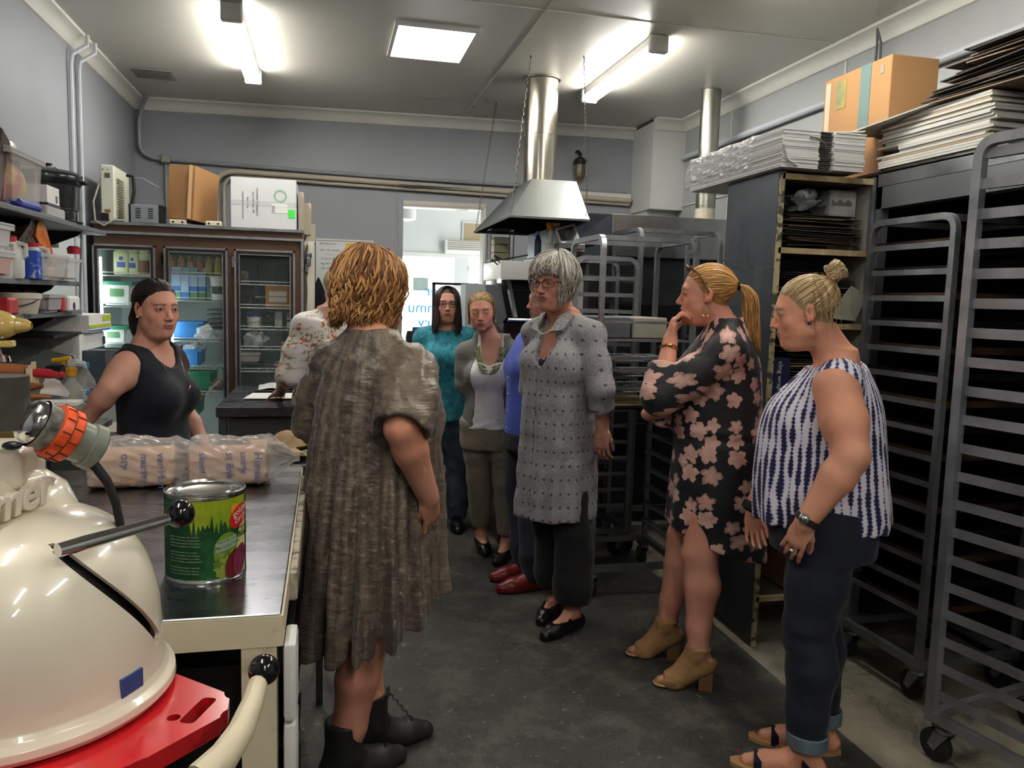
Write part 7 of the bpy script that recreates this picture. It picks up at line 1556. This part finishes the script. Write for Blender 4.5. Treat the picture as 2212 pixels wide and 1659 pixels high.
D.loft([(.6, 0, .22, .098, .19), (1.0, 0, .22, .095, .19), (1.18, 0, .22, .10, .20), (1.36, 0, .16, .085, .19), (1.6, 0, .1, .09, .2)], .006, op=-1); D.plane((0, 0, .755), (0, 0, -1)); D.disp(lambda X, Y, Z: .003*fnoise(X, Y, Z, 18, 8, (1, 1, .5))); p.garment('cardigan', D, f_card, .008)
D = SDF(); D.loft([(.64, 0, 0, .160, .118), (.74, 0, 0, .166, .124), (.80, 0, 0, .158, .118)], .02)
for sx in (-1, 1): a_ = an3[sx]; p.leg(sx, (sx*.08, 0, .78), ((a_[0]+sx*.08)/2, a_[1]*.4+.02, .44), (a_[0], a_[1], .13), (.082, .058, .044), D, .012)
D.plane((0, 0, .135), (0, 0, -1)); D.disp(lambda X, Y, Z: .004*fnoise(X, Y, Z, 26, 8, (.6, .6, 1.4))); p.garment('trousers', D, f_tan, .009)
for sx in (-1, 1): shoe(p, an3[sx], .25*sx, leather, .006, cut=.06, open_=(.42, .36))
b = MB(); gb = mat('olive_beads', '5d6a3c', .35, col2='a9ac84', vscale=60); rs3 = np.random.RandomState(2)
for st in range(4):
    A_ = np.pi*np.arange(46)/45; X_ = (.064+.006*st)*np.cos(A_); Z_ = 1.352*p.k-(.105+.013*st)*np.sin(A_)**1.2
    for x, y, z in zip(X_, p.surf(X_, Z_, (p.B, Dw))+.007+.002*(st % 2), Z_): b.sphere((x, y, z), (.0075, .0065, .0058), 7, 5)
p.item('bead_necklace', b, gb, 'chunky green bead necklace')['kind'] = 'stuff'
for sx in (-1, 1): p.item('earring', MB().tube([Vector(p.hp((sx*.078, -.004, -.04))), Vector(p.hp((sx*.080, -.004, -.075)))], [.003, .008], 8), gb)

# ------------------------------------------------------------ 4 person in royal blue shirt half hidden
p = Person('person in royal blue shirt and red shoes, half hidden behind grey tunic', (1.11, 4.08), (-1, -.12), 1.60, 'c08a78', '9a9288', (0, 4, 0), fat=1.2)
p.ho = p.L(1180, 648, 4.02)
p.torso(p.B); p.head(jaw=1.1, double=1); ar = [(-1, (-.255, -.06, 1.02), (-.25, .02, .80)), (1, (.25, -.1, 1.0), (.26, -.06, .78))]
for sx, e_, w_ in ar: p.arm(sx, e_, w_); p.hand(w_, (.2*-sx, .6, -.6), (-sx, 0, 0), sx, .5)
an4 = {-1: p.A(1158, 1238, .085), 1: p.A(1140, 1215, .085)}
for sx in (-1, 1): an4[sx][2] = .085; p.leg(sx, (sx*.085, 0, .78), (sx*.088, .04, .44), an4[sx]); p.foot(an4[sx], 0)
p.finish(.016, .006, .010); P1, R1 = p.fall(260, lambda a: -.05, front=60, off=(.002, .014), width=.007, seed=8); p.locks(P1, R1)
D = SDF(); D.loft([(.66, 0, .0, .21, .165), (.8, 0, .0, .205, .165), (1.0, 0, .0, .2, .16), (1.15, 0, .01, .195, .155), (1.27, 0, 0, .17, .125), (1.335, 0, -.01, .14, .09), (1.38, 0, -.01, .08, .07)], .02); p.torso(D, .015, [(1.15, 0, 0, .09, .06), (1.30, 0, -.01, .09, .06)])
for sx, e_, w_ in ar: p.arm(sx, e_, w_, B=D, off=.022, t=1.7)
D.plane((0, 0, .69), (0, .3, -1)); D.disp(lambda X, Y, Z: .004*fnoise(X, Y, Z, 20, 8, (1, 1, .5))); p.garment('blue_shirt', D, f_blue, .010)
for i in range(5):
    z_ = 1.18-i*.09; p.item('shirt_button', MB().sphere((0, float(p.surf([0.], [z_], (D,))[0])+.002, z_), .006, 8, 6), white)
D = SDF(); D.loft([(.70, 0, 0, .2, .17), (.80, 0, 0, .2, .17)], .02)
for sx in (-1, 1): p.leg(sx, (sx*.09, 0, .78), (sx*.09, .04, .44), (an4[sx][0], an4[sx][1], .07), (.095, .07, .06), D, .012)
D.plane((0, 0, .06), (0, 0, -1)); p.garment('trousers', D, f_nt, .012)
for sx in (-1, 1): shoe(p, an4[sx], 0, redl, .010, .20, .09)

# ------------------------------------------------------------ 5 person in grey tunic in long grey tunic
p = Person('person with glasses in long patterned grey tunic, arms held behind', (1.045, 3.44), (-.80, -.60), 1.71, 'c48d78', 'a39b8f', (4, 6, -2), fat=1.05, bust=1.1, tf=.86)
p.ho = p.L(1195, 608, 3.37)
p.torso(p.B); p.head(jaw=1.02, mouth=.3, double=.5)
le, lw = p.Lx(1298, 838, -.235), p.Lx(1301, 925, -.215); p.arm(-1, le, lw); p.hand(lw, p.Lx(1298, 985, -.21)-lw, (.2, -1, 0), -1, .5, thumb=.3)
re, rw = np.array((.24, -.10, 1.08)), np.array((.10, -.22, .95)); p.arm(1, re, rw); p.hand(rw, (-.8, -.2, -.3), (0, -1, 0), 1, .5)
an5 = {-1: p.A(1236, 1318, .09), 1: p.A(1200, 1283, .09)}
for sx in (-1, 1): an5[sx][2] = .09; p.leg(sx, (sx*.065, 0, .82), (sx*.08+(an5[sx][0]-sx*.08)*.5, an5[sx][1]*.5, .46), an5[sx], (.062, .05, .036)); p.foot(an5[sx], .18*sx+.1, L_=.18)
p.finish(.013, .0036, .005, lips='a8645c', iris='6a7a80', browc='8d7f72'); p.glasses(mat('glasses_brown', '5a3a2e', .3), (.027, .017))
P1, R1 = p.fall(1100, lambda a: -.078-.02*math.cos(math.radians(a)), front=54, off=(.006, .034), wave=(.010, 1.6), width=.0040, seed=12, inward=.30, curlend=-.008, endj=.028); p.locks(P1, R1, jit=.2, hl=('cdc7bc', .5))
P1, R1 = p.fall(300, lambda a: .03, phi=(-62, 62), front=62, bangs=.046, off=(.008, .024), wave=(.010, 1.0), width=.0038, seed=13, endj=.018); p.locks(P1, R1, jit=.18, hl=('cdc7bc', .5))
D = SDF(); D.loft([(.46, 0, .0, .180, .190), (.65, 0, 0, .175, .185), (.85, 0, .0, .168, .174), (1.05, 0, .012, .158, .158), (1.15, 0, .012, .156, .150), (1.24, 0, .01, .155, .138), (1.33, 0, -.004, .138, .104), (1.38, 0, -.012, .105, .082), (1.42, 0, -.01, .078, .070)], .02, pl=pleat(9, .009, 1.1, .5))
p.torso(D, .016, [(1.15, 0, 0, .09, .06), (1.30, 0, -.01, .09, .06)], bust=True)
p.arm(-1, le, lw, (.046, .046, .04), D, .014, 1.45); p.arm(1, re, rw, (.046, .046, .04), D, .014, 1.45)
D.ell((.0, .13, 1.37), (.045, .13, .16), k=.012, op=-1); D.cone((0, -.012, 1.42), (0, 0, 1.6), .070, .08, .01, -1)
D.plane((0, 0, .515), (0, 0, -1)); D.loft([(.30, 0, 0, .155, .165), (.54, 0, 0, .145, .155)], .01, op=-1)
D.disp(lambda X, Y, Z: .0035*fnoise(X, Y, Z, 30, 10, (.7, .7, 1.3))+.0014*np.clip((.75-Z)*4, 0, 1)*fnoise(X, Y, Z, 50, 8, (.6, .6, 1.8), 4)-.008*np.exp(-((X-.015)/.006)**2)*(Y > .05)*(Z < 1.2)); p.garment('tunic', D, f_tun, .0066, 0)
b = MB()
for sx in (-1, 1): b.poly([Vector((sx*.035, .128, 1.36)), Vector((sx*.085, .105, 1.37)), Vector((sx*.092, .03, 1.435)), Vector((sx*.06, .02, 1.45)), Vector((sx*.045, .07, 1.43))], (0, .012, .006))
p.item('collar', b, f_card if False else mat('collar_grey', '6b6a6e', .8, col2='a5a3a6', vscale=160))
p.item('undershirt', MB().sphere((0, .115, 1.20), (.05, .035, .05), 14, 8), black)
D = SDF(); D.loft([(.60, 0, 0, .135, .12), (.86, 0, 0, .14, .12)], .02)
for sx in (-1, 1): a_ = an5[sx]; p.leg(sx, (sx*.07, 0, .80), (sx*.08+(a_[0]-sx*.08)*.5, a_[1]*.5, .44), (a_[0], a_[1], .13), (.068, .070, .072), D, .014)
D.plane((0, 0, .135), (0, 0, -1)); D.disp(lambda X, Y, Z: .004*fnoise(X, Y, Z, 16, 8)); p.garment('trousers', D, f_blk, .010)
for sx in (-1, 1):
    ag = .18*sx+.1; he, ba, to, o = shoe(p, an5[sx], ag, leather, .007, .19, .062, open_=(.45, .36), h=.005)
    d_ = (ba-he)/np.linalg.norm(ba-he); c = Vector(he+d_*.085); sd = Vector((d_[1], -d_[0], 0)); MB().tube([c+sd*.046+Vector((0, 0, .0)), c+sd*.034+Vector((0, 0, .036)), c+Vector((0, 0, .052)), c-sd*.034+Vector((0, 0, .036)), c-sd*.046], .010, 6, flat=.35).build('strap', leather, o)
b = MB(); [b.sphere(Vector((.058*math.cos(a), .085+.060*math.sin(a)-.055*(math.sin(a) < .2), 1.44-.085*max(0, math.sin(a)))), .0042, 7, 5) for a in [math.pi*i/24 for i in range(25)]]; p.item('pearl_necklace', b, mat('pearl', 'd8d0c2', .25))['kind'] = 'stuff'
p.item('earring', MB().cyl(Vector(p.hp((-.080, .0, -.050))), Vector(p.hp((-.083, .0, -.050))), .013, n=18), mat('shell_earring', 'c9bca8', .3))

# ------------------------------------------------------------ 6 woman in black floral dress
p = Person('person in black dress with pink flowers, one hand raised to mouth', (1.545, 2.87), (-.89, .45), 1.68, 'd2927a', 'b07f45', (2, 2, 0), fat=1.15, bust=1.1, tf=.88)
p.ho = p.L(1524, 634, 2.89)
p.torso(p.B); p.head(jaw=.96, mouth=.8, double=.35)
le, lw = p.Lx(1428, 855, -.215), p.Lx(1448, 735, -.10); p.arm(-1, le, lw); ht = p.Lx(1462, 650, -.05); p.hand(lw, ht-lw, (.25, -1, 0), -1, .75, curls=[.75, .85, .9, .95], thumb=.35, tcurl=.35)
re, rw = np.array((.25, .05, 1.10)), p.L(1408, 893, 2.90); p.arm(1, re, rw); p.hand(rw, p.L(1470, 884, 2.84)-rw, (0, -.6, .8), 1, .2)
an6 = {-1: p.A(1508, 1405, .155), 1: p.A(1440, 1345, .155)}
for sx in (-1, 1): an6[sx][2] = .155; p.leg(sx, (sx*.09, 0, .86), (sx*.085+(an6[sx][0]-sx*.085)*.6, an6[sx][1]*.5+.03, .53), an6[sx], (.092, .062, .040)); p.foot(an6[sx], .1, L_=.15, up=.07)
p.finish(.012, .0035, .0045, lips='b8756a', iris='5a7a8a')
tie = (0, -.128, .030); P1, R1 = p.pull(1050, tie, width=.0038, seed=21, off=(.003, .014), hf=62, hsd=84); p.locks(P1, R1, jit=.16, hl=('d6a868', .4))
P1, R1 = p.tail(420, [(0, -.122, .030), (0, -.150, .028), (0, -.172, -.01), (.0, -.180, -.08), (0, -.185, -.16), (0, -.195, -.23), (0, -.185, -.27)], [.012, .024, .036, .040, .036, .026, .012], seed=3, width=.0042, wave=.006); p.locks(P1, R1, 'ponytail', jit=.2, hl=('c99a5c', .4))
p.item('hair_tie', MB().lathe([(.016, -.006), (.021, 0), (.016, .006)], Vector(p.hp((0, -.128, .030))), 18, axis=Vector(p.hR@np.array((0, -1, .1)))), black)
b = MB(); b.tube([Vector(p.hp(q)) for q in ((-.072, .055, .098), (-.080, .03, .075), (-.084, .01, .04), (-.082, -.008, .005))], .003, 6)
for x in (-.034, .034): b.tube([Vector(p.hp((x+.030*math.cos(a), .060-.006*math.cos(a)+.018*math.sin(a), .100+.016*math.sin(a)-.3*abs(x)*0))) for a in [i*math.pi/10 for i in range(21)]], .0028, 6)
p.item('sunglasses', b, mat('tortoise', '6b4a30', .2))
p.item('hoop_earring', MB().tube([Vector(p.hp((-.078, .0+.016*math.sin(a), -.068+.024*math.cos(a)))) for a in [i*math.pi/5 for i in range(11)]], .0012, 5), gold)
D = SDF(); kk = p.k
D.loft([(.45, 0, -.02, .215, .195), (.62, 0, -.01, .215, .195), (.80, 0, -.012, .210, .190), (.95, 0, -.008, .200, .182), (1.08, 0, .012, .190, .180), (1.17, 0, .02, .188, .182), (1.25, 0, .015, .186, .172), (1.33, 0, 0, .170, .130), (1.39, 0, -.012, .128, .094), (1.43, 0, -.01, .085, .075), (1.455, 0, -.005, .072, .068)], .02, pl=pleat(7, .008, 1.0, .5))
p.torso(D, .016, [(1.15, 0, 0, .09, .06), (1.30, 0, -.01, .09, .06)])
p.arm(-1, le, lw, (.056, .054, .05), D, .018, 1.40); p.arm(1, re, rw, (.052, .050, .05), D, .016, 1.8); D.cone((0, -.012, 1.44), (0, 0, 1.6), .062, .07, .008, -1)
D.plane((0, .19, .625), (0, .34, -1)); D.ell((-.22, .07, .50), (.12, .06, .15), k=.01, op=-1); D.loft([(.35, 0, 0, .19, .17), (.60, 0, 0, .18, .165)], .01, op=-1)
D.disp(lambda X, Y, Z: .0035*fnoise(X, Y, Z, 20, 10, (.8, .8, 1.))+.005*np.exp(-((Z-.99)/.03)**2)*np.sin(70*Z+6*X)); p.garment('floral_dress', D, f_flo, .0066)
p.item('bracelet', MB().lathe([(.034, -.007), (.038, 0), (.034, .007)], Vector(lw+(le-lw)*.16), 20, axis=Vector(lw-le)), gold)
for sx in (-1, 1):
    a = an6[sx]; ag = .1; d_ = np.array((-math.sin(ag), math.cos(ag), 0)); B = SDF(); he, ba, to = p.foot(a, ag, B, .008, .15, up=.07)
    B.cone(a, a+np.array((0, 0, .03)), .044, .044, .02); B.plane((0, 0, .178), (0, 0, 1)); B.ell(to+np.array((0, 0, .012)), (.024, .026, .018), k=.004, op=-1); B.ell(he+np.array((0, 0, .05))-d_*.02, (.05, .035, .03), k=.006, op=-1); B.plane((0, 0, .002), (0, 0, -1))
    co_, qd_ = B.mesh(.005); o = npmesh('ankle_boot', relax(co_, qd_, 1), qd_, suede, p.root)
    c = Vector(he); MB().poly([c+Vector((x*.026, y*.026, -.01)) for x, y in ((-1, -1), (1, -1), (1, 1), (-1, 1))], (0, 0, -c.z+.012)).build('block_heel', mat('heel_brown', '7d5a38', .6), o)
    tt = Vector(to); MB().sphere((tt.x, tt.y, .010), (.036, .036, .010), 16, 8).build('sole', mat('sole_tan', 'b08a5a', .6), o); MB().tube([Vector(a)+Vector((.044*math.cos(t_), .044*math.sin(t_), .012)) for t_ in [i*math.pi/8 for i in range(17)]], .007, 6, flat=.4).build('ankle_strap', suede, o)

# ------------------------------------------------------------ 7 woman in tie-dye sleeveless top and jeans
p = Person('person in white and navy tie-dye sleeveless top and dark jeans', (1.625, 2.27), (-.84, .54), 1.60, 'd8977a', 'a98c62', (6, 10, 0), fat=1.25, bust=1.2, tf=.88)
p.ho = p.L(1738, 672, 2.28)
p.torso(p.B); p.head(jaw=1.02, mouth=.1, double=.8, cheek=1.15)
le, lw = p.Lx(1840, 985, -.245), p.Lx(1740, 1128, -.25); p.arm(-1, le, lw, (.060, .046, .029)); tp = p.Lx(1693, 1222, -.235); p.hand(lw, tp-lw, (1, -.1, 0), -1, .45, curls=[.35, .45, .5, .55], thumb=.4)
re, rw = p.Lx(1690, 960, .23), p.Lx(1628, 1100, .20); p.arm(1, re, rw, (.054, .042, .028)); p.hand(rw, p.Lx(1632, 1190, .18)-rw, (-1, -.2, 0), 1, .6, thumb=.3)
an7 = {-1: p.A(1740, 1622, .085), 1: p.A(1772, 1568, .085)}
for sx in (-1, 1): an7[sx][2] = .085; p.leg(sx, (sx*.095, 0, .78), (sx*.09+(an7[sx][0]-sx*.09)*.5, an7[sx][1]*.5+.02, .45), an7[sx], (.09, .058, .038)); p.foot(an7[sx], .05, L_=.19)
p.finish(.012, .0034, .0045, lips='b8706a', iris='4a3c34')
tie = (0, -.105, .085); P1, R1 = p.pull(1050, tie, width=.0038, seed=31, off=(.002, .010), hf=64, hsd=86); p.locks(P1, R1, jit=.22, hl=('cdb48a', .35))
rs7 = np.random.RandomState(5); P1 = []; R1 = []
for i in range(200):
    a0 = rs7.uniform(0, 6.28); tl_ = rs7.uniform(-.9, .9); t = np.linspace(0, 1, 16); an = a0+t*rs7.uniform(2.5, 4.5); rr = .031*math.cos(tl_*.9)*(1+.1*np.sin(t*9+a0)); q = np.stack([rr*np.cos(an), rr*np.sin(an)*.9, .028*math.sin(tl_*1.4)+.006*np.sin(an*2+a0)], 1)
    P1.append(q@np.array(Matrix.Rotation(-.45, 3, 'X')).T+np.array((0, -.112, .118))); R1.append(.0042*np.minimum(1, np.minimum(t*5+.2, (1-t)*5+.2)))
p.locks(np.array(P1), np.array(R1), 'hair_bun', jit=.2, hl=('cdb48a', .5))
P1, R1 = p.fall(9, lambda a: -.10, phi=(-150, -95), front=10, off=(.004, .016), wave=(.006, 1.2), width=.0016, seed=34, th1=1.75); p.locks(P1, R1, 'loose_hair', jit=.2)
b = MB(); [b.sphere(Vector(p.hp(Vector((0, -.106, .096))+Matrix.Rotation(-.45, 3, 'X')@Vector((.026*math.cos(a), .026*math.sin(a), 0)))), .0075, 8, 6) for a in [i*math.pi/9 for i in range(18)]]; p.item('scrunchie', b, mat('scrunchie', '6b4a42', .6, col2='d0a98a', vscale=80))
p.item('earring', MB().sphere(Vector(p.hp((-.080, .0, -.040))), .0055, 10, 8), navyb)
D = SDF(); D.loft([(.74, 0, .0, .180, .205), (.82, 0, .005, .188, .220), (.95, 0, .012, .178, .214), (1.05, 0, .015, .170, .205), (1.14, 0, .018, .166, .195), (1.22, 0, .010, .155, .165), (1.28, 0, -.004, .135, .118), (1.32, 0, -.012, .108, .088), (1.355, 0, -.01, .082, .072)], .02, pl=pleat(8, .007, 1.05, .8))
p.torso(D, .013, [(1.15, 0, 0, .09, .06), (1.30, 0, -.01, .09, .06)])
for sx in (-1, 1): a_ = p.sh(sx); e_ = le if sx < 0 else re; D.cone(a_+np.array((sx*.088, 0, -.005)), a_+(e_-a_)*.8+np.array((sx*.06, 0, 0)), .070, .058, .010, -1)
D.ell((0, .12, 1.33*p.k), (.045, .13, .125), k=.01, op=-1); D.cone((0, -.012, 1.318*p.k), (0, 0, 1.44*p.k), .082, .13, .01, -1); D.plane((0, 0, .790), (0, -.03, -1))
D.disp(lambda X, Y, Z: .004*fnoise(X, Y, Z, 16, 8, (1, 1, .5))+.003*np.exp(-((Z-.80)/.04)**2)*np.sin(26*np.arctan2(X, Y))); p.garment('tie_dye_top', D, f_tie, .0066)
D = SDF(); D.loft([(.70, 0, -.01, .19, .17), (.80, 0, -.005, .20, .175), (.86, 0, 0, .195, .17)], .02)
for sx in (-1, 1): a_ = an7[sx]; p.leg(sx, (sx*.095, 0, .78), (sx*.09+(a_[0]-sx*.09)*.5, a_[1]*.5+.02, .45), (a_[0], a_[1], .12), (.086, .058, .044), D, .012)
D.plane((0, 0, .125), (0, 0, -1)); D.disp(lambda X, Y, Z: .003*fnoise(X, Y, Z, 18, 8)+.004*np.exp(-((Z-.45)/.08)**2)*np.sin(80*Z)); p.garment('jeans', D, f_jean, .0085)
for sx in (-1, 1): a_ = an7[sx]; MB().lathe([(.056, .105), (.064, .108), (.065, .150), (.060, .153), (.056, .150)], (a_[0], a_[1]-.002, 0), 28).build('rolled_cuff', mat('cuff_grey', '66757c', .85, var=.2, vscale=60), p.root)
sandm = mat('sandal_navy', '161a2c', .4); footbed = mat('footbed', 'b38a5a', .6)
for sx in (-1, 1):
    a_ = an7[sx]; ag = .05; d_ = Vector((-math.sin(ag), math.cos(ag), 0)); sd = Vector((d_.y, -d_.x, 0)); c = Vector((a_[0], a_[1], 0))
    pts = [c+d_*(-.07+.30*t_)+sd*s_*(.036+.010*math.sin(t_*3.1))*math.sin(min(1, .25+t_*4)*1.57)*math.sin(min(1, .25+(1-t_)*4)*1.57) for s_, rng in ((1, range(13)), (-1, range(12, -1, -1))) for t_ in [i/12 for i in rng]]
    o = MB().poly(pts, (0, 0, .012)).build('sandal', footbed, p.root)
    for dd, h_, w_ in ((.145, .055, .042), (.0, .105, .040)): q = c+d_*dd; MB().tube([q+sd*w_+Vector((0, 0, .008)), q+sd*w_*.92+Vector((0, 0, h_*.7)), q+Vector((0, 0, h_)), q-sd*w_*.92+Vector((0, 0, h_*.7)), q-sd*w_+Vector((0, 0, .008))], .014, 6, flat=.25).build('strap', sandm, o)
    b = MB(); [b.sphere(c+d_*(.208-.010*i)+sd*sx*(-.018+.013*i)+Vector((0, 0, .034-.001*i)), (.006, .007, .003), 8, 5) for i in range(1)]; b.build('nail_polish', mat('polish', '9a2a55', .2), o)
wd_ = Vector(lw-le).normalized(); o = p.item('wristwatch', MB().lathe([(.034, -.011), (.039, -.009), (.039, .009), (.034, .011)], Vector(lw)-wd_*.01, 22, axis=wd_), mat('watch_strap', '2a1f1c', .5)); cpos = Vector(lw)-wd_*.01+Vector(p.L(1715, 1120, 2.0)-lw).normalized()*.038; MB().sphere(cpos, .018, 14, 10).build('watch_case', chrome, o)
o = p.item('wrist_scarf', MB().lathe([(.028, -.02), (.042, -.01), (.044, .012), (.030, .02)], Vector(rw)-Vector(0*rw)+Vector((0, 0, .01)), 18, axis=Vector(rw-re)), mat('scarf_black', '15161c', .8, bump=.4)); d_ = Vector(tp-lw).normalized(); p.item('ring', MB().lathe([(.0095, -.003), (.0115, 0), (.0095, .003)], Vector(lw)+d_*.100+Vector(p.L(1715, 1160, 2.0)-lw).normalized()*.004, 14, axis=d_), silver)

# ------------------------------------------------------------ 8 young woman in navy sleeveless top behind the bench
p = Person('person in navy sleeveless top leaning on the bench at left', (-.66, 3.32), (.90, -.44), 1.53, 'd39b84', '241a17', (-24, 4, 0), fat=.96, bust=1.05, tf=.96)
p.ho = p.L(338, 664, 3.28)
dz = p.ho[2]-1.537*p.k
p.torso(p.B); p.head(jaw=.96, double=.2, cheek=1.1)
re, rw = p.Lx(238, 838, .22), p.Lx(180, 915, .24); p.arm(1, re, rw, (.050, .040, .026)); p.hand(rw, (.1, -.6, -.5), (0, -.4, -1), 1, .15)
le, lw = np.array((-.24, -.04, 1.0)), np.array((-.22, .10, .80)); p.arm(-1, le, lw); p.hand(lw, (0, .3, -1), (1, 0, 0), -1, .4)
for sx in (-1, 1): p.leg(sx, (sx*.085, 0, .74), (sx*.088, .01, .42), (sx*.09, -.02, .085)); p.foot((sx*.09, -.02, .085), 0)
p.finish(.013, .0036, .007, lips='b06a66', iris='4a5560', browc='3a2a22')
tie = (0, -.122, -.005); P1, R1 = p.pull(900, tie, width=.0042, seed=41, off=(.002, .010), hf=62, hsd=86); p.locks(P1, R1, jit=.3)
P1, R1 = p.tail(240, [(0, -.115, -.005), (0, -.140, -.01), (0, -.146, -.06), (0, -.135, -.12), (0, -.12, -.17)], [.012, .026, .034, .028, .010], seed=6, width=.005); p.locks(P1, R1, 'ponytail', jit=.3)
D = SDF(); D.loft([(.66, 0, 0, .205, .165)]+[(z, cx, cy, rx+.016, ry+.020) for z, cx, cy, rx, ry in p.rows() if .75 < z < 1.34], .02); p.torso(D, .012, [(1.15, 0, 0, .09, .06), (1.30, 0, -.01, .09, .06)])
for sx, e_ in ((1, re), (-1, le)): a_ = p.sh(sx); D.cone(a_+np.array((sx*.058, 0, .02)), a_+(e_-a_)*.8+np.array((sx*.02, 0, 0)), .078, .058, .012, -1)
D.ell((0, .05, 1.385*p.k), (.072, .10, .085), k=.008, op=-1); D.cone((0, -.016, 1.335*p.k), (0, 0, 1.46*p.k), .074, .13, .01, -1); D.plane((0, 0, .68), (0, 0, -1)); D.disp(lambda X, Y, Z: .003*fnoise(X, Y, Z, 14, 8, (1, 1, .4))); p.garment('navy_top', D, f_nav, .008); Dn = D
D = SDF()
for sx in (-1, 1): p.leg(sx, (sx*.085, 0, .74), (sx*.09, .01, .42), (sx*.092, -.02, .07), (.09, .062, .050), D, .012)
p.garment('trousers', D, f_blk, .014)
A_ = np.pi*np.arange(25)/24; X_ = .056*np.cos(A_); Z_ = 1.335*p.k-.135*np.sin(A_)**1.1; p.item('necklace', MB().tube([Vector(q) for q in zip(X_, p.surf(X_, Z_, (p.B, Dn))+.0055, Z_)], .0009, 5), gold); p.item('earring', MB().sphere(Vector(p.hp((.080, .0, -.038))), .005, 8, 6), mat('pearl', 'd8d0c2', .25))

# ------------------------------------------------------------ 9 fair-haired woman in white blossom blouse, half hidden
q9 = aty(712, 700, 4.50)
p = Person('person in white blossom blouse standing behind the taupe dress', (q9.x, 4.50), (-.45, .89), 1.68, 'c48d7a', 'a8946e', (10, 4, 0), fat=1.1, tf=1.1)
p.ho = p.L(735, 622, 4.52)
p.torso(p.B); p.head(); ar = [(-1, (-.25, .0, 1.06), (-.22, .16, .95)), (1, (.25, .0, 1.06), (.2, .16, .95))]
for sx, e_, w_ in ar: p.arm(sx, e_, w_); p.hand(w_, (-sx*.3, .9, -.2), (0, 0, -1), sx, .3)
for sx in (-1, 1): p.leg(sx, (sx*.085, 0, .78), (sx*.088, .01, .44), (sx*.09, -.02, .085)); p.foot((sx*.09, -.02, .085), 0)
p.finish(.016, .008, .010, eyes=False); P1, R1 = p.fall(420, lambda a: -.055, front=60, off=(.003, .018), wave=(.003, 1.), width=.0075, seed=51, inward=.5); p.locks(P1, R1, jit=.18, hl=('c9b68e', .45))
D = SDF(); D.loft([(.72, 0, 0, .22, .19)]+[(z, cx, cy, rx+.025, ry+.03) for z, cx, cy, rx, ry in p.rows() if .8 < z < 1.4], .02); p.torso(D, .018, [(1.15, 0, 0, .09, .06), (1.30, 0, -.01, .09, .06)])
for sx, e_, w_ in ar: p.arm(sx, e_, w_, B=D, off=.022, t=1.2)
D.cone((0, -.02, 1.36), (0, 0, 1.6), .07, .08, .01, -1); D.disp(lambda X, Y, Z: .004*fnoise(X, Y, Z, 18, 8, (1, 1, .5))); p.garment('blouse', D, f_blo, .009)
D = SDF(); D.loft([(.70, 0, 0, .19, .14), (.82, 0, 0, .19, .14)], .02)
for sx in (-1, 1): p.leg(sx, (sx*.085, 0, .78), (sx*.09, .01, .44), (sx*.092, -.02, .07), (.09, .062, .055), D, .012)
p.garment('trousers', D, f_nt, .014)
# ------------------------------------------------------------ 10 dark-haired person further back
q10 = aty(1022, 700, 5.62)
p = Person('person in dark clothes almost hidden between teal and white tops', (q10.x, 5.62), (.3, 1), 1.56, 'b98672', '201715', (0, 0, 0))
p.ho = p.L(1016, 672, 5.62)
p.torso(p.B); p.head(); ar = [(-1, (-.22, .0, 1.0), (-.2, .12, .85)), (1, (.22, .0, 1.0), (.2, .12, .85))]
for sx, e_, w_ in ar: p.arm(sx, e_, w_); p.hand(w_, (0, .4, -.8), (-sx, 0, 0), sx, .3)
for sx in (-1, 1): p.leg(sx, (sx*.085, 0, .74), (sx*.088, .01, .42), (sx*.09, -.02, .085)); p.foot((sx*.09, -.02, .085), 0)
p.finish(.018, .008, .012, eyes=False); P1, R1 = p.fall(220, lambda a: -.11, front=50, off=(.003, .022), wave=(.008, 2), width=.008, seed=61); p.locks(P1, R1)
D = SDF(); p.torso(D, .014, p.rows()[:-2])
for sx, e_, w_ in ar: p.arm(sx, e_, w_, B=D, off=.015, t=1.5)
for sx in (-1, 1): p.leg(sx, (sx*.085, 0, .74), (sx*.09, .01, .42), (sx*.092, -.02, .07), (.09, .062, .055), D, .012)
p.garment('dark_clothes', D, f_nt, .014)
